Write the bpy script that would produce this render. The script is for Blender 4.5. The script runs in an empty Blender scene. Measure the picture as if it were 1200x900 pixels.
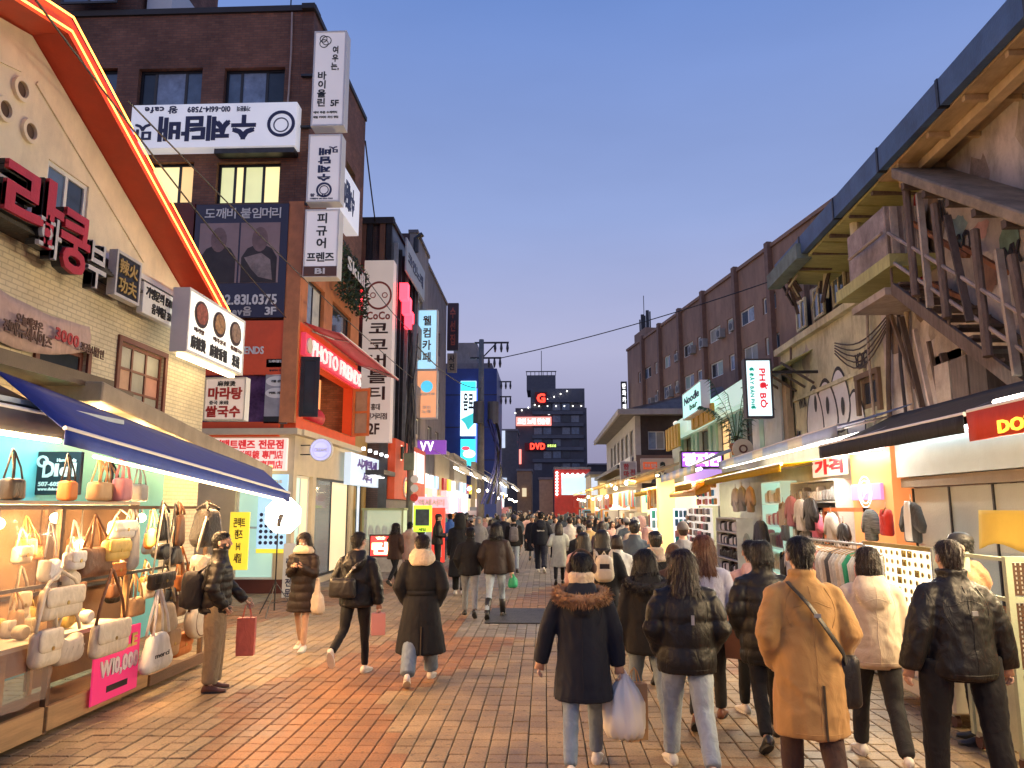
import bpy, bmesh, math, random
from mathutils import Vector, Matrix, noise
random.seed(7)
SC = bpy.context.scene
COL = SC.collection
R = math.radians
# ---------------------------------------------------------------- camera
CAMZ = 2.0; FPX = 901.0; PITCH = math.atan(145/FPX); YAW = math.atan(38/FPX*math.cos(PITCH))
cam = bpy.data.cameras.new('camera'); camo = bpy.data.objects.new('camera', cam); COL.objects.link(camo)
camo.location = (0, 0, CAMZ); camo.rotation_euler = (R(90)+PITCH, 0, YAW)
cam.sensor_fit = 'HORIZONTAL'; cam.sensor_width = 36; cam.lens = 36*FPX/1200; cam.clip_start = .05; cam.clip_end = 2000
SC.camera = camo
# ---------------------------------------------------------------- sky, dusk
w = bpy.data.worlds.new('World'); SC.world = w; w.use_nodes = True
nt = w.node_tree; nt.nodes.clear()
sky = nt.nodes.new('ShaderNodeTexSky'); sky.sky_type = 'NISHITA'; sky.sun_disc = False
sky.sun_elevation = R(1.0); sky.sun_rotation = R(235); sky.altitude = 50; sky.air_density = 1.0; sky.dust_density = .6; sky.ozone_density = 4.0
mixn = nt.nodes.new('ShaderNodeMix'); mixn.data_type = 'RGBA'; mixn.inputs[0].default_value = 0.92
tc = nt.nodes.new('ShaderNodeTexCoord'); sx = nt.nodes.new('ShaderNodeSeparateXYZ')
ramp = nt.nodes.new('ShaderNodeValToRGB')
nt.links.new(tc.outputs['Generated'], sx.inputs[0]); nt.links.new(sx.outputs['Z'], ramp.inputs[0])
els = ramp.color_ramp.elements
els[0].position = 0.0; els[0].color = (1.5, 1.38, 2.2, 1)
els[1].position = 0.62; els[1].color = (.78, 1.42, 3.45, 1)
for p_, c_ in ((.09, (1.95, 1.88, 2.85, 1)), (.2, (2.6, 2.62, 3.8, 1)), (.36, (1.75, 2.25, 4.0, 1))):
    e = els.new(p_); e.color = c_
nzs = nt.nodes.new('ShaderNodeTexNoise'); nzs.inputs['Scale'].default_value = 2.2; nzs.inputs['Detail'].default_value = 5; mps = nt.nodes.new('ShaderNodeMapping'); mps.inputs['Scale'].default_value = (1, 1, 3.5)
nt.links.new(tc.outputs['Generated'], mps.inputs[0]); nt.links.new(mps.outputs[0], nzs.inputs[0])
mrs = nt.nodes.new('ShaderNodeMapRange'); mrs.inputs[1].default_value = .3; mrs.inputs[2].default_value = .7; mrs.inputs[3].default_value = .95; mrs.inputs[4].default_value = 1.06; nt.links.new(nzs.outputs[0], mrs.inputs[0])
vms = nt.nodes.new('ShaderNodeVectorMath'); vms.operation = 'SCALE'; nt.links.new(ramp.outputs[0], vms.inputs[0]); nt.links.new(mrs.outputs[0], vms.inputs['Scale'])
bg = nt.nodes.new('ShaderNodeBackground'); bg.inputs[1].default_value = .125
out = nt.nodes.new('ShaderNodeOutputWorld')
nt.links.new(sky.outputs[0], mixn.inputs[6]); nt.links.new(vms.outputs[0], mixn.inputs[7])
nt.links.new(mixn.outputs[2], bg.inputs[0]); nt.links.new(bg.outputs[0], out.inputs[0])
sl = bpy.data.lights.new('sun', 'SUN'); sl.energy = .12; sl.angle = R(20); sl.color = (1, .78, .7)
so = bpy.data.objects.new('sun', sl); COL.objects.link(so); so.rotation_euler = (R(72), 0, R(-40))
SC.view_settings.view_transform = 'Standard'; SC.view_settings.look = 'None'; SC.view_settings.gamma = 1
SC.view_settings.exposure = 0.6
SC.render.engine = 'CYCLES'
SC.cycles.max_bounces = 5; SC.cycles.diffuse_bounces = 3; SC.cycles.glossy_bounces = 2; SC.cycles.transmission_bounces = 3
SC.cycles.transparent_max_bounces = 8; SC.cycles.caustics_reflective = False; SC.cycles.caustics_refractive = False
SC.cycles.sample_clamp_indirect = 3.0; SC.cycles.use_denoising = True; SC.cycles.use_light_tree = True
# ---------------------------------------------------------------- photograph geometry: pixel -> place
_F = Vector((-math.sin(YAW)*math.cos(PITCH), math.cos(YAW)*math.cos(PITCH), math.sin(PITCH)))
_Rt = Vector((math.cos(YAW), math.sin(YAW), 0)); _U = _Rt.cross(_F)
CP = Vector((0, 0, CAMZ))
def ray(u, v): return _F + _Rt*((u-600)/FPX) + _U*((450-v)/FPX)
def ony(u, v, Y): d = ray(u, v); return CP + d*(Y/d.y)
def onx(u, v, X): d = ray(u, v); return CP + d*(X/d.x)
def ground(u, v): d = ray(u, v); return CP + d*(-CAMZ/d.z)
# ---------------------------------------------------------------- materials
MATS = {}
def _nodes(name):
    m = bpy.data.materials.new(name); m.use_nodes = True
    n = m.node_tree; return m, n, n.nodes['Principled BSDF']
def M(name, col, rough=.6, var=.18, scale=3.0, bump=.15, bscale=40, metal=0, stretch=None, dirt=0, spec=.5, alpha=1, trans=0, coat=0):
    """painted / plain surface: colour broken up by two noises, fine relief, optional streaks of dirt"""
    if name in MATS: return MATS[name]
    m, n, b = _nodes(name); L = n.links.new
    tcn = n.nodes.new('ShaderNodeTexCoord'); mp = n.nodes.new('ShaderNodeMapping'); L(tcn.outputs['Object'], mp.inputs[0])
    if stretch: mp.inputs['Scale'].default_value = stretch
    nz = n.nodes.new('ShaderNodeTexNoise'); nz.inputs['Scale'].default_value = scale; nz.inputs['Detail'].default_value = 6; nz.inputs['Roughness'].default_value = .65
    L(mp.outputs[0], nz.inputs[0])
    rp = n.nodes.new('ShaderNodeValToRGB'); c = Vector(col)
    rp.color_ramp.elements[0].position = .3; rp.color_ramp.elements[1].position = .72
    rp.color_ramp.elements[0].color = (*(c*(1-var)), 1); rp.color_ramp.elements[1].color = (*[min(1, x*(1+var)) for x in c], 1)
    L(nz.outputs[0], rp.inputs[0]); src = rp.outputs[0]
    if dirt:
        d = n.nodes.new('ShaderNodeTexNoise'); d.inputs['Scale'].default_value = 1.1; d.inputs['Detail'].default_value = 8; d.inputs['Roughness'].default_value = .7
        mp2 = n.nodes.new('ShaderNodeMapping'); mp2.inputs['Scale'].default_value = (1.7, 1.7, .75); L(tcn.outputs['Object'], mp2.inputs[0]); L(mp2.outputs[0], d.inputs[0])
        r2 = n.nodes.new('ShaderNodeValToRGB'); r2.color_ramp.elements[0].position = .46; r2.color_ramp.elements[1].position = .7
        r2.color_ramp.elements[0].color = (0, 0, 0, 1); r2.color_ramp.elements[1].color = (dirt, dirt, dirt, 1); L(d.outputs[0], r2.inputs[0])
        mx = n.nodes.new('ShaderNodeMix'); mx.data_type = 'RGBA'; mx.inputs[7].default_value = (*(c*.22 + Vector((.02, .012, .006))), 1)
        L(r2.outputs[0], mx.inputs[0]); L(src, mx.inputs[6]); src = mx.outputs[2]
    L(src, b.inputs['Base Color'])
    b.inputs['Roughness'].default_value = rough; b.inputs['Metallic'].default_value = metal
    b.inputs['Specular IOR Level'].default_value = spec; b.inputs['Coat Weight'].default_value = coat
    b.inputs['Alpha'].default_value = alpha; b.inputs['Transmission Weight'].default_value = trans
    if bump:
        n2 = n.nodes.new('ShaderNodeTexNoise'); n2.inputs['Scale'].default_value = bscale; n2.inputs['Detail'].default_value = 3; L(mp.outputs[0], n2.inputs[0])
        bp = n.nodes.new('ShaderNodeBump'); bp.inputs['Strength'].default_value = bump; bp.inputs['Distance'].default_value = .02
        L(n2.outputs[0], bp.inputs['Height']); L(bp.outputs[0], b.inputs['Normal'])
    MATS[name] = m; return m
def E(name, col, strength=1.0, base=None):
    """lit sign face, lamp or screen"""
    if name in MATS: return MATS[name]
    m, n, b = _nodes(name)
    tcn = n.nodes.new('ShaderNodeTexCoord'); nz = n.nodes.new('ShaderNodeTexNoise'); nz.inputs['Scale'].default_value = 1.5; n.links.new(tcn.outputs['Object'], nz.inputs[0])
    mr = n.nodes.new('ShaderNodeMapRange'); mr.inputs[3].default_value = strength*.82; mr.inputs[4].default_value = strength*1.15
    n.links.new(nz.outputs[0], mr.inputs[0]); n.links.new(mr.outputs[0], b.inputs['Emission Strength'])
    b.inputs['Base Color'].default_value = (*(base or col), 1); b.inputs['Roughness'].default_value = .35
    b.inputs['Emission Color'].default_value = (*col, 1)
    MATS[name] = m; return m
def fabric(name, col, rough=.85, wr=.5, sheen=.2, scale=9, fine=260, stretch=(1, 1, .6), var=.13, transl=0):
    if name in MATS: return MATS[name]
    m, n, b = _nodes(name); L = n.links.new; c = Vector(col)
    tcn = n.nodes.new('ShaderNodeTexCoord'); mp = n.nodes.new('ShaderNodeMapping'); mp.inputs['Scale'].default_value = stretch; L(tcn.outputs['Object'], mp.inputs[0])
    nz = n.nodes.new('ShaderNodeTexNoise'); nz.inputs['Scale'].default_value = scale; nz.inputs['Detail'].default_value = 4; nz.inputs['Distortion'].default_value = 1.2; L(mp.outputs[0], nz.inputs[0])
    n3 = n.nodes.new('ShaderNodeTexNoise'); n3.inputs['Scale'].default_value = fine; L(tcn.outputs['Object'], n3.inputs[0])
    rp = n.nodes.new('ShaderNodeValToRGB'); rp.color_ramp.elements[0].position = .35; rp.color_ramp.elements[1].position = .7
    rp.color_ramp.elements[0].color = (*(c*(1-var)), 1); rp.color_ramp.elements[1].color = (*(c*(1+var*.7)), 1)
    if transl:
        tb_ = n.nodes.new('ShaderNodeBsdfTranslucent'); tb_.inputs[0].default_value = (*c, 1); mxs = n.nodes.new('ShaderNodeMixShader'); mxs.inputs[0].default_value = transl
        L(b.outputs[0], mxs.inputs[1]); L(tb_.outputs[0], mxs.inputs[2]); L(mxs.outputs[0], n.nodes['Material Output'].inputs[0])
    ad = n.nodes.new('ShaderNodeMath'); ad.operation = 'MULTIPLY_ADD'; ad.inputs[1].default_value = .25; L(n3.outputs[0], ad.inputs[0]); L(nz.outputs[0], ad.inputs[2])
    sb = n.nodes.new('ShaderNodeMath'); sb.operation = 'SUBTRACT'; sb.inputs[1].default_value = .1; L(ad.outputs[0], sb.inputs[0])
    L(sb.outputs[0], rp.inputs[0]); L(rp.outputs[0], b.inputs['Base Color'])
    bp = n.nodes.new('ShaderNodeBump'); bp.inputs['Strength'].default_value = wr; bp.inputs['Distance'].default_value = .035; L(nz.outputs[0], bp.inputs['Height'])
    b2 = n.nodes.new('ShaderNodeBump'); b2.inputs['Strength'].default_value = .12; b2.inputs['Distance'].default_value = .004; L(n3.outputs[0], b2.inputs['Height']); L(bp.outputs[0], b2.inputs['Normal'])
    L(b2.outputs[0], b.inputs['Normal']); b.inputs['Roughness'].default_value = rough
    b.inputs['Sheen Weight'].default_value = sheen; b.inputs['Sheen Roughness'].default_value = .5; b.inputs['Specular IOR Level'].default_value = .3
    MATS[name] = m; return m
def hairmat(name, col):
    if name in MATS: return MATS[name]
    m, n, b = _nodes(name); L = n.links.new; c = Vector(col)
    tcn = n.nodes.new('ShaderNodeTexCoord'); mp = n.nodes.new('ShaderNodeMapping'); mp.inputs['Scale'].default_value = (60, 60, 4); L(tcn.outputs['Object'], mp.inputs[0])
    nz = n.nodes.new('ShaderNodeTexNoise'); nz.inputs['Scale'].default_value = 3; nz.inputs['Detail'].default_value = 5; L(mp.outputs[0], nz.inputs[0])
    rp = n.nodes.new('ShaderNodeValToRGB'); rp.color_ramp.elements[0].position = .3; rp.color_ramp.elements[1].position = .75
    rp.color_ramp.elements[0].color = (*(c*.5), 1); rp.color_ramp.elements[1].color = (*(c*1.8), 1); L(nz.outputs[0], rp.inputs[0]); L(rp.outputs[0], b.inputs['Base Color'])
    bp = n.nodes.new('ShaderNodeBump'); bp.inputs['Strength'].default_value = .6; bp.inputs['Distance'].default_value = .01; L(nz.outputs[0], bp.inputs['Height']); L(bp.outputs[0], b.inputs['Normal'])
    b.inputs['Roughness'].default_value = .42; b.inputs['Specular IOR Level'].default_value = .4
    MATS[name] = m; return m
def brickmat(name, c1, c2, mortar, bw=.21, bh=.07, bump=.5, dirt=.5):
    if name in MATS: return MATS[name]
    m, n, b = _nodes(name); L = n.links.new
    tcn = n.nodes.new('ShaderNodeTexCoord'); sp = n.nodes.new('ShaderNodeSeparateXYZ'); cb = n.nodes.new('ShaderNodeCombineXYZ'); ad = n.nodes.new('ShaderNodeMath')
    L(tcn.outputs['Object'], sp.inputs[0]); L(sp.outputs[0], ad.inputs[0]); L(sp.outputs[1], ad.inputs[1]); L(ad.outputs[0], cb.inputs[0]); L(sp.outputs[2], cb.inputs[1])
    bt = n.nodes.new('ShaderNodeTexBrick'); bt.inputs['Scale'].default_value = 1; bt.inputs['Brick Width'].default_value = bw; bt.inputs['Row Height'].default_value = bh
    bt.inputs['Mortar Size'].default_value = .008; bt.inputs['Color1'].default_value = (*c1, 1); bt.inputs['Color2'].default_value = (*c2, 1); bt.inputs['Mortar'].default_value = (*mortar, 1)
    L(cb.outputs[0], bt.inputs[0])
    nz = n.nodes.new('ShaderNodeTexNoise'); nz.inputs['Scale'].default_value = .9; nz.inputs['Detail'].default_value = 7; nz.inputs['Roughness'].default_value = .7; L(tcn.outputs['Object'], nz.inputs[0])
    mr = n.nodes.new('ShaderNodeMapRange'); mr.inputs[1].default_value = .3; mr.inputs[2].default_value = .7; mr.inputs[3].default_value = 1-dirt; mr.inputs[4].default_value = 1.15; L(nz.outputs[0], mr.inputs[0])
    vm = n.nodes.new('ShaderNodeVectorMath'); vm.operation = 'SCALE'; L(bt.outputs[0], vm.inputs[0]); L(mr.outputs[0], vm.inputs['Scale']); L(vm.outputs[0], b.inputs['Base Color'])
    bp = n.nodes.new('ShaderNodeBump'); bp.invert = True; bp.inputs['Strength'].default_value = bump; bp.inputs['Distance'].default_value = .01; L(bt.outputs['Fac'], bp.inputs['Height']); L(bp.outputs[0], b.inputs['Normal'])
    b.inputs['Roughness'].default_value = .8; MATS[name] = m; return m
def glassmat(name, col=(.6, .7, .75), alpha=.35, rough=.05):
    if name in MATS: return MATS[name]
    m, n, b = _nodes(name); b.inputs['Base Color'].default_value = (*col, 1); b.inputs['Alpha'].default_value = alpha; b.inputs['Roughness'].default_value = rough
    nz = n.nodes.new('ShaderNodeTexNoise'); nz.inputs['Scale'].default_value = 2.5; bp = n.nodes.new('ShaderNodeBump'); bp.inputs['Strength'].default_value = .05; bp.inputs['Distance'].default_value = .05
    n.links.new(nz.outputs[0], bp.inputs['Height']); n.links.new(bp.outputs[0], b.inputs['Normal'])
    MATS[name] = m; return m
# ---------------------------------------------------------------- objects
def tag(o, label=None, cat=None, group=None, kind=None):
    if label: o['label'] = label
    if cat: o['category'] = cat
    if group: o['group'] = group
    if kind: o['kind'] = kind
    return o
def put(o, parent=None):
    COL.objects.link(o)
    if parent is not None:
        o.parent = parent; o.matrix_parent_inverse = Matrix.Translation(-WLOC[parent.name])
    WLOC[o.name] = (WLOC[parent.name] if parent is not None else Vector((0, 0, 0))) if o.type != 'EMPTY' else Vector(o.location)
    if o.type != 'EMPTY': WLOC[o.name] = Vector((0, 0, 0))
    return o
WLOC = {}
def thing(name, loc, label, cat, group=None, kind=None):
    o = bpy.data.objects.new(name, None); o.empty_display_size = .2; o.location = loc; COL.objects.link(o); WLOC[o.name] = Vector(loc)
    return tag(o, label, cat, group, kind)
class MB:
    """collects shapes into one mesh"""
    def __init__(s): s.v = []; s.f = []; s.mi = []; s.cur = 0
    def poly(s, pts):
        k = len(s.v); s.v += [tuple(p) for p in pts]; s.f.append(tuple(range(k, k+len(pts)))); s.mi.append(s.cur)
    def box(s, x0, x1, y0, y1, z0, z1):
        s.hexa([Vector((x, y, z)) for z in (z0, z1) for x, y in ((x0, y0), (x1, y0), (x1, y1), (x0, y1))])
    def hexa(s, p):                                     # 4 bottom (ccw), 4 top
        k = len(s.v); s.v += [tuple(q) for q in p]
        for f in ((3, 2, 1, 0), (4, 5, 6, 7), (0, 1, 5, 4), (1, 2, 6, 5), (2, 3, 7, 6), (3, 0, 4, 7)):
            s.f.append(tuple(k+i for i in f)); s.mi.append(s.cur)
    def bar(s, a, b, w, h=None):                        # rectangular bar from a to b
        a = Vector(a); b = Vector(b); h = h or w; d = (b-a).normalized(); up = Vector((0, 0, 1)) if abs(d.z) < .95 else Vector((0, 1, 0))
        r = d.cross(up).normalized()*(w/2); q = r.cross(d).normalized()*(h/2)
        s.hexa([a-r-q, a+r-q, b+r-q, b-r-q, a-r+q, a+r+q, b+r+q, b-r+q])
    def tube(s, pts, rad, n=8, cap=True):
        pts = [Vector(p) for p in pts]; rad = rad if isinstance(rad, (list, tuple)) else [rad]*len(pts); k = len(s.v); prev = None
        for i, p in enumerate(pts):
            d = (pts[min(i+1, len(pts)-1)]-pts[max(i-1, 0)])
            d = d.normalized() if d.length > 1e-9 else Vector((0, 0, 1))
            if prev is None:
                r = d.cross(Vector((0, 0, 1)) if abs(d.z) < .9 else Vector((0, 1, 0))).normalized()
            else:
                r = prev - d*prev.dot(d); r = r.normalized() if r.length > 1e-6 else d.orthogonal().normalized()
            prev = r; q = d.cross(r)
            rr = rad[i] if isinstance(rad[i], (tuple, list)) else (rad[i], rad[i])
            for j in range(n):
                a = 2*math.pi*j/n; s.v.append(tuple(p + r*(math.cos(a)*rr[0]) + q*(math.sin(a)*rr[1])))
        for i in range(len(pts)-1):
            for j in range(n):
                a = k+i*n+j; b = k+i*n+(j+1) % n; s.f.append((a, b, b+n, a+n)); s.mi.append(s.cur)
        if cap:
            s.f.append(tuple(k+n-1-j for j in range(n))); s.mi.append(s.cur)
            e = k+(len(pts)-1)*n; s.f.append(tuple(e+j for j in range(n))); s.mi.append(s.cur)
    def rings(s, rings, cap=True):                      # list of rings (lists of points)
        k = len(s.v); n = len(rings[0])
        for r in rings: s.v += [tuple(p) for p in r]
        for i in range(len(rings)-1):
            for j in range(n):
                a = k+i*n+j; b = k+i*n+(j+1) % n; s.f.append((a, b, b+n, a+n)); s.mi.append(s.cur)
        if cap:
            s.f.append(tuple(k+n-1-j for j in range(n))); s.mi.append(s.cur)
            e = k+(len(rings)-1)*n; s.f.append(tuple(e+j for j in range(n))); s.mi.append(s.cur)
    def ball(s, c, r, nu=12, nv=8):
        c = Vector(c); r = Vector(r) if isinstance(r, (tuple, list, Vector)) else Vector((r, r, r))
        rg = []
        for i in range(nv+1):
            t = math.pi*(i/nv*.98+.01)
            rg.append([c+Vector((r.x*math.sin(t)*math.cos(2*math.pi*j/nu), r.y*math.sin(t)*math.sin(2*math.pi*j/nu), -r.z*math.cos(t))) for j in range(nu)])
        s.rings(rg)
    def xf(s, m):
        s.v = [tuple(m @ Vector(p)) for p in s.v]; return s
    def mesh(s, name, mats):
        me = bpy.data.meshes.new(name); me.from_pydata(s.v, [], s.f)
        for m in (mats if isinstance(mats, (list, tuple)) else [mats]): me.materials.append(m)
        if any(s.mi): me.polygons.foreach_set('material_index', s.mi)
        me.update(); return me
    def build(s, name, mats, parent=None, smooth=False, bevel=0, fix=False):
        me = s.mesh(name, mats)
        if bevel or fix or smooth:
            bm = bmesh.new(); bm.from_mesh(me)
            if smooth: bmesh.ops.remove_doubles(bm, verts=bm.verts, dist=1e-5)
            if fix: bmesh.ops.recalc_face_normals(bm, faces=bm.faces)
            if bevel: bmesh.ops.bevel(bm, geom=bm.edges[:], offset=bevel, segments=1, affect='EDGES', clamp_overlap=True)
            bm.to_mesh(me); bm.free()
        if smooth: me.shade_smooth()
        o = bpy.data.objects.new(name, me); put(o, parent); return o
# lettering: every glyph is made once, words are set from the glyphs when the scene is finished (flush_lettering)
_JOBS = []
def lettering(s, P, U, V, N, mat, parent, bold=.02, depth=.012, rot=0, name='lettering', line=1.0):
    """text stretched into the parallelogram P, P+U, P+V; raised along N"""
    me = bpy.data.meshes.new(name); me.materials.append(mat); o = bpy.data.objects.new(name, me); put(o, parent)
    bold = min((.0, .012, .024, .04), key=lambda q: abs(q-bold))
    _JOBS.append((me, s, Vector(P), Vector(U), Vector(V), Vector(N), bold, depth, rot, line)); return o
def flush_lettering():
    GL = {}
    for bd in (0,):
        chars = sorted(set(c for j in _JOBS for c in j[1] if c not in ' \n'))
        c = bpy.data.curves.new('glyphs', 'FONT'); c.body = '\n'.join(chars); c.resolution_u = 2; c.offset = bd; c.extrude = .05; c.space_line = 3
        o = bpy.data.objects.new('tmp', c); me = bpy.data.meshes.new_from_object(o)
        per = {i: ([], [], {}) for i in range(len(chars))}
        vl = [(v.co.x, v.co.y, v.co.z) for v in me.vertices]; li = [min(len(chars)-1, max(0, round((.35-v[1])/3))) for v in vl]
        for p in me.polygons:
            vs = list(p.vertices); g = per[li[vs[0]]]
            for k in vs:
                if k not in g[2]: g[2][k] = len(g[0]); g[0].append((vl[k][0], vl[k][1]+3*li[k], vl[k][2]))
            g[1].append([g[2][k] for k in vs])
        for i, ch in enumerate(chars): GL[bd, ch] = per[i][:2]
        bpy.data.objects.remove(o); bpy.data.curves.remove(c); bpy.data.meshes.remove(me)
    for me, s, P, U, V, N, bd, depth, rot, line in _JOBS:
        vs = []; fs = []; rows = s.split('\n'); wid = []
        for r, row in enumerate(rows):
            x = 0; st = len(vs)
            for ch in row:
                if ch == ' ': x += .32; continue
                gv, gf = GL[0, ch]
                if not gv: continue
                x0 = min(q[0] for q in gv); x1 = max(q[0] for q in gv); k = len(vs)
                for c_, (dx, dy) in enumerate(((0, 0), (bd, bd), (-bd, bd), (bd, -bd), (-bd, -bd)) if bd else ((0, 0),)):      # heavier weights: the glyph repeated a hair apart
                    k = len(vs); vs += [(q[0]-x0+x+dx, q[1]-r*1.16*line+dy, q[2]*(1+.04*c_)) for q in gv]; fs += [[k+i for i in f] for f in gf]
                x += x1-x0+.075+bd
            wid.append((st, len(vs), x-.075))
        mw = max(q[2] for q in wid)
        for st, en_, wd in wid:
            for k in range(st, en_): vs[k] = (vs[k][0]+(mw-wd)/2, vs[k][1], vs[k][2])
        y0 = min(q[1] for q in vs); y1 = max(q[1] for q in vs); x0 = min(q[0] for q in vs); x1 = max(q[0] for q in vs); z1 = max(q[2] for q in vs) or 1
        res = []
        for q in vs:
            x, y, z = (q[0]-x0)/max(x1-x0, .01), (q[1]-y0)/max(y1-y0, .01), q[2]/z1
            if rot == 180: x, y = 1-x, 1-y
            elif rot == 90: x, y = y, 1-x
            res.append(tuple(P + U*x + V*y + N*((z*.5+.5)*depth+.002)))
        me.from_pydata(res, [], fs); me.update()
class Fac:
    """a vertical plane: origin, horizontal direction u, outward normal n"""
    def __init__(s, o, u, n): s.o = Vector(o); s.u = Vector(u).normalized(); s.n = Vector(n).normalized()
    def P(s, u, z, n=0): return s.o + s.u*u + s.n*n + Vector((0, 0, z))
    def px(s, x, y, n=0):
        d = ray(x, y); o = s.o + s.n*n; t = (o-CP).dot(s.n)/d.dot(s.n); p = CP + d*t - o; return p.dot(s.u), p.z + o.z
    def rect(s, x0, y0, x1, y1, n=0):
        ym = (y0+y1)/2; xm = (x0+x1)/2
        ua = s.px(x0, ym, n)[0]; ub = s.px(x1, ym, n)[0]; za = s.px(xm, y1, n)[1]; zb = s.px(xm, y0, n)[1]
        return min(ua, ub), max(ua, ub), za, zb
    def box(s, mb, u0, u1, z0, z1, n0, n1):
        a = [s.P(u, z, n) for z in (z0, z1) for u, n in ((u0, n0), (u1, n0), (u1, n1), (u0, n1))]
        if s.u.cross(s.n).z < 0: a = [a[i] for i in (3, 2, 1, 0, 7, 6, 5, 4)]
        mb.hexa(a)
    def part(s, name, u0, u1, z0, z1, n0, n1, mat, parent=None, bevel=0):
        b = MB(); s.box(b, u0, u1, z0, z1, n0, n1); return b.build(name, mat, parent, bevel=bevel)
    def flip(s): return s.u.dot((-s.n).cross(Vector((0, 0, 1)))) < 0          # u runs right to left for someone facing the plane
    def text(s, t, u0, u1, z0, z1, n, mat, parent, **k):
        if s.flip(): u0, u1 = u1, u0
        return lettering(t, s.P(u0, z0, n), s.u*(u1-u0), Vector((0, 0, z1-z0)), s.n, mat, parent, **k)
    def disc(s, name, u, z, r, n0, n1, mat, parent, seg=24, rz=None):
        b = MB(); rz = rz or r
        b.rings([[s.P(u+r*math.cos(2*math.pi*i/seg), z+rz*math.sin(2*math.pi*i/seg), n) for i in range(seg)] for n in (n0, n1)]); return b.build(name, mat, parent, fix=True)
    def ring(s, name, u, z, r, w_, n0, n1, mat, parent, seg=28, rz=None):
        b = MB(); rz = rz or r; k = 0
        rg = []
        for rr, nn in ((r, n0), (r, n1), (r-w_, n1), (r-w_, n0)):
            rg.append([s.P(u+rr*math.cos(2*math.pi*i/seg), z+rr*rz/r*math.sin(2*math.pi*i/seg), nn) for i in range(seg)])
        b.rings(rg, cap=False); return b.build(name, mat, parent, fix=True)
    def wall(s, name, u0, u1, z0, z1, holes, mat, parent, th=.3, top=None):
        """wall slab with rectangular openings (u0,u1,z0,z1); top(u) optional gable height"""
        us = sorted(set([u0, u1]+[min(max(h[i], u0), u1) for h in holes for i in (0, 1)])); zs = sorted(set([z0, z1]+[min(max(h[i], z0), z1) for h in holes for i in (2, 3)]))
        solid = {}
        for i in range(len(us)-1):
            for j in range(len(zs)-1):
                uc = (us[i]+us[i+1])/2; zc = (zs[j]+zs[j+1])/2
                solid[i, j] = not any(h[0] < uc < h[1] and h[2] < zc < h[3] for h in holes)
        b = MB()
        def q(*p): b.poly([s.P(*x) for x in p])
        for (i, j), ok in solid.items():
            if not ok: continue
            a, c, d, e = us[i], us[i+1], zs[j], zs[j+1]
            q((a, d, 0), (c, d, 0), (c, e, 0), (a, e, 0)); q((a, d, -th), (a, e, -th), (c, e, -th), (c, d, -th))
            if not solid.get((i-1, j)): q((a, d, 0), (a, e, 0), (a, e, -th), (a, d, -th))
            if not solid.get((i+1, j)): q((c, d, 0), (c, d, -th), (c, e, -th), (c, e, 0))
            if not solid.get((i, j-1)): q((a, d, 0), (a, d, -th), (c, d, -th), (c, d, 0))
            if not solid.get((i, j+1)): q((a, e, 0), (c, e, 0), (c, e, -th), (a, e, -th))
        return b.build(name, mat, parent, fix=True)
    def window(s, h, parent, frame, pane, cols=2, rows=1, fw=.06, inset=.12, sill=None, splits=None, name='window', back=None, room=None):
        """window in the opening h: frame with a pane object for every light"""
        u0, u1, z0, z1 = h; b = MB(); n0, n1 = -inset-.05, -inset
        f = fw
        s.box(b, u0, u1, z0, z0+f, n0, n1); s.box(b, u0, u1, z1-f, z1, n0, n1); s.box(b, u0, u0+f, z0+f, z1-f, n0, n1); s.box(b, u1-f, u1, z0+f, z1-f, n0, n1)
        cu = [u0+f+(u1-u0-2*f)*x for x in ([0]+(splits or [i/cols for i in range(1, cols)])+[1])]; cols = len(cu)-1
        cz = [z0+f+(z1-z0-2*f)*i/rows for i in range(rows+1)]; g = f*.5
        for x in cu[1:-1]: s.box(b, x-g, x+g, z0+f, z1-f, n0, n1-.004)
        for x in cz[1:-1]: s.box(b, u0+f, u1-f, x-g*.8, x+g*.8, n0, n1-.007)
        o = b.build(name, frame, parent)
        for i in range(cols):
            for j in range(rows):
                pm = pane[(i+j*cols) % len(pane)] if isinstance(pane, (list, tuple)) else pane
                s.part('pane', cu[i]+.002, cu[i+1]-.002, cz[j]+.002, cz[j+1]-.002, n0+.012, n0+.026, pm, o)
        if sill: s.part('sill', u0-.08, u1+.08, z0-.09, z0-.004, -.06, .09, sill, o)
        if room:
            dp = 1.2; b = MB()
            for q_ in (((u0, z0, -dp), (u1, z0, -dp), (u1, z1, -dp), (u0, z1, -dp)),): b.poly([s.P(*x) for x in q_])
            b.build('room_back', room, o)
        return o
XM, YM = (1, 0, 0), (0, 1, 0)
def FX(X): return Fac((X, 0, 0), (0, 1, 0), (1, 0, 0) if X < 0 else (-1, 0, 0))
def FY(Y): return Fac((0, Y, 0), (1, 0, 0), (0, -1, 0))
WHITE = M('white_paint', (.75, .74, .7), .5, .06); BLACK = M('black_paint', (.02, .02, .022), .45, .2); DKMET = M('dark_metal', (.05, .05, .055), .4, .3, metal=.6)
GALV = M('galvanised_steel', (.42, .42, .42), .4, .25, metal=.8); INKBLACK = M('ink_black', (.015, .015, .018), .5, .1, bump=0); INKNAVY = M('ink_navy', (.02, .025, .09), .5, .1, bump=0)
INKRED = M('ink_red', (.45, .03, .035), .5, .1, bump=0); INKBROWN = M('ink_brown', (.12, .05, .03), .5, .1, bump=0)
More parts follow.
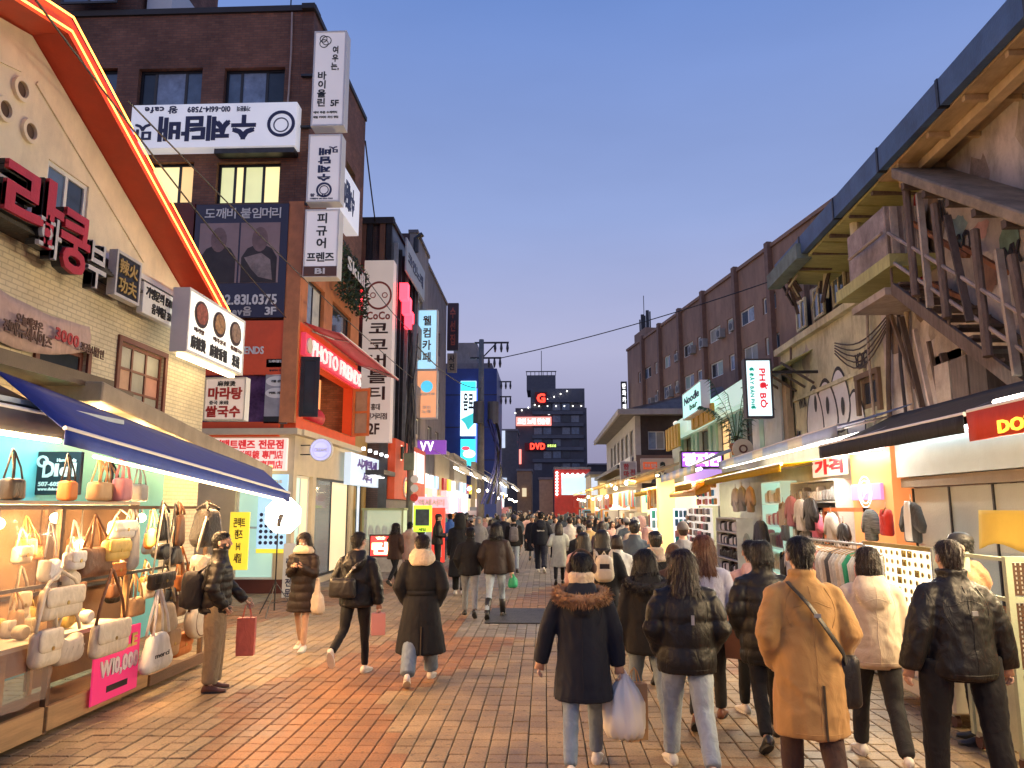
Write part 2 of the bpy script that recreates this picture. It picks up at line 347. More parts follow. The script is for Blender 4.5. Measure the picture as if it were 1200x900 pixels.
# ================================================================ ground
JOINT = M('paving_joint_soil', (.095, .07, .045), .95, .4, 6, .4, 60)
b = MB(); b.poly([(-300, -60, -.03), (300, -60, -.03), (300, 600, -.03), (-300, 600, -.03)])
tag(b.build('ground', JOINT), kind='structure')
def pavemat(name, col, far=False):
    m, n, bs = _nodes(name); L = n.links.new; c = Vector(col)
    tcn = n.nodes.new('ShaderNodeTexCoord'); geo = n.nodes.new('ShaderNodeNewGeometry')
    n1 = n.nodes.new('ShaderNodeTexNoise'); n1.inputs['Scale'].default_value = 1.3; n1.inputs['Detail'].default_value = 8; n1.inputs['Roughness'].default_value = .7; L(geo.outputs['Position'], n1.inputs[0])
    n2 = n.nodes.new('ShaderNodeTexNoise'); n2.inputs['Scale'].default_value = 55; n2.inputs['Detail'].default_value = 4; L(geo.outputs['Position'], n2.inputs[0])
    oi = n.nodes.new('ShaderNodeNewGeometry')
    r1 = n.nodes.new('ShaderNodeMapRange'); r1.inputs[1].default_value = .3; r1.inputs[2].default_value = .72; r1.inputs[3].default_value = .42; r1.inputs[4].default_value = 1.2; L(n1.outputs[0], r1.inputs[0])
    r2 = n.nodes.new('ShaderNodeMapRange'); r2.inputs[1].default_value = .3; r2.inputs[2].default_value = .7; r2.inputs[3].default_value = .7; r2.inputs[4].default_value = 1.2; L(n2.outputs[0], r2.inputs[0])
    r3 = n.nodes.new('ShaderNodeMapRange'); r3.inputs[3].default_value = .82; r3.inputs[4].default_value = 1.14; L(oi.outputs['Random Per Island'], r3.inputs[0])
    mu = n.nodes.new('ShaderNodeMath'); mu.operation = 'MULTIPLY'; L(r1.outputs[0], mu.inputs[0]); L(r2.outputs[0], mu.inputs[1])
    mu2 = n.nodes.new('ShaderNodeMath'); mu2.operation = 'MULTIPLY'; L(mu.outputs[0], mu2.inputs[0]); L(r3.outputs[0], mu2.inputs[1])
    src = None
    if far:
        bt = n.nodes.new('ShaderNodeTexBrick'); bt.offset = 0; bt.inputs['Scale'].default_value = 1; bt.inputs['Brick Width'].default_value = .162; bt.inputs['Row Height'].default_value = .2; bt.inputs['Mortar Size'].default_value = .012
        bt.inputs['Color1'].default_value = (*c, 1); bt.inputs['Color2'].default_value = (*(c*.8), 1); bt.inputs['Mortar'].default_value = (.06, .045, .035, 1); L(geo.outputs['Position'], bt.inputs[0]); src = bt.outputs[0]
    vm = n.nodes.new('ShaderNodeVectorMath'); vm.operation = 'SCALE'; vm.inputs[0].default_value = c
    if src: L(src, vm.inputs[0])
    n4 = n.nodes.new('ShaderNodeTexNoise'); n4.inputs['Scale'].default_value = 13; n4.inputs['Detail'].default_value = 2; L(geo.outputs['Position'], n4.inputs[0])
    r4 = n.nodes.new('ShaderNodeMapRange'); r4.inputs[1].default_value = .64; r4.inputs[2].default_value = .7; r4.inputs[3].default_value = 1; r4.inputs[4].default_value = .5; L(n4.outputs[0], r4.inputs[0])
    mu3 = n.nodes.new('ShaderNodeMath'); mu3.operation = 'MULTIPLY'; L(mu2.outputs[0], mu3.inputs[0]); L(r4.outputs[0], mu3.inputs[1]); L(mu3.outputs[0], vm.inputs['Scale']); L(vm.outputs[0], bs.inputs['Base Color'])
    bp = n.nodes.new('ShaderNodeBump'); bp.inputs['Strength'].default_value = .35; bp.inputs['Distance'].default_value = .006; L(n2.outputs[0], bp.inputs['Height']); L(bp.outputs[0], bs.inputs['Normal'])
    rr = n.nodes.new('ShaderNodeMapRange'); rr.inputs[1].default_value = .3; rr.inputs[2].default_value = .7; rr.inputs[3].default_value = .42; rr.inputs[4].default_value = .75; L(n1.outputs[0], rr.inputs[0]); L(rr.outputs[0], bs.inputs['Roughness'])
    return m
TAN = pavemat('tan_paver', (.36, .255, .14)); RED = pavemat('red_paver', (.33, .165, .075)); GREYP = pavemat('grey_paver', (.27, .235, .19)); FARP = pavemat('far_paving', (.27, .22, .165), True)
PW, PL = .162, .2
def tone(x, y):
    s = x + .3*(y-5.97)                                     # red bands run slantwise over the street
    if 12.5 < y < 15.6 and x > -1.5: return 2
    k = (s+2.65) % 4.6
    if y < 9.3+.25*x: return 1 if k < 1.67 and s < 1.5 else (1 if s > 1.2 and y < 6.6-.25*(x-1) else 0)
    k = (x - .3*(y-9.3) + 3.2) % 5.2
    return 1 if k < 1.9 else (2 if y > 20 else 0)
street = thing('street_paving', (0, 10, 0), 'tan and red block paving of the market street', 'paving', kind='structure')
del street['category']; del street['label']
def paver_pts(x, y, rnd):
    h = rnd.uniform(-.004, .004); tx = rnd.uniform(-.012, .012); ty = rnd.uniform(-.012, .012); g = .005; c = .007
    a = []
    for (e, z) in ((g, -.03), (g, h-.005), (g+c, h)):
        a.append([(x+sx_*(PW/2-e), y+sy_*(PL/2-e), z + (tx*sx_*PW/2 + ty*sy_*PL/2 if z > -.02 else 0)) for sx_, sy_ in ((-1, -1), (1, -1), (1, 1), (-1, 1))])
    return a
rnd = random.Random(3); cells = []
y = 2.6
while y < 26:
    x = -7.2
    while x < 7.2:
        cells.append((x, y)); x += PW
    y += PL
def seen(x, y):
    d = Vector((x, y, 0))-CP; zc = d.dot(_F)
    if zc < .1: return False
    u = 600+FPX*d.dot(_Rt)/zc; v = 450-FPX*d.dot(_U)/zc
    return -5 < u < 1205 and v < 905
def hidden(x, y):       # standing in front of it: the bag stall, the coat walkers ...
    return x < -4.35 or x > 3.9
near = [c for c in cells if seen(*c) and not hidden(*c)]; near.sort(key=lambda c: c[1]); near = set(near[:300])
pm_ = {}
for t_, mt in ((0, TAN), (1, RED), (2, GREYP)):
    for k in range(3):
        bb = MB(); r_ = random.Random(t_*10+k); rg = paver_pts(0, 0, r_); bb.rings(rg); pm_[t_, k] = bb.mesh('paver', mt)
rest = MB()
for c in cells:
    t_ = tone(*c)
    if c in near:
        o = bpy.data.objects.new('paver', pm_[t_, rnd.randrange(3)]); o.location = (c[0], c[1]-10, rnd.uniform(-.002, .002)); COL.objects.link(o); o.parent = street
        o.rotation_euler = (0, 0, rnd.uniform(-.012, .012))
    else:
        rest.cur = t_; rest.rings(paver_pts(c[0], c[1], rnd), cap=False)
        k = len(rest.v); rest.f.append((k-4, k-3, k-2, k-1)); rest.mi.append(t_)
o = rest.build('paver_field', [TAN, RED, GREYP], street); o['kind'] = 'stuff'
b = MB(); b.poly([(-9, 26, -.004), (9, 26, -.004), (9, 190, -.004), (-30, 190, -.004)]); b.build('far_paving', FARP, street)
# dark steel plate let into the paving
g0 = ground(568, 731); g1 = ground(700, 711)
b = MB(); b.box(g0.x, g0.x+2.05, g0.y, g0.y+2.0, .004, .02)
o = b.build('steel_cover_plate', M('worn_steel_plate', (.045, .045, .045), .55, .35, 5, .5, 90, metal=.3), bevel=.005); tag(o, 'dark rectangular steel plate lying flush in the block paving', 'cover plate')
# ================================================================ left side of the street
def sign(F, u0, u1, z0, z1, n0, n1, panel, label, texts=(), frame=None, cat='sign', name='shop_sign', group=None, rot=0, fw=.03):
    t = thing(name, F.P((u0+u1)/2, z0, (n0+n1)/2), label, cat, group)
    F.part('panel', u0, u1, z0, z1, n0, n1, panel, t, bevel=.008)
    if frame:
        b = MB(); e = .012
        for a in ((u0-e, u1+e, z0-e, z0+fw), (u0-e, u1+e, z1-fw, z1+e), (u0-e, u0+fw, z0+fw, z1-fw), (u1-fw, u1+e, z0+fw, z1-fw)): F.box(b, *a, n0+.01, n1+.014)
        b.build('frame', frame, t)
    W, H = u1-u0, z1-z0
    for tx in texts:
        s, a, c, d, e, m = tx[:6]; kw = tx[6] if len(tx) > 6 else {}
        if rot == 180: a, d = 1-d, 1-a
        if F.flip(): a, d = 1-d, 1-a
        F.text(s, u0+a*W, u0+d*W, z0+c*H, z0+e*H, n1, m, t, rot=kw.pop('rot', rot), **kw)
    return t
CREAM = M('cream_stucco', (.86, .74, .52), .8, .1, 2, .25, 70, dirt=.25); CREAMB = brickmat('cream_painted_brick', (.78, .68, .47), (.72, .62, .42), (.55, .47, .33), .2, .065, .8, .3)
REDROOF = M('red_painted_roof', (.5, .05, .015), .45, .15, 2, .1); NEON = E('neon_amber', (1, .33, .05), 5.5); BROWNFR = M('brown_frame', (.16, .045, .03), .5)
DARKGL = M('dark_window_glass', (.035, .045, .06), .08, .3, 1.2, .04, 3); DUSKGL = M('dusk_window_glass', (.10, .14, .2), .1, .4, 1.5, .05, 3, spec=.8); FROST = M('frosted_pane', (.30, .29, .25), .35, .15)
SHINGLE = M('dark_shingle', (.05, .045, .035), .8, .35, 5, .6, 30)
# ---- cream restaurant with the gable
A = FX(-6.4)
ap = A.px(38, 42); en = A.px(240, 450); ev = A.px(190, 300)
sl_ = (ap[1]-ev[1])/(ev[0]-ap[0]); Yap = ap[0]; Yend = en[0]; Ynear = 2*Yap-Yend-1.2
cream = thing('restaurant_building', (-8, Yap, 0), 'cream restaurant building with red gable roof edged in amber neon', 'building')
gz = lambda u: ap[1]-(sl_*(u-Yap) if u > Yap else .5*sl_*(Yap-u))
h1 = A.rect(42, 404, 100, 455); h2 = A.rect(137, 408, 190, 490); h3 = A.rect(52, 200, 103, 275)
zb = A.px(100, 318)[1]                                          # level of the dark pent strip
A.wall('wall', Ynear, Yend, 0, zb, [h1, h2], CREAMB, cream, .35)
b = MB(); zt = gz(Yend)
# gable wall above, with the small window cut out
hz = h3
for (ua, ub) in ((Ynear, hz[0]), (hz[0], Yap) if hz[0] < Yap < hz[1] else (hz[0], hz[1]), (Yap, hz[1]) if hz[0] < Yap < hz[1] else (hz[1], hz[1]), (hz[1], Yend)):
    if ub-ua < .01: continue
    cuts = [ua]+([Yap] if ua < Yap < ub else [])+[ub]
    for a_, c_ in zip(cuts, cuts[1:]):
        if hz[0]-.001 <= a_ and c_ <= hz[1]+.001:
            b.poly([A.P(a_, zb), A.P(c_, zb), A.P(c_, hz[2]), A.P(a_, hz[2])]); b.poly([A.P(a_, hz[3]), A.P(c_, hz[3]), A.P(c_, gz(c_)), A.P(a_, gz(a_))])
        else: b.poly([A.P(a_, zb), A.P(c_, zb), A.P(c_, gz(c_)), A.P(a_, gz(a_))])
for q_ in (((hz[0], hz[2]), (hz[1], hz[2])), ((hz[1], hz[2]), (hz[1], hz[3])), ((hz[1], hz[3]), (hz[0], hz[3])), ((hz[0], hz[3]), (hz[0], hz[2]))):
    b.poly([A.P(*q_[0]), A.P(*q_[1]), A.P(*q_[1], -.3), A.P(*q_[0], -.3)])
b.build('gable_wall', CREAM, cream)
b = MB(); b.box(-14, -6.76, Yend-.35, Yend, 0, gz(Yend)); b.build('end_wall', CREAMB, cream)
# raised moulding line on the gable
b = MB()
for s_ in (-1, 1): b.bar(A.P(Yap+s_*.15, gz(Yap)-.55, .01), A.P(Yap+s_*3.0, gz(Yap+s_*3.0)-.55, .01), .03, .06)
b.build('moulding', CREAM, cream)
OX = .46
for s_, nm in ((1, 'roof'), (-1, 'roof')):
    ue = Yend+.25 if s_ > 0 else Ynear-.2
    b = MB(); th = .27; p = []
    for n_ in (OX, -7.5):
        p.append([A.P(Yap, gz(Yap)+.02, n_), A.P(ue, gz(ue)+.02, n_), A.P(ue, gz(ue)+th, n_), A.P(Yap, gz(Yap)+th, n_)])
    for k in range(4): b.poly([p[0][k], p[0][(k+1) % 4], p[1][(k+1) % 4], p[1][k]])
    b.poly(p[0]); b.poly(p[1][::-1]); ro = b.build(nm, REDROOF, cream, fix=True)
    for dz in (.05, .24):
        b = MB(); n_ = OX+.05; b.tube([A.P(Yap-(.0 if s_ > 0 else 0), gz(Yap)+dz, n_), A.P(ue, gz(ue)+dz, n_)], .013, 6); b.build('neon_tube', NEON, ro)
for (x, y) in ((23, 105), (3, 128), (33, 154)):
    u, z = A.px(x, y); v_ = A.ring('vent_ring', u, z, .15, .05, .0, .05, CREAM, cream); A.disc('vent_hole', u, z, .1, -.05, .01, M('vent_brown', (.12, .07, .04), .8), v_)
A.window(h3, cream, WHITE, [DUSKGL, DARKGL], 2, 1, .06, .03)
A.window(h1, cream, BROWNFR, DARKGL, 1, 1, .07, .04); A.window(h2, cream, BROWNFR, [FROST, FROST, FROST, M('warm_curtain', (.5, .3, .2), .7), FROST, M('rose_curtain', (.45, .22, .17), .7)], 3, 3, .045, .04)
for h_, a_ in ((h1, .08), (h2, .08)):
    b = MB()
    for q_ in ((h_[0]-a_, h_[1]+a_, h_[3], h_[3]+a_), (h_[0]-a_, h_[1]+a_, h_[2]-a_, h_[2]), (h_[0]-a_, h_[0], h_[2], h_[3]), (h_[1], h_[1]+a_, h_[2], h_[3])): A.box(b, *q_, .003, .04)
    b.build('window_surround', BROWNFR, cream)
b = MB(); p0 = zb-.05; p1 = zb+.3
for k in range(9): A.box(b, Ynear, Yend-.3, p0+k*.04, p0+k*.04+.036, .003, .34-k*.035)
b.build('pent_strip', SHINGLE, cream)
A.part('white_strip', Ynear, Yend-.3, p1+.02, p1+.1, .003, .06, WHITE, cream)
# sign lettering above the pent strip: one thing per raised syllable
LR = M('letter_red', (.50, .03, .045), .4); LB = M('letter_black', (.02, .018, .018), .5); LW = M('letter_silver', (.55, .53, .5), .4)
Ls = FX(-6.0)
for ch, rc, mm, lab in (('라', (2, 197, 74, 283), LR, 'large red raised syllable on a black edge, first of the restaurant name'), ('화', (43, 252, 70, 302), LW, 'small silver raised syllable between two red ones on restaurant front'),
                        ('쿵', (68, 248, 104, 322), LR, 'red raised syllable on a black edge, third of the restaurant name'), ('부', (101, 284, 123, 339), LW, 'small silver raised syllable beside the black square plaque')):
    r_ = Ls.rect(*rc); t = thing('sign_letter', Ls.P((r_[0]+r_[1])/2, r_[2], 0), lab, 'sign letter', 'raised syllables of the restaurant name')
    Ls.text(ch, *r_, -.14, LB, t, bold=.075, depth=.12, name='black_edge'); Ls.text(ch, *r_, -.02, mm, t, bold=.03 if mm is LR else .012, depth=.05, name='letter_face')
    b = MB(); A.box(b, (r_[0]+r_[1])/2-.03, (r_[0]+r_[1])/2+.03, (r_[2]+r_[3])/2-.03, (r_[2]+r_[3])/2+.03, 0, .3); b.build('stand_off', DKMET, t)
GOLD = M('gold_leaf', (.55, .36, .1), .35, .15, metal=.4)
Lp = FX(-6.05); r_ = Lp.rect(135, 300, 164, 352)
sign(Lp, *r_, -.12, 0, M('plaque_black', (.015, .013, .012), .35), 'black square plaque with gold characters and silver rim', [('辣火\n功夫', .12, .12, .88, .88, GOLD)], LW)
r_ = Lp.rect(167, 342, 216, 378); sign(Lp, *r_, -.1, 0, WHITE, 'long white strip sign with black telephone numbers', [('가맹문의 1588.3912', .05, .55, .95, .9, INKBLACK), ('음식배달 336-7706', .2, .1, .95, .45, INKBLACK)])
# lightbox with three bowls
LBOX = E('lightbox_white', (1, .93, .8), .62, (.8, .78, .72)); Lb = FX(-5.75); r_ = Lb.rect(219, 356, 286, 426)
t = sign(Lb, *r_, -.28, 0, LBOX, 'white lightbox with three pictured food bowls and black characters', [('마라탕', .1, .36, .26, .44, INKBROWN), ('마라샹궈', .42, .36, .64, .44, INKBROWN), ('훠궈쌀국수', .74, .36, .97, .44, INKBROWN), ('麻辣烫', .06, .08, .3, .3, INKBLACK, dict(bold=.04)), ('麻辣香锅', .37, .08, .68, .3, INKBLACK, dict(bold=.04)), ('米线', .78, .08, .93, .3, INKBLACK, dict(bold=.04))], WHITE)
W_, H_ = r_[1]-r_[0], r_[3]-r_[2]
for k, cc in enumerate(((.35, .10, .06), (.4, .22, .1), (.3, .2, .14))):
    u = r_[0]+W_*(.2+.31*k); z = r_[2]+H_*.68
    d = Lb.disc('bowl_picture', u, z, W_*.11, .002, .016, M('bowl_rim', (.06, .035, .03), .4), t, 20, H_*.22); Lb.disc('soup', u, z+.01, W_*.09, .016, .022, M('soup_%d' % k, cc, .5, .7, 14, .3, 30), d, 18, H_*.17)
b = MB(); Lb.box(b, r_[0]+.1, r_[1]-.1, r_[2]-.07, r_[2]-.02, -.2, -.1); b.build('tube_lamp', E('tube_warm', (1, .75, .4), 6), t)
b = MB()
for q_ in (.2, .8): Lb.box(b, r_[0]+W_*q_-.03, r_[0]+W_*q_+.03, r_[2]+H_*.6, r_[2]+H_*.6+.05, -.62, -.27)
b.build('bracket_arms', DKMET, t)['kind'] = 'stuff'
# blade sign with red words
Bl = FY(14.75); r_ = Bl.rect(240, 443, 287, 492)
PINKP = E('blade_face_dusty', (.85, .68, .6), .28, (.62, .5, .45))
t = sign(Bl, *r_, -.22, 0, PINKP, 'square blade sign with red noodle words facing along street', [('麻辣烫', .3, .8, .75, .93, INKBLACK), ('마라탕', .08, .48, .93, .78, INKRED, dict(bold=.045)), ('중국 米线', .12, .36, .6, .46, INKBLACK), ('쌀국수', .04, .06, .9, .34, INKRED, dict(bold=.045))], WHITE, fw=.02)
Bl.part('mounting_box', r_[0]-.42, r_[0]-.02, (r_[2]+r_[3])/2-.2, (r_[2]+r_[3])/2+.12, -.16, -.05, DKMET, t)
# torn banner
Ab = FX(-6.36); q0 = Ab.px(0, 342); q1 = Ab.px(103, 383); bn = thing('cloth_banner', Ab.P(q0[0]+.8, q1[1]-.3, 0), 'sagging pale pink cloth banner tied above the brown window', 'banner')
b = MB(); n_ = 14; rg = []
for i in range(n_+1):
    t_ = i/n_; u = q0[0]-.5+(q1[0]-q0[0]+.5)*t_; zt_ = q0[1]+.1-(q0[1]-q1[1]+.1)*t_-.1*math.sin(math.pi*t_); hh = .62-.28*t_*t_
    rg.append([Ab.P(u, zt_-hh*j/5, .04+.02*math.sin(i*1.3+j*.8)) for j in range(6)])
for i in range(n_):
    for j in range(5): b.poly([rg[i][j], rg[i][j+1], rg[i+1][j+1], rg[i+1][j]])
ob = b.build('cloth', fabric('banner_cloth', (.55, .38, .32), wr=.3), bn, smooth=True); sm = ob.modifiers.new('s', 'SOLIDIFY'); sm.thickness = .006
uu = q0[0]-.1
for s_, ua, ub, dz, hh, mm in (('오늘매장은', .25, .75, .30, .13, INKBROWN), ('전메뉴세시아즈', .05, .95, .46, .16, INKBROWN), ('3000', 1.0, 1.5, .30, .16, INKRED), ('포장시할인', 1.55, 2.1, .32, .14, INKBROWN)):
    z_ = lambda u: q0[1]+.1-(q0[1]-q1[1]+.1)*((u-q0[0]+.5)/(q1[0]-q0[0]+.5))-.1
    lettering(s_, Ab.P(uu+ua, z_(uu+ua)-dz, .11), Ab.u*(ub-ua)+Vector((0, 0, z_(uu+ub)-z_(uu+ua))), Vector((0, 0, hh)), Ab.n, mm, bn)
# storefront canopies below the windows
CONC = M('beige_canopy_concrete', (.36, .29, .2), .75, .15, 3, .3, 60, dirt=.4)
c0 = A.px(178, 492); c1 = A.px(332, 556)
cz_ = lambda u: 3.33-.122*(u-10.3)
b = MB(); b.hexa([A.P(u, cz_(u)+dz, n) for dz in (-.12, .13) for u, n in ((Yap+.75, .85), (Yap+.75, .003), (15.6, .003), (15.6, .85))]); canopy = b.build('canopy', CONC, cream, fix=True, bevel=.015)
DLS = []
DOWNL = E('downlight_warm', (1, .72, .34), 14)
for k in range(5):
    u = Yap+1.1+k*1.0; d = MB(); d.rings([[A.P(u+.09*math.cos(a*.5236), cz_(u)-.122+z_, .55+.09*math.sin(a*.5236)) for a in range(12)] for z_ in (-.02, .0)]); d.build('downlight', DOWNL, canopy)
    DLS.append(A.P(u, cz_(u)-.2, .6))
b = MB(); A.box(b, Ynear, Yap+1.6, 3.62, 3.72, .003, .5); A.box(b, Ynear, Yap+1.9, 3.52, 3.6, .003, .62); b.build('awning_cassette', M('cassette_bronze', (.13, .10, .075), .4, metal=.5), cream)
# shop interior: teal back wall, ceiling with panels, shop sign
TEAL = M('teal_wall', (.12, .42, .45), .6, .08)
b = MB(); A.box(b, Ynear+.3, Yap+2.4, 0.0, 3.2, -.32, -.30) if False else None
shop = FX(-6.33)
cream_shop = shop.part('shop_back_wall', Ynear, Yend-1.5, .0, 3.2, -.005, .03, TEAL, cream)
b = MB(); A.box(b, Ynear, Yap+.5, 3.0, 3.05, .08, 1.3); b.build('shop_ceiling', M('shop_ceiling_white', (.6, .68, .68), .6), cream)
for k in range(5):
    u = Ynear+1.2+k*.95; b = MB(); A.box(b, u, u+.45, 2.985, 2.998, .5, .9); b.build('ceiling_lamp', E('ceiling_lamp_cool', (.65, .95, 1), 7), cream)
Ds = FY(9.35); r_ = (-6.3, -5.35, 2.1, 2.72); r_ = Ds.rect(38, 531, 94, 580)
dsg = sign(Ds, r_[0], r_[1], r_[2], r_[3]+.02, -.06, 0, M('sign_charcoal', (.018, .02, .026), .3), 'charcoal shop sign with white gear emblem and script lettering', [('iel', .46, .42, .92, .74, WHITE, dict(bold=.05)), ('D', .22, .40, .46, .78, WHITE, dict(bold=.03)), ('Handmade', .5, .76, .9, .84, WHITE), ('507-605-0103', .15, .2, .85, .3, WHITE, dict(bold=.03)), ('www.dielstore.com', .15, .1, .8, .17, WHITE)], None)
gear = MB(); gu, gzz = r_[0]+(r_[1]-r_[0])*.2, r_[2]+(r_[3]-r_[2])*.8
Ds.ring('gear_emblem', gu, gzz, .075, .03, .003, .02, WHITE, dsg, 12)
# grey retractable awning and blue awning
def awning(name, back, front, val, mat, label, stripes=None, segs=10, sag=.04, vmat=None, group=None, cat='awning', bars=True, thick=.012):
    """fabric sheet from the back edge (2 points) to the front edge (2 points) with a hanging valance"""
    B0, B1, F0, F1 = [Vector(p) for p in (*back, *front)]
    t = thing(name, (B0+B1)/2, label, cat, group); b = MB(); mats = mat if isinstance(mat, (list, tuple)) else [mat]; ns = max(segs, len(stripes) if stripes else 0)
    rows = 5
    def pt(i, j): s_ = i/ns; r_ = j/rows; p = (B0.lerp(B1, s_)).lerp(F0.lerp(F1, s_), r_); p.z -= sag*math.sin(math.pi*r_)*(1-.25*math.cos(s_*math.pi*4)); return p
    for i in range(ns):
        b.cur = (i % len(mats))
        for j in range(rows): b.poly([pt(i, j), pt(i, j+1), pt(i+1, j+1), pt(i+1, j)])
    o = b.build('canvas', mats, t, smooth=True); m_ = o.modifiers.new('s', 'SOLIDIFY'); m_.thickness = thick
    if val:
        b = MB(); nn = ns*3
        outw = ((F0-B0)-Vector((0, 0, (F0-B0).z))).normalized()
        for i in range(nn):
            b.cur = (i//3) % len(mats); a, c = i/nn, (i+1)/nn
            f = lambda s_, k: F0.lerp(F1, s_)+Vector((0, 0, -val*k))+outw*(.012+.012*k*math.sin(s_*nn*.55))
            b.poly([f(a, 0), f(a, .5), f(c, .5), f(c, 0)]); b.poly([f(a, .5), f(a, 1), f(c, 1), f(c, .5)])
        o = b.build('valance', vmat or mats, t, smooth=True); m_ = o.modifiers.new('s', 'SOLIDIFY'); m_.thickness = .008
    if bars:
        b = MB(); b.tube([F0+Vector((0, 0, .01)), F1+Vector((0, 0, .01))], .022, 8); b.build('front_bar', WHITE, t)
        for k, s_ in enumerate((.12, .88)):
            b = MB(); p0_, p2_ = B0.lerp(B1, s_)+Vector((0, 0, -.08)), F0.lerp(F1, s_)+Vector((0, 0, -.04)); mid = (p0_+p2_)/2+(B1-B0).normalized()*(.35 if k == 0 else -.35)
            b.tube([p0_, mid, p2_], .02, 6); b.build('arm', GALV, t)
    return t
BLUEC = fabric('blue_canvas', (.012, .04, .26), .7, .25, .1, 3); GREYC = fabric('grey_canvas', (.10, .085, .085), .8, .25, .1, 3)
bk = [onx(75, 462, -6.15), onx(302, 556, -6.15)]; fr = [onx(66, 508, -4.55), onx(326, 573, -4.35)]
awning('shop_awning', [Vector((-5.45, 7.3, 3.36)), Vector((-5.45, 14.8, 2.72))], [Vector((-4.55, 7.1, 2.74)), Vector((-4.35, 13.1, 2.24))], .15, BLUEC, 'deep blue canvas awning sloping over the handbag stall', sag=0)
awning('shop_awning', [Vector((-6.1, 3.2, 3.5)), Vector((-6.1, 7.6, 3.5))], [Vector((-5.0, 3.2, 2.95)), Vector((-5.0, 7.9, 2.92))], .22, GREYC, 'grey retractable awning with hanging valance beside the blue one', sag=.02)
# ================================================================ brown brick building
BRK = brickmat('brown_brick', (.31, .135, .08), (.22, .09, .055), (.15, .095, .07), .21, .07, .5, .55); BRKP = M('orange_pillar', (.55, .2, .075), .6, .2, dirt=.3)
S = FY(18.5); xc = S.px(360, 200)[0]; ztop = S.px(300, 15)[1]
T = FX(xc); zt2 = ztop
brick = thing('brick_building', (xc-4, 20, 0), 'dark brown brick building carrying the upside down white sign', 'building')
hs = [S.rect(161, 80, 236, 130), S.rect(262, 79, 333, 129), S.rect(100, 80, 136, 130), S.rect(172, 190, 226, 238), S.rect(253, 190, 328, 238)]
x_l = -16
sw = S.wall('wall', x_l, xc-.305, 3.9, ztop, hs, BRK, brick, .35)
LITP = E('lit_window_pane', (1, .82, .38), .75, (.6, .5, .3)); LITG = E('lit_window_greenish', (.85, .85, .42), .55, (.5, .5, .3)); LITO = E('lit_window_amber', (1, .62, .25), .7, (.5, .35, .2))
PALEPANE = M('pale_film_pane', (.22, .28, .38), .25, .45, 2.2, .05, 3)
for k, (h_, pn, sp) in enumerate(((hs[0], [DARKGL, PALEPANE, DUSKGL], [.22, .74]), (hs[1], [DUSKGL, PALEPANE, DARKGL], [.24, .7]), (hs[2], [DUSKGL], []), (hs[3], [LITP, LITO], [.68]), (hs[4], [LITG, LITP, LITG, LITP], [.24, .4, .73]))):
    S.window(h_, brick, M('black_frame', (.015, .015, .018), .4), pn, 1, 1, .07, .14, splits=sp)
b = MB(); S.box(b, x_l, xc+.06, ztop+.002, ztop+.16, -.4, .06); b.build('parapet_cap', M('dark_coping', (.03, .025, .025), .6), brick)
hp = S.rect(78, -12, 143, 17)
b = MB(); S.box(b, x_l, S.px(155, 10)[0], ztop+.18, ztop+4.5, -5, -.2); b.build('penthouse', BRK, brick)
S.window((hp[0], hp[1], ztop+.25, ztop+2.0), brick, DKMET, [DUSKGL, PALEPANE], 2, 1, .06, -.24)
b = MB(); pa = S.px(157, 17)[0]; S.box(b, pa+.05, pa+.75, ztop+.17, ztop+1.5, -2.2, -.5); b.build('rooftop_cabinet', WHITE, brick)
b = MB(); S.box(b, S.px(325, 15)[0]-.015, S.px(325, 15)[0]+.015, ztop+.16, ztop+1.2, -1, -.97); b.build('mast', DKMET, brick)
b = MB(); p_ = [S.P(S.px(x, y)[0], S.px(x, y)[1], .05) for x, y in ((343, 16), (342, 60), (339, 110), (337, 131))]; b.tube(p_, .025, 6); b.build('drainpipe', M('pale_pipe', (.45, .35, .3), .6), brick)
# street side
yfar = T.px(425, 250)[0]; zs3 = 3.9
ht = [T.rect(360, 332, 380, 388), T.rect(389, 362, 411, 405), T.rect(384, 262, 397, 300), T.rect(405, 195, 416, 240)]
T.wall('wall', 18.5, yfar, 8.8, ztop, [h for h in ht if h[2] > 8.8], BRK, brick, .3)
T.wall('wall', 18.5, yfar, 6.6, 8.8, [(a, c, max(d, 6.65), min(e, 8.75)) for a, c, d, e in ht if d < 8.8], BRKP, brick, .3)
for h_, pn in zip(ht[:2], ([PALEPANE, M('white_blind', (.55, .56, .52), .6)], [DARKGL])): T.window((h_[0], h_[1], max(h_[2], 6.65), min(h_[3], 8.75)), brick, M('black_frame', (0, 0, 0)), pn, len(pn), 1, .06, .1)
b = MB(); T.box(b, 18.35, yfar, ztop+.004, ztop+.15, -.3, .05); b.build('parapet_cap', MATS['dark_coping'], brick)
b = MB(); b.box(x_l, xc-.3, yfar-.3, yfar, 0, ztop-.01); b.build('rear_wall', BRK, brick)
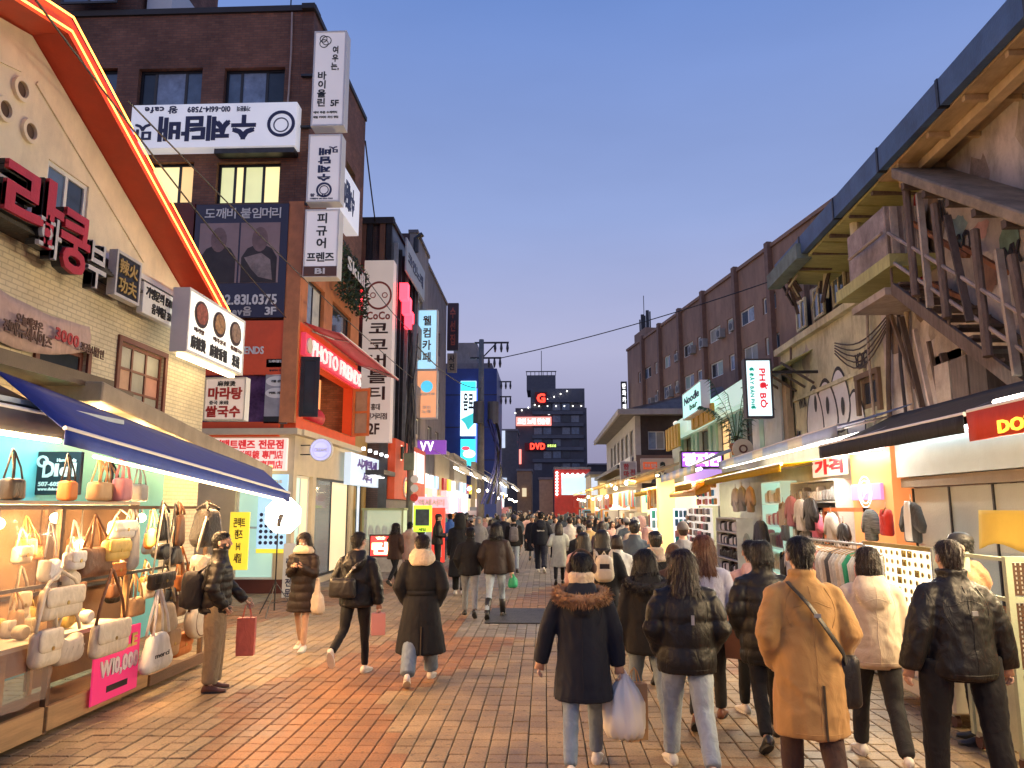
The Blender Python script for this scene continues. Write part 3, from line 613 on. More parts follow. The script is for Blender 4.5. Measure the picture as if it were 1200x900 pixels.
# pillar at the corner + red 2nd floor
po = S.px(338, 300)[0]
S.part('corner_pillar', po, xc-.003, 4.05, S.px(345, 238)[1], .003, .12, BRKP, brick)
b = MB(); S.box(b, S.px(205, 300)[0], S.px(226, 300)[0], 4.1, S.px(345, 238)[1], .003, .08); b.build('side_pillar', M('dark_red_pillar', (.16, .03, .02), .6), brick)
REDP = M('orange_red_cladding', (.75, .09, .022), .5, .12, 2, .1)
b = MB(); r_ = S.rect(205, 377, 338, 440); S.box(b, r_[0], po-.004, r_[2], r_[3], .003, .1); ch = b.build('red_cladding', REDP, brick)
r2 = S.rect(205, 495, 338, 512); S.part('red_cladding', r2[0], po-.004, r2[2], r2[3], .003, .1, REDP, brick)
rw = (S.px(205, 400)[0], po-.004, r2[3]+.002, r_[2]-.002)
wv = S.part('shop_window', *rw, -.06, .012, M('purple_window_reflection', (.10, .05, .13), .15, .6, 2.5, .05, 4), brick)
S.text('FRIENDS', *S.rect(276, 407, 311, 416), .1, WHITE, brick, bold=.02)
# notice board on the window
r_ = S.rect(312, 421, 339, 497); t = sign(S, *r_, .02, .09, M('notice_grey', (.35, .34, .36), .5), 'tall grey notice board with black header hung by red cladding', [('도깨비붙임머리', .1, .935, .9, .98, WHITE), ('붙임머리 전문점', .15, .80, .85, .83, INKBLACK), ('가발 상담', .25, .63, .75, .67, INKBLACK), ('커트 재생', .18, .45, .82, .49, INKBLACK)])
S.part('header', r_[0]+.003, r_[1]-.003, r_[3]-.22, r_[3]-.01, .091, .1, BLACK, t); S.part('footer', r_[0]+.003, r_[1]-.003, r_[2]+.01, r_[2]+.18, .091, .1, BLACK, t)
for k in (.73, .56, .38): S.disc('white_bubble', (r_[0]+r_[1])/2, r_[2]+(r_[3]-r_[2])*(k+.09), .28, .087, .092, WHITE, t, 18, .13)
# upside down lightbox
r_ = S.rect(163, 131, 353, 181)
WLB = E('lightbox_grey_white', (.9, .9, 1), .26, (.75, .75, .78))
t = sign(S, *r_, .05, .42, WLB, 'long white sign hung upside down on brown brick wall', [('수제담배', .24, .14, .83, .72, INKNAVY, dict(bold=.05)), ('가맹문의', .28, .8, .36, .92, INKNAVY), ('010-6614-7589', .40, .8, .66, .93, INKNAVY), ('왕 cafe', .72, .78, .92, .96, INKNAVY, dict(bold=.03)), ('맛', .87, .16, .98, .56, INKNAVY)], rot=180)
uc = r_[1]-.09*(r_[1]-r_[0]); zc_ = (r_[2]+r_[3])/2+.0; S.ring('emblem_ring', uc, zc_, .36, .08, .42, .436, INKNAVY, t); S.ring('emblem_ring', uc, zc_-.03, .2, .03, .42, .432, INKNAVY, t)
S.part('light_shelf', r_[0]+2.2, r_[1]-.05, r_[2]-.14, r_[2]-.01, .02, .35, DKMET, t)
# dark hair shop poster
r_ = S.rect(229, 242, 338, 374)
t = sign(S, *r_, .1, .16, M('poster_navy', (.02, .022, .06), .4, .1), 'dark navy hair shop poster with two photographs and phone number', [('도깨비 붙임머리', .1, .87, .92, .965, WHITE, dict(bold=.01)), ('02.831.0375', .3, .11, .92, .20, WHITE, dict(bold=.025)), ('Pokev음', .28, .015, .66, .095, LW), ('3F', .8, .02, .92, .09, WHITE)])
Wp, Hp = r_[1]-r_[0], r_[3]-r_[2]
for k in (0, 1):
    ua = r_[0]+Wp*(.06+.44*k); pic = S.part('photograph', ua, ua+Wp*.42, r_[2]+Hp*.3, r_[2]+Hp*.83, .161, .17, M('poster_skin_tone', (.32, .22, .21), .5, .15, 1.5), t)
    b = MB(); cx = ua+Wp*.21; zz = r_[2]+Hp*.301   # back view of a head with long hair: shoulders, hair fall
    sh = [(-.19, 0), (.19, 0), (.19, .22), (.13, .30), (.05, .33), (-.05, .33), (-.13, .30), (-.19, .22)]
    b.poly([S.P(cx+Wp*x, zz+Hp*z, .173) for x, z in sh]); b.build('dark_figure', M('poster_dark', (.04, .03, .03), .6, .4, 2), pic)
    b = MB(); sh = [(math.cos(a*.35)*.085, .38+math.sin(a*.35)*.11) for a in range(18)]; b.poly([S.P(cx+Wp*x, zz+Hp*z, .1745) for x, z in sh]); b.build('hair_shape', M('poster_hair', (.2, .12, .11), .5, .4, 3), pic)
    if k == 1:
        b = MB(); sh = [(-.16, .22), (.02, .26), (.12, .2), (.15, .02), (.0, .05), (-.08, .12)]; b.poly([S.P(cx+Wp*x, zz+Hp*z, .1755) for x, z in sh]); b.build('hair_shape', M('poster_hair2', (.26, .2, .18), .5, .5, 4), pic)
# corner blade signs
SIGNG = E('blade_sign_face', (.8, .74, .78), .24, (.66, .6, .6))
Sb = FY(18.2)
r_ = Sb.rect(367, 37, 404, 147); t = sign(Sb, *r_, -.4, 0, SIGNG, 'tall blade sign with handwritten words and flower doodle, topmost at corner', [('여\n우\n는,', .55, .58, .8, .84, INKBLACK, dict(line=.9)), ('바\n이\n올\n린', .15, .2, .42, .57, INKBLACK, dict(line=.9)), ('5F', .58, .2, .84, .265, INKBLACK), ('예약 주문 수제케익', .06, .125, .8, .15, INKBLACK), ('매일 커피와 와인 영업', .06, .075, .84, .1, INKBLACK)], WHITE, group='corner blade signs')
for a_, c_, q_ in ((.28, .92, .1), (.38, .9, .13), (.3, .87, .12)): Sb.ring('flower_doodle', r_[0]+(r_[1]-r_[0])*a_, r_[2]+(r_[3]-r_[2])*c_, q_, .018, .0, .014, INKBLACK, t, 14)
r_ = Sb.rect(361, 158, 399, 236); t = sign(Sb, *r_, -.4, 0, SIGNG, 'blade sign with upside down dark words and round emblem at corner', [('가맹문의 010-6614-7589', .1, .03, .8, .055, INKNAVY), ('왕 cafe', .1, .07, .6, .12, INKNAVY), ('수\n제\n담\n배', .3, .3, .7, .8, INKNAVY, dict(bold=.04, rot=180)), ('맛', .6, .72, .9, .82, INKNAVY, dict(rot=180))], WHITE, group='corner blade signs')
for q_, e_ in ((.2, .05), (.12, .02)): Sb.ring('emblem_ring', r_[0]+(r_[1]-r_[0])*.52, r_[2]+(r_[3]-r_[2])*.17, q_, e_, .0, .014, INKNAVY, t)
r_ = Sb.rect(357, 246, 396, 324); t = sign(Sb, *r_, -.4, 0, SIGNG, 'blade sign with stacked dark words and brown foot, lowest at corner', [('피\n규\n어', .34, .42, .66, .95, INKBLACK, dict(bold=.03)), ('프렌즈', .08, .22, .9, .36, INKBLACK, dict(bold=.02))], WHITE, group='corner blade signs')
W_ = r_[1]-r_[0]; H_ = r_[3]-r_[2]; f_ = Sb.part('foot_panel', r_[0]+.004, r_[1]-.004, r_[2]+.005, r_[2]+H_*.15, .002, .02, INKBROWN, t); Sb.text('B1', r_[0]+W_*.35, r_[0]+W_*.65, r_[2]+.06, r_[2]+H_*.12, .02, WHITE, t)
b = MB()
for z_ in (S.px(365, 150)[1], S.px(365, 240)[1], S.px(360, 90)[1]): Sb.box(b, xc-.25, xc+.06, z_-.03, z_+.03, -.3, -.2)
b.build('sign_bracket', DKMET, brick)
# wrap-round sign along the street face
T2 = FX(xc+.45); r_ = T2.rect(401, 168, 420, 262)
z0_, z1_ = T2.px(410, 262)[1], T2.px(410, 205)[1]
t = sign(T2, T2.px(400, 220)[0], T2.px(422, 220)[0], z0_, z1_, -.4, 0, WLB, 'white upside down cigar sign along the street face of brick building', [('수제담배', .3, .2, .95, .8, INKNAVY, dict(bold=.04))], rot=180)
# hedge box
r_ = T.rect(386, 300, 419, 362)
LEAFD = M('hedge_leaf', (.035, .07, .03), .6, .5, 8, .2)
hb = thing('wall_hedge', T.P((r_[0]+r_[1])/2, r_[2], .3), 'dark green leafy hedge panel with white letters on brick building', 'hedge')
def leafcloud(mb, n, fn, size, rnd):
    for _ in range(n):
        p, nr = fn(rnd); a = rnd.uniform(0, 6.28); s_ = size*rnd.uniform(.6, 1.3)
        d = Vector((math.cos(a), math.sin(a)*.6, math.sin(a))).normalized(); e = d.cross(Vector((rnd.uniform(-1, 1), rnd.uniform(-1, 1), rnd.uniform(-1, 1)))).normalized()
        mb.poly([p-d*s_, p+e*s_*.45, p+d*s_, p-e*s_*.45])
b = MB(); leafcloud(b, 1500, lambda q: (T.P(q.uniform(r_[0], r_[1]), q.uniform(r_[2], r_[3]), .05+q.random()**.5*.35), None), .07, random.Random(4)); o = b.build('foliage', LEAFD, hb); o['kind'] = 'stuff'
T.text('Skull', r_[0]+.3, r_[1]-.8, r_[2]+(r_[3]-r_[2])*.55, r_[2]+(r_[3]-r_[2])*.8, .42, WHITE, hb)
# ---- photo shop on the street face, 2nd floor
PINK = E('photo_shop_pink', (1, .06, .14), .3, (.7, .08, .12)); REDIN = M('shop_red', (.55, .03, .05), .5)
zA, zB = 4.05, 6.6
hph = (19.0, yfar-.55, 4.2, 5.75)
T.wall('wall', 18.5, yfar, 3.9, 6.598, [hph], REDP, brick, .3)
ORIN = E('lit_orange_interior', (1, .38, .13), .8, (.6, .3, .15))
b = MB(); b.poly([T.P(hph[0]-.3, hph[2], -1.1), T.P(hph[1]+.3, hph[2], -1.1), T.P(hph[1]+.3, hph[3]+.3, -1.1), T.P(hph[0]-.3, hph[3]+.3, -1.1)]); b.build('lit_room_wall', ORIN, brick)
b = MB(); b.poly([T.P(hph[0], hph[2]+.004, -1.1), T.P(hph[1], hph[2]+.004, -1.1), T.P(hph[1], hph[2]+.004, 0.05), T.P(hph[0], hph[2]+.004, 0.05)]); b.build('sill_board', M('warm_board', (.6, .42, .25), .5), brick)
t = thing('photo_shop_sign', T.P(20.5, 5.8, .2), 'glowing pink fascia with white PHOTO FRIENDS letters under awning', 'sign')
T.part('panel', 18.6, yfar-.05, 5.78, 6.35, .003, .12, PINK, t); T.text('PHOTO FRIENDS', 19.15, yfar-.1, 5.84, 6.27, .12, E('letters_photo', (1, .95, .95), .42), t, bold=.0, depth=.04)
T.disc('badge', 18.88, 6.06, .2, .12, .16, WHITE, t)
awning('shop_awning', [T.P(18.6, 6.62, .05), T.P(yfar+.3, 6.62, .05)], [T.P(18.75, 6.35, .95), T.P(yfar+.5, 6.2, 1.25)], .05, [fabric('pink_canvas', (.6, .13, .17), .7, .2)], 'pink awning over the photo shop window', sag=.02)
for (u_, ang, pn, fm, nm) in ((18.62, 100, DARKGL, DKMET, 'dark'), (hph[1]-.02, 75, FROST, BRKP, 'orange')):
    cw = Fac(T.P(u_, 0, .02), Vector((math.cos(R(ang)), math.sin(R(ang))*0+.05, 0)) if False else Vector((1, .12 if nm == 'dark' else -.25, 0)), Vector((.1, -1, 0)))
    cw.window((0, .46 if nm == 'dark' else .6, hph[2]+.02, hph[3]-.02), brick, fm, pn, 1, 1 if nm == 'dark' else 2, .09, 0, name='open_casement')
# soft red cushion toy shape in the opening
b = MB(); b.ball(T.P(20.9, hph[2]+.25, -.3), (.3, .5, .28)); b.ball(T.P(20.55, hph[2]+.85, -.5), (.2, .25, .3)); o = b.build('window_cushions', REDIN, None, smooth=True); tag(o, 'round red cushions heaped in the lit photo shop window', 'cushion')
# ---- ground floor of the brick building
g = thing('corner_shop_front', (xc-1.5, 18.4, 0), 'cream corner shop front with glazed doors under the lens sign', 'shop front')
SHOPC = M('shop_cream', (.62, .52, .36), .6, .1); GLOW = E('shop_glow', (1, .8, .46), .48, (.7, .6, .4)); MINTG = E('shop_mint_glow', (.55, .85, .72), .4, (.4, .6, .5))
S.wall('wall', -9.5, xc-.305, 0, 3.9, [(xc-1.4, xc-.4, .3, 2.75)], SHOPC, g, .3)
T.wall('wall', 18.5, yfar, 0, 3.898, [(18.75, 20.1, .25, 2.8), (20.4, yfar-.3, .15, 2.8)], SHOPC, g, .3)
S.window((xc-1.4, xc-.4, .3, 2.75), g, WHITE, MINTG, 1, 2, .06, .1); T.window((18.75, 20.1, .25, 2.8), g, WHITE, [MINTG, GLOW], 2, 1, .06, .1); T.window((20.4, yfar-.3, .15, 2.8), g, DKMET, [glassmat('shop_glass'), GLOW], 2, 1, .06, .1)
S.part('red_skirting', -9.5, xc+.01, .0, .32, .004, .06, M('dark_red_skirting', (.09, .02, .015), .6), g)
S.part('cornice', -9.5, xc+.16, 3.75, 3.89, .004, .35, SHOPC, g); T.part('cornice', 18.5, yfar, 3.75, 3.89, .004, .22, SHOPC, g)
RLET = E('letters_red_lit', (.9, .05, .06), .35, (.5, .03, .03)); LPK = E('lens_panel', (1, .82, .75), .42, (.75, .66, .6))
r_ = S.rect(245, 514, 338, 552); sign(S, *r_, .02, .14, LPK, 'wide pale lens shop sign with three rows of red characters', [('컨택트렌즈 전문점', .08, .66, .96, .95, RLET, dict(bold=.04)), ('隱形眼鏡 專門店', .3, .36, .96, .62, RLET, dict(bold=.03)), ('カラコン 專門店', .3, .06, .96, .31, RLET, dict(bold=.03))])
YEL = E('yellow_panel', (1, .78, .06), .5, (.75, .58, .05))
r_ = S.rect(284, 546, 318, 571); sign(FY(18.2), *FY(18.2).rect(283, 546, 317, 570), -.1, 0, YEL, 'yellow square board with thin outlined letters below lens sign', [('too\ncool', .15, .3, .6, .85, SHOPC)])
r_ = S.rect(303, 556, 337, 643); BPOS = E('blue_poster', (.45, .75, 1), .5, (.35, .55, .75)); t = sign(S, *r_, .02, .06, BPOS, 'pale blue lens poster with rows of small product pictures', [('Lens', .2, .88, .8, .94, WHITE)])
for i in range(5):
    for j in range(6): S.disc('product_dot', r_[0]+(r_[1]-r_[0])*(.14+.18*i), r_[2]+(r_[3]-r_[2])*(.08+.075*j), .045, .06, .068, INKNAVY, t, 8)
S.part('yellow_foot', r_[0], r_[1], r_[2]-.1, r_[2]-.003, .02, .05, YEL, t)
r_ = FY(17.2).rect(268, 600, 291, 668); sign(FY(17.2), *r_, -.05, 0, YEL, 'upright yellow banner with small lines behind the man with backpack', [('콘택트\n렌즈\n1+1\n세일', .2, .12, .8, .9, INKBROWN)])
r_ = FY(17.6).rect(331, 637, 345, 705); sign(FY(17.6), *r_, -.06, 0, WHITE, 'narrow white floor board with stacked characters beside lamp stand', [('렌\n즈\n전\n문', .25, .08, .75, .75, INKNAVY)])
# round purple blade sign
t = thing('round_sign', T.P(19.2, 3.45, 1), 'round lilac blade sign on bracket at the cream corner', 'sign')
Rs = FY(18.9); u_, z_ = Rs.px(376, 527); LIL = E('lilac_face', (.5, .5, 1), .75, (.4, .4, .7)); Rs.disc('panel', u_, z_, .28, -.12, 0, LIL, t, 28); Rs.ring('rim', u_, z_, .29, .03, -.12, .01, WHITE, t); Rs.text('CREAMS', u_-.17, u_+.17, z_-.05, z_+.04, 0, WHITE, t); Rs.ring('inner_rim', u_, z_, .21, .015, 0, .008, WHITE, t)
b = MB(); Rs.box(b, xc, u_-.2, z_+.1, z_+.13, -.08, -.05); Rs.box(b, xc, u_-.2, z_-.13, z_-.1, -.08, -.05); b.build('bracket', DKMET, t)
# ================================================================ left side, further down
def block(name, F, u0, u1, z1, depth, wall, label, holes=(), frame=None, panes=None, cols=2, rows=1, z0=0, cap=None, sidewall=None, inset=.12):
    """a building seen from its street face F: front wall with real openings, both end walls, roof"""
    t = thing(name, F.P((u0+u1)/2, 0, -depth/2), label, 'building')
    F.wall('wall', u0, u1, z0, z1, list(holes), wall, t, .3)
    for a in (u0, u1-.3): F.part('end_wall', a+.002, a+.298, z0, z1-.01, -depth, -.302, sidewall or wall, t)
    F.part('roof', u0+.01, u1-.01, z1-.3, z1-.05, -depth, -.31, M('roof_grey', (.08, .08, .085), .8), t)
    if cap: F.part('parapet_cap', u0-.05, u1+.05, z1+.002, z1+.14, -.36, .07, cap, t)
    for k, h in enumerate(holes): F.window(h, t, frame or DKMET, (panes[k % len(panes)] if panes else DARKGL), cols, rows, .05, inset)
    return t
PKBRK = brickmat('dusty_pink_brick', (.13, .075, .075), (.10, .06, .06), (.06, .05, .05), .2, .07, .4, .4); GREYST = M('grey_stucco', (.22, .2, .21), .8, .15, 2, .2, 60, dirt=.5); GREYS2 = M('warm_grey_stucco', (.3, .27, .26), .8, .12, 2, .2, 60, dirt=.4)
# --- dark glass building with the bubble tea sign
S3 = FY(26.5); x3 = S3.px(460, 300)[0]; T3 = FX(x3); z3 = S3.px(440, 264)[1]
e3 = T3.px(487, 400)[0]
hol = []
for zi in (3.9, 6.6, 9.3):
    for k in range(3): hol.append((26.8+k*(e3-27.0)/3, 26.7+(k+1)*(e3-27.0)/3, zi+.25, zi+2.35))
t3 = block('glass_front_building', T3, 26.5, e3, z3, 9, M('dark_steel_cladding', (.07, .068, .075), .4, .3, metal=.3), 'dark steel and glass building behind the tall bubble tea sign', hol, DKMET, [DARKGL, DUSKGL, DARKGL], 3, 2, cap=MATS['dark_coping'])
S3.wall('south_wall', -14, x3-.305, 0, z3-.02, [], PKBRK, t3, .2)
for k, x in enumerate((427, 434, 449, 457)):
    u_ = S3.px(x, 280)[0]; S3.part('louvre_post', u_-.1, u_+.1, z3-2.3, z3, .004, .14, [M('copper_post', (.18, .085, .05), .5), DKMET][k % 2], t3)
S3.part('louvre_beam', S3.px(425, 264)[0], x3+.05, z3+.002, z3+.24, -.1, .2, M('dark_coping', (0, 0, 0)), t3)
for k in range(7):     # steel fins on the street side
    T3.part('fin', 26.7+k*(e3-26.9)/6.4, 26.78+k*(e3-26.9)/6.4, 3.9, z3-.6, .004, .16, GALV if k % 3 == 0 else DKMET, t3)
Sc = FY(26.1); r_ = Sc.rect(424, 305, 459, 518)
COCOP = E('coco_panel', (.78, .64, .56), .26, (.6, .5, .45)); INKB2 = M('ink_dark_brown', (.06, .025, .02), .5, .1, bump=0); INKRB = M('ink_red_brown', (.38, .08, .06), .5, .1, bump=0)
t = sign(Sc, *r_, -.5, 0, COCOP, 'very tall beige blade sign with ring face emblem and stacked brown words', [('CoCo', .12, .665, .92, .71, INKRB, dict(bold=.03)), ('코\n코\n버\n블\n티', .22, .225, .86, .645, INKB2, dict(bold=.02)), ('홍대', .36, .17, .66, .205, INKB2), ('메인거리점', .02, .12, .9, .155, INKB2), ('2F', .28, .04, .66, .10, INKB2)])
W_ = r_[1]-r_[0]; H_ = r_[3]-r_[2]; cu, cz = r_[0]+.52*W_, r_[2]+.80*H_
Sc.ring('ring_emblem', cu, cz, .44*W_, .06*W_, 0, .015, INKRB, t, 30, .08*H_)
for s_ in (-1, 1): Sc.ring('ring_dot', cu+s_*.2*W_, cz+.01, .1*W_, .03*W_, 0, .015, INKRB, t, 14)
NEONR = E('neon_red', (1, .03, .05), 4)
r2 = S3.rect(419, 322, 425, 366); sign(S3, *r2, .02, .3, NEONR, 'narrow glowing red light box behind bubble tea sign', [])
r2 = T3.rect(461, 352, 470, 378, ); t = thing('red_neon_sign', T3.P((r2[0]+r2[1])/2, r2[2], .3), 'small glowing red neon blocks on dark glass building', 'neon sign')
for k in range(3): T3.part('neon_block', r2[0]+k*.55, r2[0]+.4+k*.55, r2[2]+.7-k*.4, r2[2]+1.3-k*.4, .2, .5, NEONR, t)
r2 = T3.rect(465, 290, 486, 340); u0_, u1_ = r2[0], r2[1]; t = thing('slanted_banner', T3.P(u0_, r2[2], .4), 'long pale blue banner high along the dark glass building', 'banner')
T3.part('panel', u0_, u1_+.5, r2[2]+.2, r2[3]-.2, .3, .36, M('pale_banner', (.42, .48, .55), .6, .1), t); T3.text('코인노래', u0_+.3, u1_, r2[2]+.6, r2[3]-.6, .36, INKNAVY, t)
# --- two grey buildings
e4 = T3.px(503, 400)[0]; S4 = FY(e3+.3); z4 = S4.px(480, 273)[1]; x4 = x3-.1; T4 = FX(x4)
hol = [(e3+1.0+k*2.2, e3+2.3+k*2.2, z_, z_+1.3) for z_ in (4.6, 7.3, 10.0, 12.4) for k in range(max(1, int((e4-e3-1)/2.2)))]
t4 = block('grey_building', T4, e3+.3, e4, z4, 9, GREYS2, 'grey rendered building beside the blue and orange blade sign', [h for h in hol if h[3] < z4-.3], WHITE, [DARKGL, DUSKGL], 2, 1, cap=GREYST, sidewall=PKBRK)
b = MB(); b.tube([Vector((x3+.02, e3-.5, z3+.6)), Vector((x3+.02, e3-.5, z3+1.2)), Vector((x3+.3, e3-.5, z3+1.4))], .12, 8); b.build('vent_pipe', DKMET, t4)
e5 = T3.px(526, 400)[0]; z5 = FY(e4).px(515, 311)[1]
hol = [(e4+1.0+k*2.6, e4+2.3+k*2.6, z_, z_+1.3) for z_ in (4.6, 7.3, 10.0, 12.6) for k in range(max(1, int((e5-e4-1)/2.6)))]
t5 = block('plain_building', FX(x4-.05), e4+.05, e5, z5, 9, GREYST, 'plain grey building with dark end wall further down street', [h for h in hol if h[3] < z5-.4], WHITE, [DARKGL, DUSKGL, DARKGL], 2, 1, cap=GREYST, sidewall=M('dark_brown_render', (.07, .05, .045), .8, .2))
Sw = FY(34.0)
BLUF = E('blade_light_blue', (.42, .78, 1), .6, (.35, .55, .7)); ORGF = E('blade_orange', (1, .42, .2), .5, (.7, .35, .2))
r_ = Sw.rect(488, 363, 512, 433); t = sign(Sw, *r_, -.4, 0, BLUF, 'pale blue upper lightbox of tall blade sign with stacked characters', [('웰\n컴\n카\n페', .3, .12, .72, .9, INKBROWN, dict(bold=.02))], WHITE)
r_ = Sw.rect(488, 434, 512, 490); t = sign(Sw, *r_, -.4, 0, ORGF, 'orange lower lightbox with round blue drop emblem and white lines', [('웰컴카페', .12, .47, .88, .53, WHITE), ('코인\n노래', .3, .1, .7, .26, WHITE)], WHITE)
Sw.disc('drop_emblem', (r_[0]+r_[1])/2, r_[2]+(r_[3]-r_[2])*.66, .27, 0, .012, E('drop_blue', (.1, .6, .9), .6), t)
PURP = E('purple_panel', (.2, .06, .35), .8, (.15, .05, .25)); r_ = Sw.rect(487, 521, 517, 532); sign(Sw, r_[0], r_[1]+.2, r_[2], r_[3]+.2, -.3, 0, PURP, 'small purple sign with white swoosh under the orange lightbox', [('VV', .15, .2, .6, .9, E('letters_white', (1, 1, 1), 1.3))])
Sd = FY(44.0); r_ = Sd.rect(524, 355, 537, 410); sign(Sd, *r_, -.3, 0, M('plum_sign', (.05, .025, .035), .5), 'dark plum vertical sign on the far end of grey building', [('수\n선\n집', .25, .1, .75, .9, INKRB)])
r_ = Sd.rect(524, 414, 535, 436); sign(Sd, *r_, -.3, 0, M('sign_dark_beige', (.3, .24, .2), .5), 'small beige sign with two black syllables below plum sign', [('사\n진', .2, .1, .8, .9, INKBLACK, dict(bold=.03))])
# --- blue building with screens
S6 = FY(56); r_ = S6.rect(517, 432, 582, 585); BLUEW = M('cobalt_cladding', (.02, .045, .22), .45, .15, 1.5, .1)
bl = thing('blue_building', S6.P((r_[0]+r_[1])/2, 0, -3), 'cobalt blue building with two glowing advertising screens', 'building')
S6.part('wall', r_[0]-3, r_[1], 0, r_[3], -7, 0, BLUEW, bl); S6.part('roof_cap', r_[0]-3, r_[1]-.4, r_[3]+.002, r_[3]+.5, -7, -.5, GREYST, bl); S6.part('stair_head', r_[0]+.6, r_[0]+2.4, r_[3]+.5, r_[3]+2.4, -5, -2, GREYS2, bl)
for k in range(4): S6.part('panel_joint', r_[0]-3, r_[1]+.01, 3+k*2.4, 3.06+k*2.4, -.1, .02, DKMET, bl)
SCR = E('screen_cyan', (.05, .75, .85), 1.1); SCW = E('screen_white', (.75, .95, 1), 1.2); LEDB = E('led_blue', (.1, .2, 1), 1.2)
t = thing('advertising_screen', S6.P(*S6.px(549, 510), .2), 'tall glowing cyan and white advertising screen on blue building', 'screen')
q = S6.rect(540, 447, 558, 511); S6.part('screen', q[0], q[1], q[2], q[3], .05, .2, SCW, t); S6.part('top_band', q[0]+.01, q[1]-.01, q[3]-.75, q[3]-.02, .2, .21, SCR, t); S6.text('음료', q[0]+.2, q[1]-.2, q[3]-2.2, q[3]-.9, .2, INKBLACK, t, bold=.03)
b = MB(); b.poly([S6.P(q[0]+(q[1]-q[0])*x, q[2]+(q[3]-q[2])*z, .215) for x, z in ((.02, .3), (.9, .42), (.98, .25), (.5, .1), (.3, .22))]); b.build('splash', E('splash_teal', (.05, .5, .5), .8), t)
t = thing('advertising_screen', S6.P(*S6.px(548, 546), .2), 'small glowing bright cyan screen below the tall screen', 'screen')
q = S6.rect(540, 515, 557, 546); S6.part('screen', *q, .05, .2, SCR, t); S6.disc('cup_picture', (q[0]+q[1])/2+.1, (q[2]+q[3])/2-.1, .45, .2, .215, E('letters_white', (1, 1, 1), 1), t, 16, .3); S6.disc('cup_picture', (q[0]+q[1])/2-.15, (q[2]+q[3])/2+.3, .3, .2, .217, E('cup_red', (.8, .1, .15), .8), t, 12, .15)
b = MB(); b.tube([S6.P(q[1]+.05, 3.5, .1), S6.P(q[1]+.05, r_[3]-1.5, .1)], .07, 6); b.build('led_line', LEDB, bl)
# --- row of ground floor shops on the left between y 24 and 60
GOLDW = M('ochre_shop_wall', (.36, .22, .07), .55, .15); PALEB = E('pale_shop_light', (.75, .85, 1), .5, (.6, .65, .7))
f7 = thing('ochre_shop_front', T.P(24.2, 0, 0), 'ochre shop front with grey glass door and white spot lamps', 'shop front')
F7 = FX(xc-.05); F7.wall('wall', yfar+.02, 26.4, 0, 4.6, [(yfar+.5, 26.1, .1, 3.0)], GOLDW, f7, .3); F7.window((yfar+.5, 26.1, .1, 3.0), f7, DKMET, [E('flower_shop_glow', (.6, .7, .5), .55, (.4, .5, .35)), PALEB], 2, 1, .07, .1)
F7.part('ceiling_slab', yfar+.02, 26.4, 3.05, 3.2, .004, 1.0, DKMET, f7)
SPOT = E('spot_lamp', (.95, .97, 1), 4)
for k in range(4): F7.disc('spot_lamp', yfar+.7+k*.7, 3.02, .1, .3, .6, SPOT, f7, 10, .03)
F8 = FX(xc+.35); q = F8.rect(411, 538, 444, 566); t = sign(F8, q[0], q[1], q[2]-.1, q[3]+.1, -.2, 0, E('pale_blue_sign', (.6, .75, .9), .5, (.5, .6, .7)), 'pale blue lightbox with purple stacked lettering over ochre shop', [('시계액세\n서리', .2, .12, .9, .88, M('ink_violet', (.1, .06, .4), .5, bump=0), dict(bold=.045))])
for k in range(5): F8.disc('spot_lamp', q[0]+.3+k*(q[1]-q[0]-.5)/4, q[3]+.22, .05, .25, .34, SPOT, t, 10, .05)
# neon taro sign
Sn = FY(27.6); r_ = Sn.rect(435, 523, 472, 538); GRN = E('neon_green', (.05, .95, .5), 2.2); t = sign(Sn, *r_, -.2, 0, M('neon_backing', (.04, .09, .07), .5), 'dark neon sign with glowing green words and dotted border', [('타로', .04, .1, .6, .92, GRN, dict(bold=.045)), ('大', .64, .12, .92, .9, E('neon_peach', (1, .5, .35), 2), dict(bold=.03))])
for k in range(12):
    for z_ in (r_[2]-.03, r_[3]+.02): Sn.disc('border_bulb', r_[0]+(r_[1]-r_[0])*(k+.5)/12, z_, .025, -.02, .02, GRN if k < 7 else E('neon_peach', (1, .5, .35), 2), t, 6)
# red shop block with round emblem
F9 = FX(x3+.25); t = thing('red_shop_front', (x3+.1, 29, 0), 'red shop front with white pictures and a round gear emblem', 'shop front')
F9.wall('wall', 26.6, 33.5, 2.3, 4.4, [], REDP, t, .3)
q = (27.3, 29.6, 3.05, 4.15); F9.part('picture_panel', 29.0, 30.6, 3.1, 4.2, .004, .06, E('white_sign_panel', (1, .9, .88), .5), t); F9.part('picture_panel', 31.0, 32.8, 3.0, 4.2, .004, .06, E('white_sign_panel', (1, .9, .88), .5), t)
F9.ring('gear_emblem', 28.6, 2.75, .38, .1, .004, .05, WHITE, t, 12); F9.disc('gear_core', 28.6, 2.75, .22, .004, .06, E('orange_disc', (1, .45, .1), 1.2), t, 16)
for k in range(3): F9.part('shop_window', 26.8+k*2.2, 28.8+k*2.2, .2, 2.2, -.4, -.3, [PALEB, GLOW, PALEB][k], t)
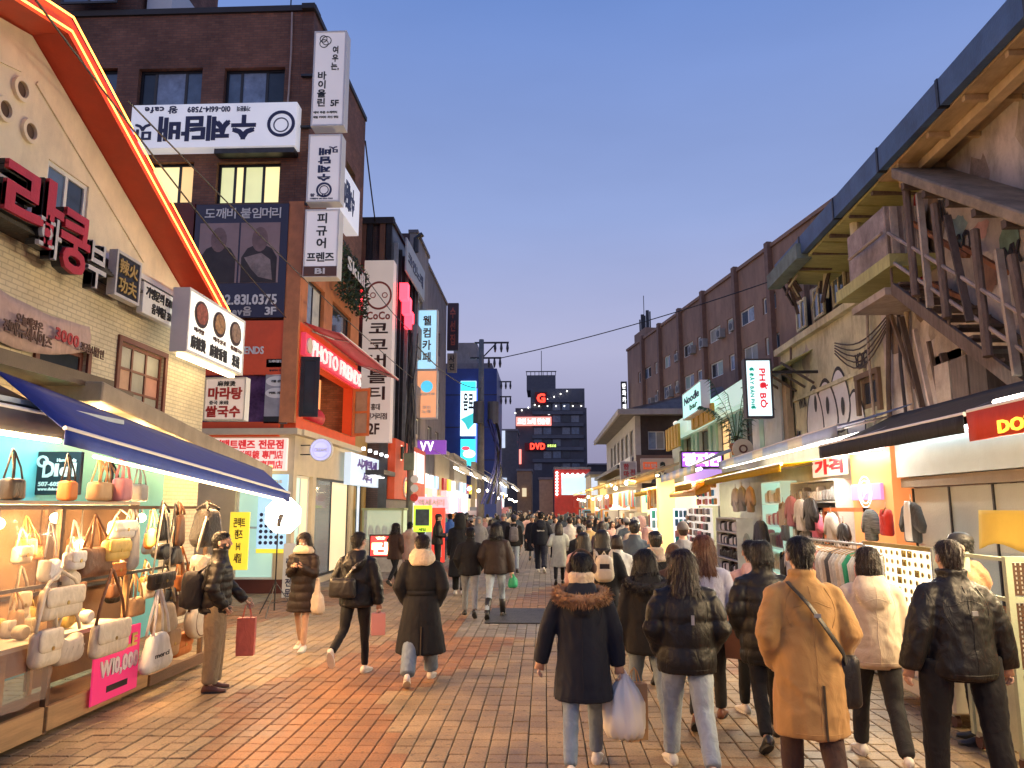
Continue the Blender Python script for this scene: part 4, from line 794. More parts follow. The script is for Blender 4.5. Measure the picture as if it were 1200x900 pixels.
# white awning row
WHC = fabric('white_canvas', (.7, .67, .6), .7, .2, .05, 3, transl=.55); STRIP = E('tube_white', (1, .93, .8), 7)
for k, (ya, yb, xo) in enumerate(((33.5, 38.5, 0), (39, 45, .1), (45.5, 53, .3), (54, 64, .8), (65, 80, 1.2))):
    t = awning('market_awning', [Vector((x3+xo-.3, ya, 5.1)), Vector((x3+xo-.3, yb, 5.0))], [Vector((x3+xo+1.7, ya, 3.9)), Vector((x3+xo+1.7, yb, 3.85))], .3, WHC, ['white market awning over the pale shops next to red shop front', 'white market awning second along the pale shops', 'white market awning below the blue building', 'long white awning beyond the utility pole', 'farthest white awning on the blue building side'][k], sag=.05, bars=False, group='white awnings below the blue building')
    b = MB(); b.bar((x3+xo+1.5, ya+.3, 3.75), (x3+xo+1.5, yb-.3, 3.7), .08); b.build('tube_lamp', STRIP, t)
    s9 = thing('lit_shop', (x3+xo, ya, 0), ['pale lit shop under the first white awning', 'pale lit shop under the second white awning', 'lit shop with bright shelves below blue building', 'lit shop front beyond the utility pole', 'farthest lit shop front of the white awning row'][k], 'shop front', 'lit shops under white awnings')
    Fk = FX(x3+xo-.2); Fk.part('back_wall', ya, yb, 0, 5.2, -.3, 0, SHOPC, s9)
    n_ = int((yb-ya)/1.6)
    for i in range(n_): Fk.part(['lit_panel', 'display_panel', 'product_panel'][i % 3], ya+.15+i*(yb-ya)/n_, ya+(i+.9)*(yb-ya)/n_, .7+.3*(i % 2), 2.6+.3*(i % 3), .01, .3, [PALEB, GLOW, E('pink_panel', (1, .5, .6), .6), E('white_sign_panel', (1, 1, 1), .8)][(i+k) % 4], s9)
    for i in range(n_): Fk.part('small_sign', ya+.3+i*(yb-ya)/n_, ya+(i+.8)*(yb-ya)/n_, 2.9, 3.5, .3, .4, [E('white_sign_panel', (1, 1, 1), .8), REDIN, PALEB, YEL, E('sky_sign', (.3, .55, 1), .8)][(i*2+k) % 5], s9)
# green framed display case and stand signs on the pavement
t = thing('display_case', (-4.4, 25.5, 0), 'green framed glass case of folded white clothes at kerb', 'display case')
Fd = FY(24.6); r_ = Fd.rect(424, 598, 472, 652)
Fd.part('base', r_[0], r_[1], 0, r_[2]+.5, -.7, -.02, GALV, t); Fd.part('back_panel', r_[0], r_[1], r_[2]+.5, r_[3], -.7, -.66, E('case_glow', (.75, .85, .5), .5, (.5, .55, .35)), t); Fd.part('top', r_[0]-.03, r_[1]+.03, r_[3], r_[3]+.07, -.72, .02, M('sage_frame', (.3, .36, .2), .5), t)
for x in (r_[0], r_[1]-.05): Fd.part('post', x, x+.05, r_[2]+.5, r_[3], -.05, 0, M('sage_frame', (0, 0, 0)), t)
Fd.part('glass', r_[0]+.05, r_[1]-.05, r_[2]+.5, r_[3], -.02, -.01, glassmat('shop_glass'), t)
for k in range(5):
    b = MB(); b.ball(Fd.P(r_[0]+.2+k*(r_[1]-r_[0]-.4)/4, r_[2]+.75, -.35), (.1, .14, .22), 8, 6); o = b.build('white_bundle', WHITE, None, smooth=True); tag(o, 'white wrapped bundle standing in the green glass case', 'bundle', 'white bundles in the glass case')
r_ = FY(20.6).rect(433, 627, 456, 664); REDLED = E('red_led', (1, .03, .03), 2.0); sign(FY(20.6), r_[0], r_[1], r_[2]+.25, r_[3], -.15, 0, REDLED, 'glowing red floor sign with big yellow white character', [('틴', .12, .12, .95, .68, E('led_yellow', (1, .85, .45), 3), dict(bold=.045)), ('한', .3, .8, .8, .92, E('led_yellow', (1, 1, 1), 3))], BLACK)
Fg = FY(27.0); r_ = Fg.rect(486, 594, 504, 620); t = sign(Fg, r_[0]-.05, r_[1]+.05, r_[2]-.1, r_[3]+.05, -.1, 0, E('lime_panel', (.6, .9, .05), .7, (.5, .7, .05)), 'lime green stand board with dark picture beside pole', [('세일', .3, .03, .7, .15, INKBLACK)])
Fg.part('picture', r_[0]+.03, r_[1]-.03, r_[2]+.12, r_[3]-.08, .004, .02, M('dark_screen_pic', (.03, .06, .08), .3, .5, 6), t); Fg.part('leg', (r_[0]+r_[1])/2-.03, (r_[0]+r_[1])/2+.03, 0, r_[2]-.1, -.1, -.04, DKMET, t)
Fr = FY(27.6); r_ = Fr.rect(506, 595, 521, 655); sign(Fr, r_[0], r_[1], .1, r_[3], -.1, 0, E('red_banner_lit', (1, .06, .04), .7, (.7, .05, .03)), 'tall red banner stand with white letters beside the lime board', [('세\n일', .3, .1, .8, .55, WHITE, dict(bold=.03))])
Fp = FY(28.4); r_ = Fp.rect(486, 582, 512, 596); sign(Fp, r_[0], r_[1]+.4, r_[2], r_[3], -.1, 0, E('pink_panel', (1, .5, .6), .6), 'pink shop board with pale lettering above the lime board', [('액세서리', .1, .2, .9, .8, WHITE)])
# flower stand (tall congratulation spray)
def flowers(loc, h, label):
    t = thing('flower_stand', loc, label, 'flower stand'); rr = random.Random(9); b = MB()
    leafcloud(b, 700, lambda q: (Vector(loc)+Vector((q.gauss(0, .16), q.gauss(0, .13), .25+q.random()*h)), None), .07, rr); o = b.build('leaves', M('bright_leaf', (.09, .15, .05), .5, .5, 8), t); o['kind'] = 'stuff'
    for mt, n_ in ((M('flower_red', (.65, .05, .03), .5, .3, 9), 46), (M('flower_white', (.75, .7, .6), .5), 22)):
        for _ in range(n_):
            b = MB(); b.ball(Vector(loc)+Vector((rr.gauss(0, .16), rr.gauss(-.05, .12), .4+rr.random()*(h-.1))), rr.uniform(.035, .06), 6, 4); b.build('blossom', mt, t, smooth=True)
    b = MB(); b.tube([Vector(loc), Vector(loc)+Vector((0, 0, h))], .03, 6); b.build('stem', DKMET, t)
p_ = ground(401, 665); flowers((p_.x, p_.y-.3, 0), 1.55, 'tall red flower spray standing by the grey glass door')
# ================================================================ poles
POLE = M('concrete_pole', (.24, .23, .21), .8, .2, 4, .3, 40, dirt=.4)
p_ = Vector((-4.75, 27.2, 0)); t = thing('utility_pole', p_, 'slim grey pole wound with cables beside the lime board', 'pole')
b = MB(); b.tube([p_, p_+Vector((.02, 0, 5)), p_+Vector((.05, 0, 8.6))], [.13, .11, .09], 10); b.build('shaft', POLE, t, smooth=True)
b = MB(); b.box(p_.x-.17, p_.x+.17, p_.y-.3, p_.y-.12, 3.3, 3.9); b.build('meter_box', M('olive_box', (.16, .2, .13), .5), t)
rr = random.Random(5)
for k in range(7):
    b = MB(); x0_ = rr.uniform(-.12, .14); b.tube([p_+Vector((x0_+.1*math.sin(i*.7+k), -.14+rr.uniform(-.05, .05), 3.9+i*.62)) for i in range(8)], .02, 5); b.build('cable', BLACK, t)
for k in range(3):
    b = MB(); z_ = 2.35+k*.32; b.rings([[p_+Vector((.14*math.cos(a*.5236)+.2, d, z_+.14*math.sin(a*.5236))) for a in range(12)] for d in (-.2, -.17)]); b.build('small_plate', [M('flower_red', (0, 0, 0)), WHITE, WHITE][k], t)
def cross_pole(p, h, label, arms, w, lean=0):
    t = thing('utility_pole', p, label, 'pole'); p = Vector(p)
    b = MB(); b.tube([p, p+Vector((0, 0, h*.5)), p+Vector((0, 0, h))], [.24, .2, .15], 10); b.build('shaft', POLE, t, smooth=True)
    for z_, wd, off in arms:
        b = MB(); b.bar(p+Vector((-wd*.2+off, 0, z_)), p+Vector((wd*.8+off, 0, z_)), .1); a_ = b.build('cross_arm', DKMET, t)
        for k in range(3):
            b = MB(); x = off+wd*(.4+.18*k); b.tube([p+Vector((x, 0, z_-.06)), p+Vector((x, 0, z_-.35)), p+Vector((x, 0, z_-.6))], [.05, .09, .04], 8); b.build('insulator', M('insulator_grey', (.06, .06, .07), .4), a_)
    return t
pp = ony(563, 590, 46); pp.z = 0; zt_ = ony(563, 398, 46).z
tp = cross_pole(pp, zt_, 'tall utility pole with cross arms and a blue cable bundle', [(zt_-.2, 2.1, 0), (zt_-1.15, 1.9, -.3)], 2)
b = MB(); b.bar(pp+Vector((.1, 0, zt_-1.1)), pp+Vector((.9, 0, zt_-.25)), .07); b.build('brace', DKMET, tp)
b = MB(); b.rings([[pp+Vector((.75+.33*math.cos(a*.5236), -.3+.33*math.sin(a*.5236), z_)) for a in range(12)] for z_ in (zt_-5.2, zt_-3.9)]); b.build('transformer', M('transformer_grey', (.12, .12, .13), .5), tp)
b = MB(); b.rings([[pp+Vector((-.1+.33*math.cos(a*.5236), -.5+.33*math.sin(a*.5236), z_)) for a in range(12)] for z_ in (zt_-5.2, zt_-3.9)]); b.build('transformer', MATS['transformer_grey'], tp)
for k in range(9):
    b = MB(); a = rr.uniform(-.2, .2); n_ = 9; pts = [pp+Vector((.35+a+.75*math.sin(i/8*2.6+k*.1)+rr.uniform(-.06, .06), -.5+a, zt_-5.0-i*.62)) for i in range(n_)]
    b.tube(pts, rr.uniform(.035, .06), 5); b.build('cable', [BLACK, M('blue_cable', (.06, .07, .25), .4)][k % 2], tp)
p2 = ony(572, 590, 60); p2.z = 0; z2_ = ony(572, 446, 60).z; cross_pole(p2, z2_, 'second utility pole with two cross arms behind the tall one', [(z2_-.1, 2.0, .2), (z2_-1.3, 2.0, .2)], 2)
def wire(a, c, sag, label, r=.018, mat=BLACK):
    a, c = Vector(a), Vector(c); b = MB(); b.tube([a.lerp(c, i/14)+Vector((0, 0, -sag*4*(i/14)*(1-i/14))) for i in range(15)], r, 5); o = b.build('overhead_wire', mat); tag(o, label, 'wire', 'overhead wires')
wire(pp+Vector((1, 0, zt_-1.2)), (13.0, 40, 14.2), .3, 'single wire crossing the open sky towards the long brown block', .03)
wire(ony(428, 165, 23.4), ony(440, 262, 26.4), .05, 'short wire dropping from brick building to louvred rooftop', .025)
wire(onx(36, -8, -5.35), ony(335, 372, 18.2), .12, 'long cable sagging past the neon gable and hair poster', .014)
wire(onx(150, 118, -5.3), (-4.7, 27.0, 6.6), .15, 'thin cable crossing the hair poster to the pole', .012)
wire((-4.75, 27.2, 8.3), (-5.2, 19.0, 8.9), .25, 'cable from the cable wound pole to brick corner', .014)
wire((-4.75, 27.2, 8.0), pp+Vector((0, 0, zt_-3)), .5, 'cable strung between the two poles along left shops', .025)
# ================================================================ end of the street
Sg = FY(118); r_ = Sg.rect(602, 462, 688, 592); DKB = M('charcoal_facade', (.075, .07, .085), .6, .25, .4, .1); DKB2 = M('slate_facade', (.11, .11, .13), .6, .25, .4, .1)
t = thing('tall_dark_building', Sg.P((r_[0]+r_[1])/2, 0, -6), 'dark building closing the street with red G sign on top', 'building')
zz = lambda y: Sg.px(645, y)[1]; ux = lambda x: Sg.px(x, 520)[0]
Sg.part('wall', ux(604), ux(688), 0, zz(478), -14, 0, DKB, t); Sg.part('upper_wall', ux(622), ux(686), zz(478)+.01, zz(455), -14, -.3, DKB2, t); Sg.part('tower', ux(617), ux(652), zz(455)+.01, zz(437), -10, -2, M('tower_grey', (.10, .10, .12), .7), t)
b = MB(); 
for k in range(8): Sg.box(b, ux(617)+k*(ux(652)-ux(617))/7-.05, ux(617)+k*(ux(652)-ux(617))/7+.05, zz(437), zz(433), -2.2, -2.1)
Sg.box(b, ux(616), ux(653), zz(433), zz(432), -2.25, -2.05); b.build('roof_railing', DKMET, t)
for k, y in enumerate((470, 484, 498, 512, 526, 540)):
    Sg.part('floor_band', ux(624), ux(684), zz(y)-.25, zz(y)+.25, .003, .35, DKB2, t)
    for i in range(5):
        if (i*3+k) % 4: Sg.part('window', ux(626+11*i), ux(635+11*i), zz(y+11), zz(y+3), .003, .05, [DUSKGL, DARKGL, M('dim_window', (.2, .21, .24), .3, .3)][(i+k) % 3], t)
b = MB(); b.tube([Sg.P(ux(635), zz(435), -4), Sg.P(ux(635), zz(405), -4)], .06, 5); b.build('antenna', DKMET, t)
for k in range(9): Sg.disc('lamp_dot', ux(604)+k*1.0, zz(484)+k*.42, .1, .1, .2, E('dot_white', (1, .95, .85), 4), t, 6)
for k in range(6): Sg.disc('lamp_dot', ux(632)+k*1.3, zz(476), .09, .05, .15, E('dot_white', (1, 1, 1), 4), t, 6)
NR = E('red_sign_glow', (1, .04, .02), 2.6)
g = sign(Sg, *Sg.rect(627, 460, 641, 474), -.1, .5, M('g_backing', (.2, .01, .01), .5), 'round red glowing letter G on the dark tower', [('G', .15, .12, .85, .88, NR, dict(bold=.06))])
q = Sg.rect(605, 489, 646, 499); sign(Sg, *q, .1, .5, E('red_white_sign', (1, .25, .2), 1.3), 'long red and white lit sign across dark building', [('코인 노래 연습장', .04, .15, .96, .85, E('letters_white', (1, 1, 1), 1.5), dict(bold=.02))])
q = Sg.rect(615, 519, 640, 528); sign(Sg, *q, .1, .4, M('g_backing', (0, 0, 0)), 'red glowing DVD sign on dark building', [('DVD', .25, .1, .95, .95, NR, dict(bold=.045))])
q = Sg.rect(641, 520, 652, 527); sign(Sg, *q, .1, .3, M('sign_black', (.01, .01, .01), .5), 'small yellow green lit sign beside the DVD sign', [('만화카페', .05, .1, .95, .9, E('neon_lime', (.7, .9, .2), 1.2))])
q = Sg.rect(624, 482, 647, 487); sign(Sg, *q, .1, .3, MATS['sign_black'], 'thin white lit letters under the red G', [('Busking', .1, .1, .9, .9, E('letters_white', (1, 1, 1), 1.3))])
q = Sg.rect(606, 527, 611, 544); sign(Sg, *q, .3, .7, E('red_white_sign', (1, 1, 1), 1), 'narrow red lit vertical sign at the edge of dark building', [])
# fillers round the end of the street
def lowblock(x0, y0, x1, y1, Y, mat, label, lit=None, name='low_building', d=8):
    F = FY(Y); a = F.rect(x0, y0, x1, y1); t = thing(name, F.P((a[0]+a[1])/2, 0, -d/2), label, 'building'); F.part('wall', a[0], a[1], 0, a[3], -d, 0, mat, t); F.part('coping', a[0]-.1, a[1]+.1, a[3]+.002, a[3]+.25, -d-.1, .12, GREYST, t)
    n_ = 0
    for q in lit or []:
        qq = F.rect(*q[:4]); F.part('lit_panel', *qq, .004, .3, q[4], t)
    return t
lowblock(690, 545, 740, 590, 112, M('far_dark_wall', (.05, .045, .05), .8), 'low dark building right behind the dark tower', None)
lowblock(575, 505, 606, 590, 100, M('far_grey_wall', (.11, .10, .11), .8), 'narrow grey building between pole and dark tower', [(576, 530, 584, 552, PALEB), (576, 556, 582, 580, E('warm_sign', (1, .6, .3), 1)), (585, 560, 594, 580, PALEB), (584, 505, 592, 525, PALEB)])
lowblock(606, 552, 623, 590, 92, M('sand_wall', (.34, .2, .11), .7), 'slim sand coloured building at the end of street', [(612, 572, 617, 582, GLOW)])
lowblock(632, 562, 648, 590, 86, M('tan_wall', (.42, .28, .18), .7), 'tan box building at the end of the street', None)
t = lowblock(650, 550, 692, 592, 80, M('bright_red_wall', (.5, .03, .025), .5), 'red framed shop building with bright picture window', [(658, 556, 690, 580, E('photo_glow', (.6, .8, .9), .65))])
for k in range(8):
    b = MB(); F = FY(80); u_, z_ = F.px(656, 554+k*3.6); F.disc('bulb', u_-.3, z_, .13, .1, .25, E('dot_white', (1, 1, 1), 4), t, 6)
for k in range(6):
    F = FY(80); u_, z_ = F.px(659+k*6, 556); F.disc('bulb', u_, z_, .12, .3, .45, E('dot_white', (1, 1, 1), 4), t, 6)
lowblock(692, 556, 735, 592, 70, M('yellow_lit_wall', (.55, .42, .22), .6), 'warm yellow shop building under the tiled house', [(693, 560, 700, 580, PALEB), (703, 566, 730, 588, E('yellow_glow', (1, .74, .26), .6))])
# ================================================================ right side: old stained building with outdoor stair
OLDY = M('old_yellow_render', (.60, .57, .37), .85, .22, 1.2, .8, 16, dirt=.7); OLDP = M('old_pink_concrete', (.52, .47, .43), .9, .28, 1.1, .9, 14, dirt=.75); OLDG = M('old_grey_concrete', (.42, .36, .29), .9, .3, 2, .6, 20, dirt=.7)
RUST = M('rusty_timber', (.15, .115, .095), .85, .35, 7, .6, 40, stretch=(3, 3, .4), dirt=.6); RUSTD = M('dark_rusty_timber', (.085, .065, .055), .85, .3, 7, .6, 40, stretch=(3, 3, .4)); SLATEB = M('blue_grey_gutter', (.06, .12, .25), .5, .3, 2, .3, 30, dirt=.4)
OCHRE = M('ochre_soffit', (.5, .38, .22), .7, .25, 2, .3, 30, stretch=(3, .5, 3), dirt=.4); LIME = M('lime_soffit', (.44, .44, .17), .6, .25, 3, .4, 30, stretch=(1, 5, 1), dirt=.3); CANOPY = M('mossy_slab', (.24, .2, .15), .9, .35, 4, .7, 30, dirt=.6)
O = FX(6.2)
old = thing('old_stained_building', (8, 13, 0), 'old stained yellow and pink building with outdoor stair and graffiti', 'building')
yl = O.px(1036, 420)[0]; ye = O.px(918, 480)[0]; zl = O.px(985, 372)[1]
hw = O.rect(1009, 441, 1031, 478)
O.wall('wall', yl, ye, 0, zl, [hw], OLDY, old, .35); O.wall('wall', 4.5, yl-.004, 0, 7.5, [], OLDP, old, .35)
O.window(hw, old, M('old_brown_frame', (.16, .11, .07), .8), DARKGL, 2, 1, .09, .02)
b = MB(); O.box(b, hw[0]-.12, hw[1]+.12, hw[3], hw[3]+.1, .004, .08); O.box(b, hw[0]-.12, hw[0], hw[2]-.1, hw[3], .004, .07); O.box(b, hw[1], hw[1]+.12, hw[2]-.1, hw[3], .004, .07); b.build('window_surround', MATS['old_brown_frame'], old)
# ledges of the lower wall
O.part('ledge', yl-.2, ye+.1, zl+.002, zl+.16, -.4, .14, OLDY, old); zm = O.px(985, 440)[1]; O.part('string_course', yl+.8, ye, zl-1.35, zl-1.27, .004, .06, OLDY, old)
O2 = FX(6.75); O2.wall('upper_wall', yl, ye, zl, 9.0, [], RUSTD, old, .2)
rr = random.Random(11)
for k in range(14):       # upper storey: uneven boards and posts
    u_ = yl+.3+k*(ye-yl-.5)/14; O2.part('board', u_, u_+rr.uniform(.1, .3), zl+.1, rr.uniform(7.0, 7.8), .01, rr.uniform(.05, .2), [RUST, RUSTD, OLDG][k % 3], old)
for k in range(4):
    u_ = yl+1.0+k*1.25; O2.window((u_, u_+.7, zl+.5, zl+1.25), old, OLDY, [DARKGL, DUSKGL], 2, 1, .06, -.28)
# roof: gutter fascia, ochre soffit, lime soffit
ze = 7.55
p_a, p_b = onx(1200, 22, 5.35), onx(938, 300, 5.35)
za_, zb_ = p_a.z, p_b.z; ya_, yb_ = p_a.y, p_b.y
zat = lambda y: za_+(zb_-za_)*(y-ya_)/(yb_-ya_)
y0_, y1_ = 4.2, yb_+1.6
def slopebox(name, x0, x1, y0, y1, dz0, dz1, mat, drop=0):
    b = MB(); b.hexa([Vector((x, y, zat(y)+dz+(drop*(x-x0)))) for dz in (dz0, dz1) for x, y in ((x0, y0), (x1, y0), (x1, y1), (x0, y1))]); return b.build(name, mat, old)
slopebox('gutter_fascia', 5.3, 5.42, y0_, y1_, -.02, .36, SLATEB); slopebox('roof', 5.43, 11, y0_, y1_, .1, .4, SLATEB, .12)
ysp = onx(1040, 200, 5.6).y
slopebox('ochre_soffit', 5.44, 5.75, y0_, ysp, -.04, .05, OCHRE); slopebox('ochre_beam', 5.76, 5.92, y0_, ysp, -.16, .05, M('pale_ochre', (.6, .47, .28), .7, .2, dirt=.3)); slopebox('ochre_soffit', 5.93, 6.19, y0_, ysp, -.05, .05, OCHRE)
for k in range(6):
    ya2 = ysp+k*(y1_-ysp)/6; o = slopebox('soffit_sheet', 5.44, 6.7, ya2+.01, ya2+(y1_-ysp)/6-.01, -.06-.02*(k % 2), -.02, LIME, -.05)
slopebox('broken_gutter', 5.2, 5.5, yb_-.2, y1_+.3, -.12, .2, M('verdigris_sheet', (.16, .22, .2), .7, .4, 3, .4, dirt=.5))
for k in range(12):      # hanging splinters and loose boards under the gutter end
    p = Vector((5.45+rr.uniform(0, .8), y1_-rr.uniform(-.3, 1.0), zat(y1_)-.05)); b = MB(); b.bar(p, p+Vector((rr.uniform(-.25, .25), rr.uniform(-.3, .3), -rr.uniform(.2, .8))), rr.uniform(.04, .14), .03); b.build('loose_board', [RUST, RUSTD, OLDY][k % 3], old)
for k in range(13):      # rafter tails and joints of the gutter
    y_ = y0_+.5+k*.95; slopebox('rafter_tail', 5.46, 6.18, y_, y_+.07, -.12, -.045, OCHRE if y_ < ysp else RUST)
    if k % 2: slopebox('gutter_joint', 5.285, 5.43, y_+.3, y_+.36, -.035, .37, DKMET)
for k in range(16):      # peeled plaster and damp stains with a shape of their own
    u_ = rr.uniform(6.5, ye-.6); z_ = rr.uniform(3.4, 7.2 if u_ < yl else zl-.2); r_ = rr.uniform(.12, .42)
    b = MB(); b.poly([O.P(u_+r_*math.cos(i*.4488)*rr.uniform(.5, 1.1), z_+r_*1.3*math.sin(i*.4488)*rr.uniform(.5, 1.2), .003) for i in range(14)]); b.build('peeled_patch', [OLDG, M('bare_render', (.3, .24, .2), .9, .4, 5, .8, 30), M('damp_stain', (.2, .15, .11), .85, .4, 4, .3)][k % 3], old)
# sheet metal duct box
F5 = FX(5.5); q = F5.rect(996, 258, 1042, 318)
b = MB(); O.box(b, q[0], q[1], q[2], q[3], .1, .75); bx = b.build('metal_duct_box', M('mottled_sheet', (.32, .27, .25), .6, .35, 5, .3, 30, dirt=.7), old, bevel=.02)
for k in range(3): O.part('rib', q[0]-.02, q[0]+.0, q[2]+.05, q[3]-.02, .14+k*.2, .26+k*.2, OLDP, bx)
O.part('box_ledge', q[0]-.3, q[1]+.4, q[2]-.25, q[2]-.05, .1, .85, LIME, old)
u_, z_ = F5.px(996, 250); b = MB(); b.tube([O.P(u_+.3, z_-.7, .5), O.P(u_+.3, z_+.2, .5)], .1, 8); b.build('vent_stub', OLDY, old)
# small broken canopy over the far end
for k in range(5):
    b = MB(); ya2 = ye-2.4+k*.62; b.hexa([Vector((x, y, zl-.35-.5*(6.2-x)+rr.uniform(-.06, .06)+z)) for z in (0, .03) for x, y in ((5.3, ya2), (6.2, ya2), (6.2, ya2+.58), (5.3, ya2+.58))]); b.build('canopy_sheet', [LIME, M('verdigris_sheet', (0, 0, 0)), LIME][k % 3], old)
for k in range(5):
    u_ = ye-2.4+k*.62; b = MB(); b.bar(O.P(u_, zl-1.1, .02), O.P(u_, zl-.62, .75), .05); b.build('canopy_bracket', RUST, old)
# pipes and cables on the wall
for k, (x0, y0, x1, y1) in enumerate(((1046, 350, 1050, 560), (1057, 352, 1068, 500), (1067, 350, 1073, 480), (930, 405, 934, 560), (939, 505, 943, 590), (1019, 330, 1030, 500))):
    a = O.px(x0, y0); c = O.px(x1, y1); b = MB(); b.tube([O.P(*a, .07), O.P((a[0]+c[0])/2+.03, (a[1]+c[1])/2, .09), O.P(*c, .07)], [.045, .03][k % 2], 8); b.build('wall_pipe', [RUST, DKMET, OLDG][k % 3], old)
for k in range(5):
    a = O.px(1045, 372+k*4); c = O.px(984, 402+k*3); b = MB(); b.tube([O.P(a[0]+(c[0]-a[0])*i/8, a[1]+(c[1]-a[1])*i/8-.22*math.sin(math.pi*i/8)*(1+k*.3), .1) for i in range(9)], .015, 5); b.build('wall_cable', RUSTD, old)
# arched beige end
pa = FX(6.05); q = pa.rect(908, 480, 928, 592)
pa.part('end_panel', q[0], q[1]+1.2, 0, zl-.9, -.1, .05, M('beige_render', (.42, .33, .22), .8, .15, dirt=.5), old); pa.part('pale_panel', q[0]+.3, q[1]+1.6, zl-2.6, zl-.4, .06, .12, M('pale_blue_panel', (.45, .5, .5), .6, .15, dirt=.3), old)
# graffiti: bubble lobes, tags (flat paint on the wall)
GRW = M('graffiti_silver', (.68, .67, .66), .6, .12, 3, .2); GRK = M('graffiti_black', (.02, .02, .025), .6, .2)
def lobe(cx, cy, rx, ry, k):
    u_, z_ = O.px(cx, cy); ru = abs(O.px(cx+rx, cy)[0]-O.px(cx-rx, cy)[0])/2; rz = abs(O.px(cx, cy+ry)[1]-O.px(cx, cy-ry)[1])/2
    for nm, sc, mt, n_ in (('graffiti_outline', 1.13, GRK, .006+.004*k), ('graffiti_fill', 1.0, GRW, .008+.004*k)):
        b = MB(); b.poly([O.P(u_+ru*sc*math.cos(i*.2618)*(1-.25*math.sin(i*.2618)), z_+rz*(sc*.98)*math.sin(i*.2618), n_) for i in range(24)]); b.build(nm, mt, old)
for k, a in enumerate(((1003, 490, 10, 32), (984, 468, 11, 36), (969, 484, 12, 38), (956, 492, 9, 38))): lobe(*a, k)
for k, (cx, cy, rx, ry) in enumerate(((989, 476, 3, 9), (971, 475, 3, 9), (957, 473, 3, 6))):
    u_, z_ = O.px(cx, cy); b = MB(); b.poly([O.P(u_+.09*math.cos(i*.5236), z_+.2*math.sin(i*.5236), .026) for i in range(12)]); b.build('graffiti_outline', GRK, old)
q = O.rect(1002, 412, 1018, 430); O.text('OCR', q[0], q[1], q[2], q[3], .004, GRK, old, rot=180, name='graffiti_tag', depth=.004)
for (x0, y0, x1, y1, s_) in ((937, 464, 946, 478, 'WX'), (1096, 232, 1112, 262, 'ARC'), (1178, 284, 1200, 312, 'MK'), (1122, 270, 1140, 300, 'SO')):
    q = O.rect(x0, y0, x1, y1); O.text(s_, *q, .02, GRK, old, name='graffiti_tag', depth=.004)
for k, (x0, y0, x1, y1, cc) in enumerate(((1072, 222, 1081, 330, (.4, .02, .02)), (1112, 250, 1134, 288, (.2, .3, .32)), (1140, 258, 1160, 282, (.42, .25, .22)), (1170, 262, 1196, 300, (.16, .26, .2)), (1150, 300, 1170, 345, (.25, .14, .1)))):
    q = O.rect(x0, y0, x1, y1); b = MB(); rr2 = random.Random(k); n_ = 18
    cu_, cz_ = (q[0]+q[1])/2, (q[2]+q[3])/2
    b.poly([O.P(cu_+(q[1]-q[0])/2*math.cos(i*6.283/n_)*rr2.uniform(.75, 1.2), cz_+(q[3]-q[2])/2*math.sin(i*6.283/n_)*rr2.uniform(.75, 1.15), .006+.002*k) for i in range(n_)]); b.build('graffiti_patch', M('graffiti_c%d' % k, cc, .7, .4, 4, .2), old)
# barred window behind the stair
q = O.rect(1047, 262, 1066, 330); O.part('window_void', q[0], q[1], q[2], q[3], .004, .02, DARKGL, old)
for k in range(5): O.part('window_bar', q[0], q[1], q[2]+(q[3]-q[2])*k/4-.02, q[2]+(q[3]-q[2])*k/4+.02, .03, .06, OLDP, old)
for k in range(3): O.part('window_bar', q[0]+(q[1]-q[0])*k/2-.02, q[0]+(q[1]-q[0])*k/2+.02, q[2], q[3], .065, .09, OLDP, old)
# sloping slab over the stair
sx0, sx1 = 5.35, 6.19
c0, c1 = onx(1044, 206, sx0), onx(1200, 262, sx0); dirs = (c1-c0); c2 = c1+dirs*.35
b = MB(); b.hexa([Vector((x, p.y, p.z+dz)) for dz in (-.05, .13) for x, p in ((sx0, c2), (sx1, c2), (sx1, c0), (sx0, c0))]); b.build('stair_canopy', CANOPY, old, bevel=.02)
for k in range(7):
    p = c0.lerp(c2, (k+.5)/7); b = MB(); b.box(sx0+.02, sx1, p.y-.05, p.y+.05, p.z-.16, p.z-.055); b.build('canopy_joist', RUSTD, old)
# the stair
s0, s1 = onx(1046, 338, 5.42), onx(1190, 447, 5.42); sd = s1-s0; s2 = s1+sd*.35
stair = thing('outdoor_stair', (5.8, s1.y, 0), 'steep rusty outdoor stair with handrails against the old building', 'stair')
for x in (5.42, 6.1):
    b = MB(); b.bar(Vector((x, s0.y, s0.z)), Vector((x, s2.y, s2.z)), .05, .17); b.build('stringer', RUST if x < 6 else RUSTD, stair)
for k in range(13):
    p = s0.lerp(s2, k/12.5); b = MB(); b.box(5.46, 6.07, p.y-.16, p.y+.14, p.z+.02, p.z+.06); b.build('tread', RUSTD if k % 3 else RUST, stair)
for dz in (.45, .9):
    b = MB(); b.tube([Vector((5.42, s0.y, s0.z+dz)), Vector((5.42, s2.y, s2.z+dz))], .028, 6); b.build('handrail', M('pale_rail', (.34, .28, .24), .6, .3, dirt=.5), stair)
for k in range(6):
    p = s0.lerp(s2, k/5); b = MB(); b.tube([Vector((5.42, p.y, p.z)), Vector((5.42, p.y, p.z+.92))], .022, 6); b.build('baluster', RUST, stair)
b = MB(); b.box(5.3, 6.15, s0.y, s0.y+1.3, s0.z-.1, s0.z+.02); b.build('landing', OLDG, stair)
b = MB(); b.tube([Vector((5.32, s0.y+1.3, s0.z+.9)), Vector((5.32, s0.y, s0.z+.9))], .03, 6); b.build('handrail', MATS['pale_rail'], stair)
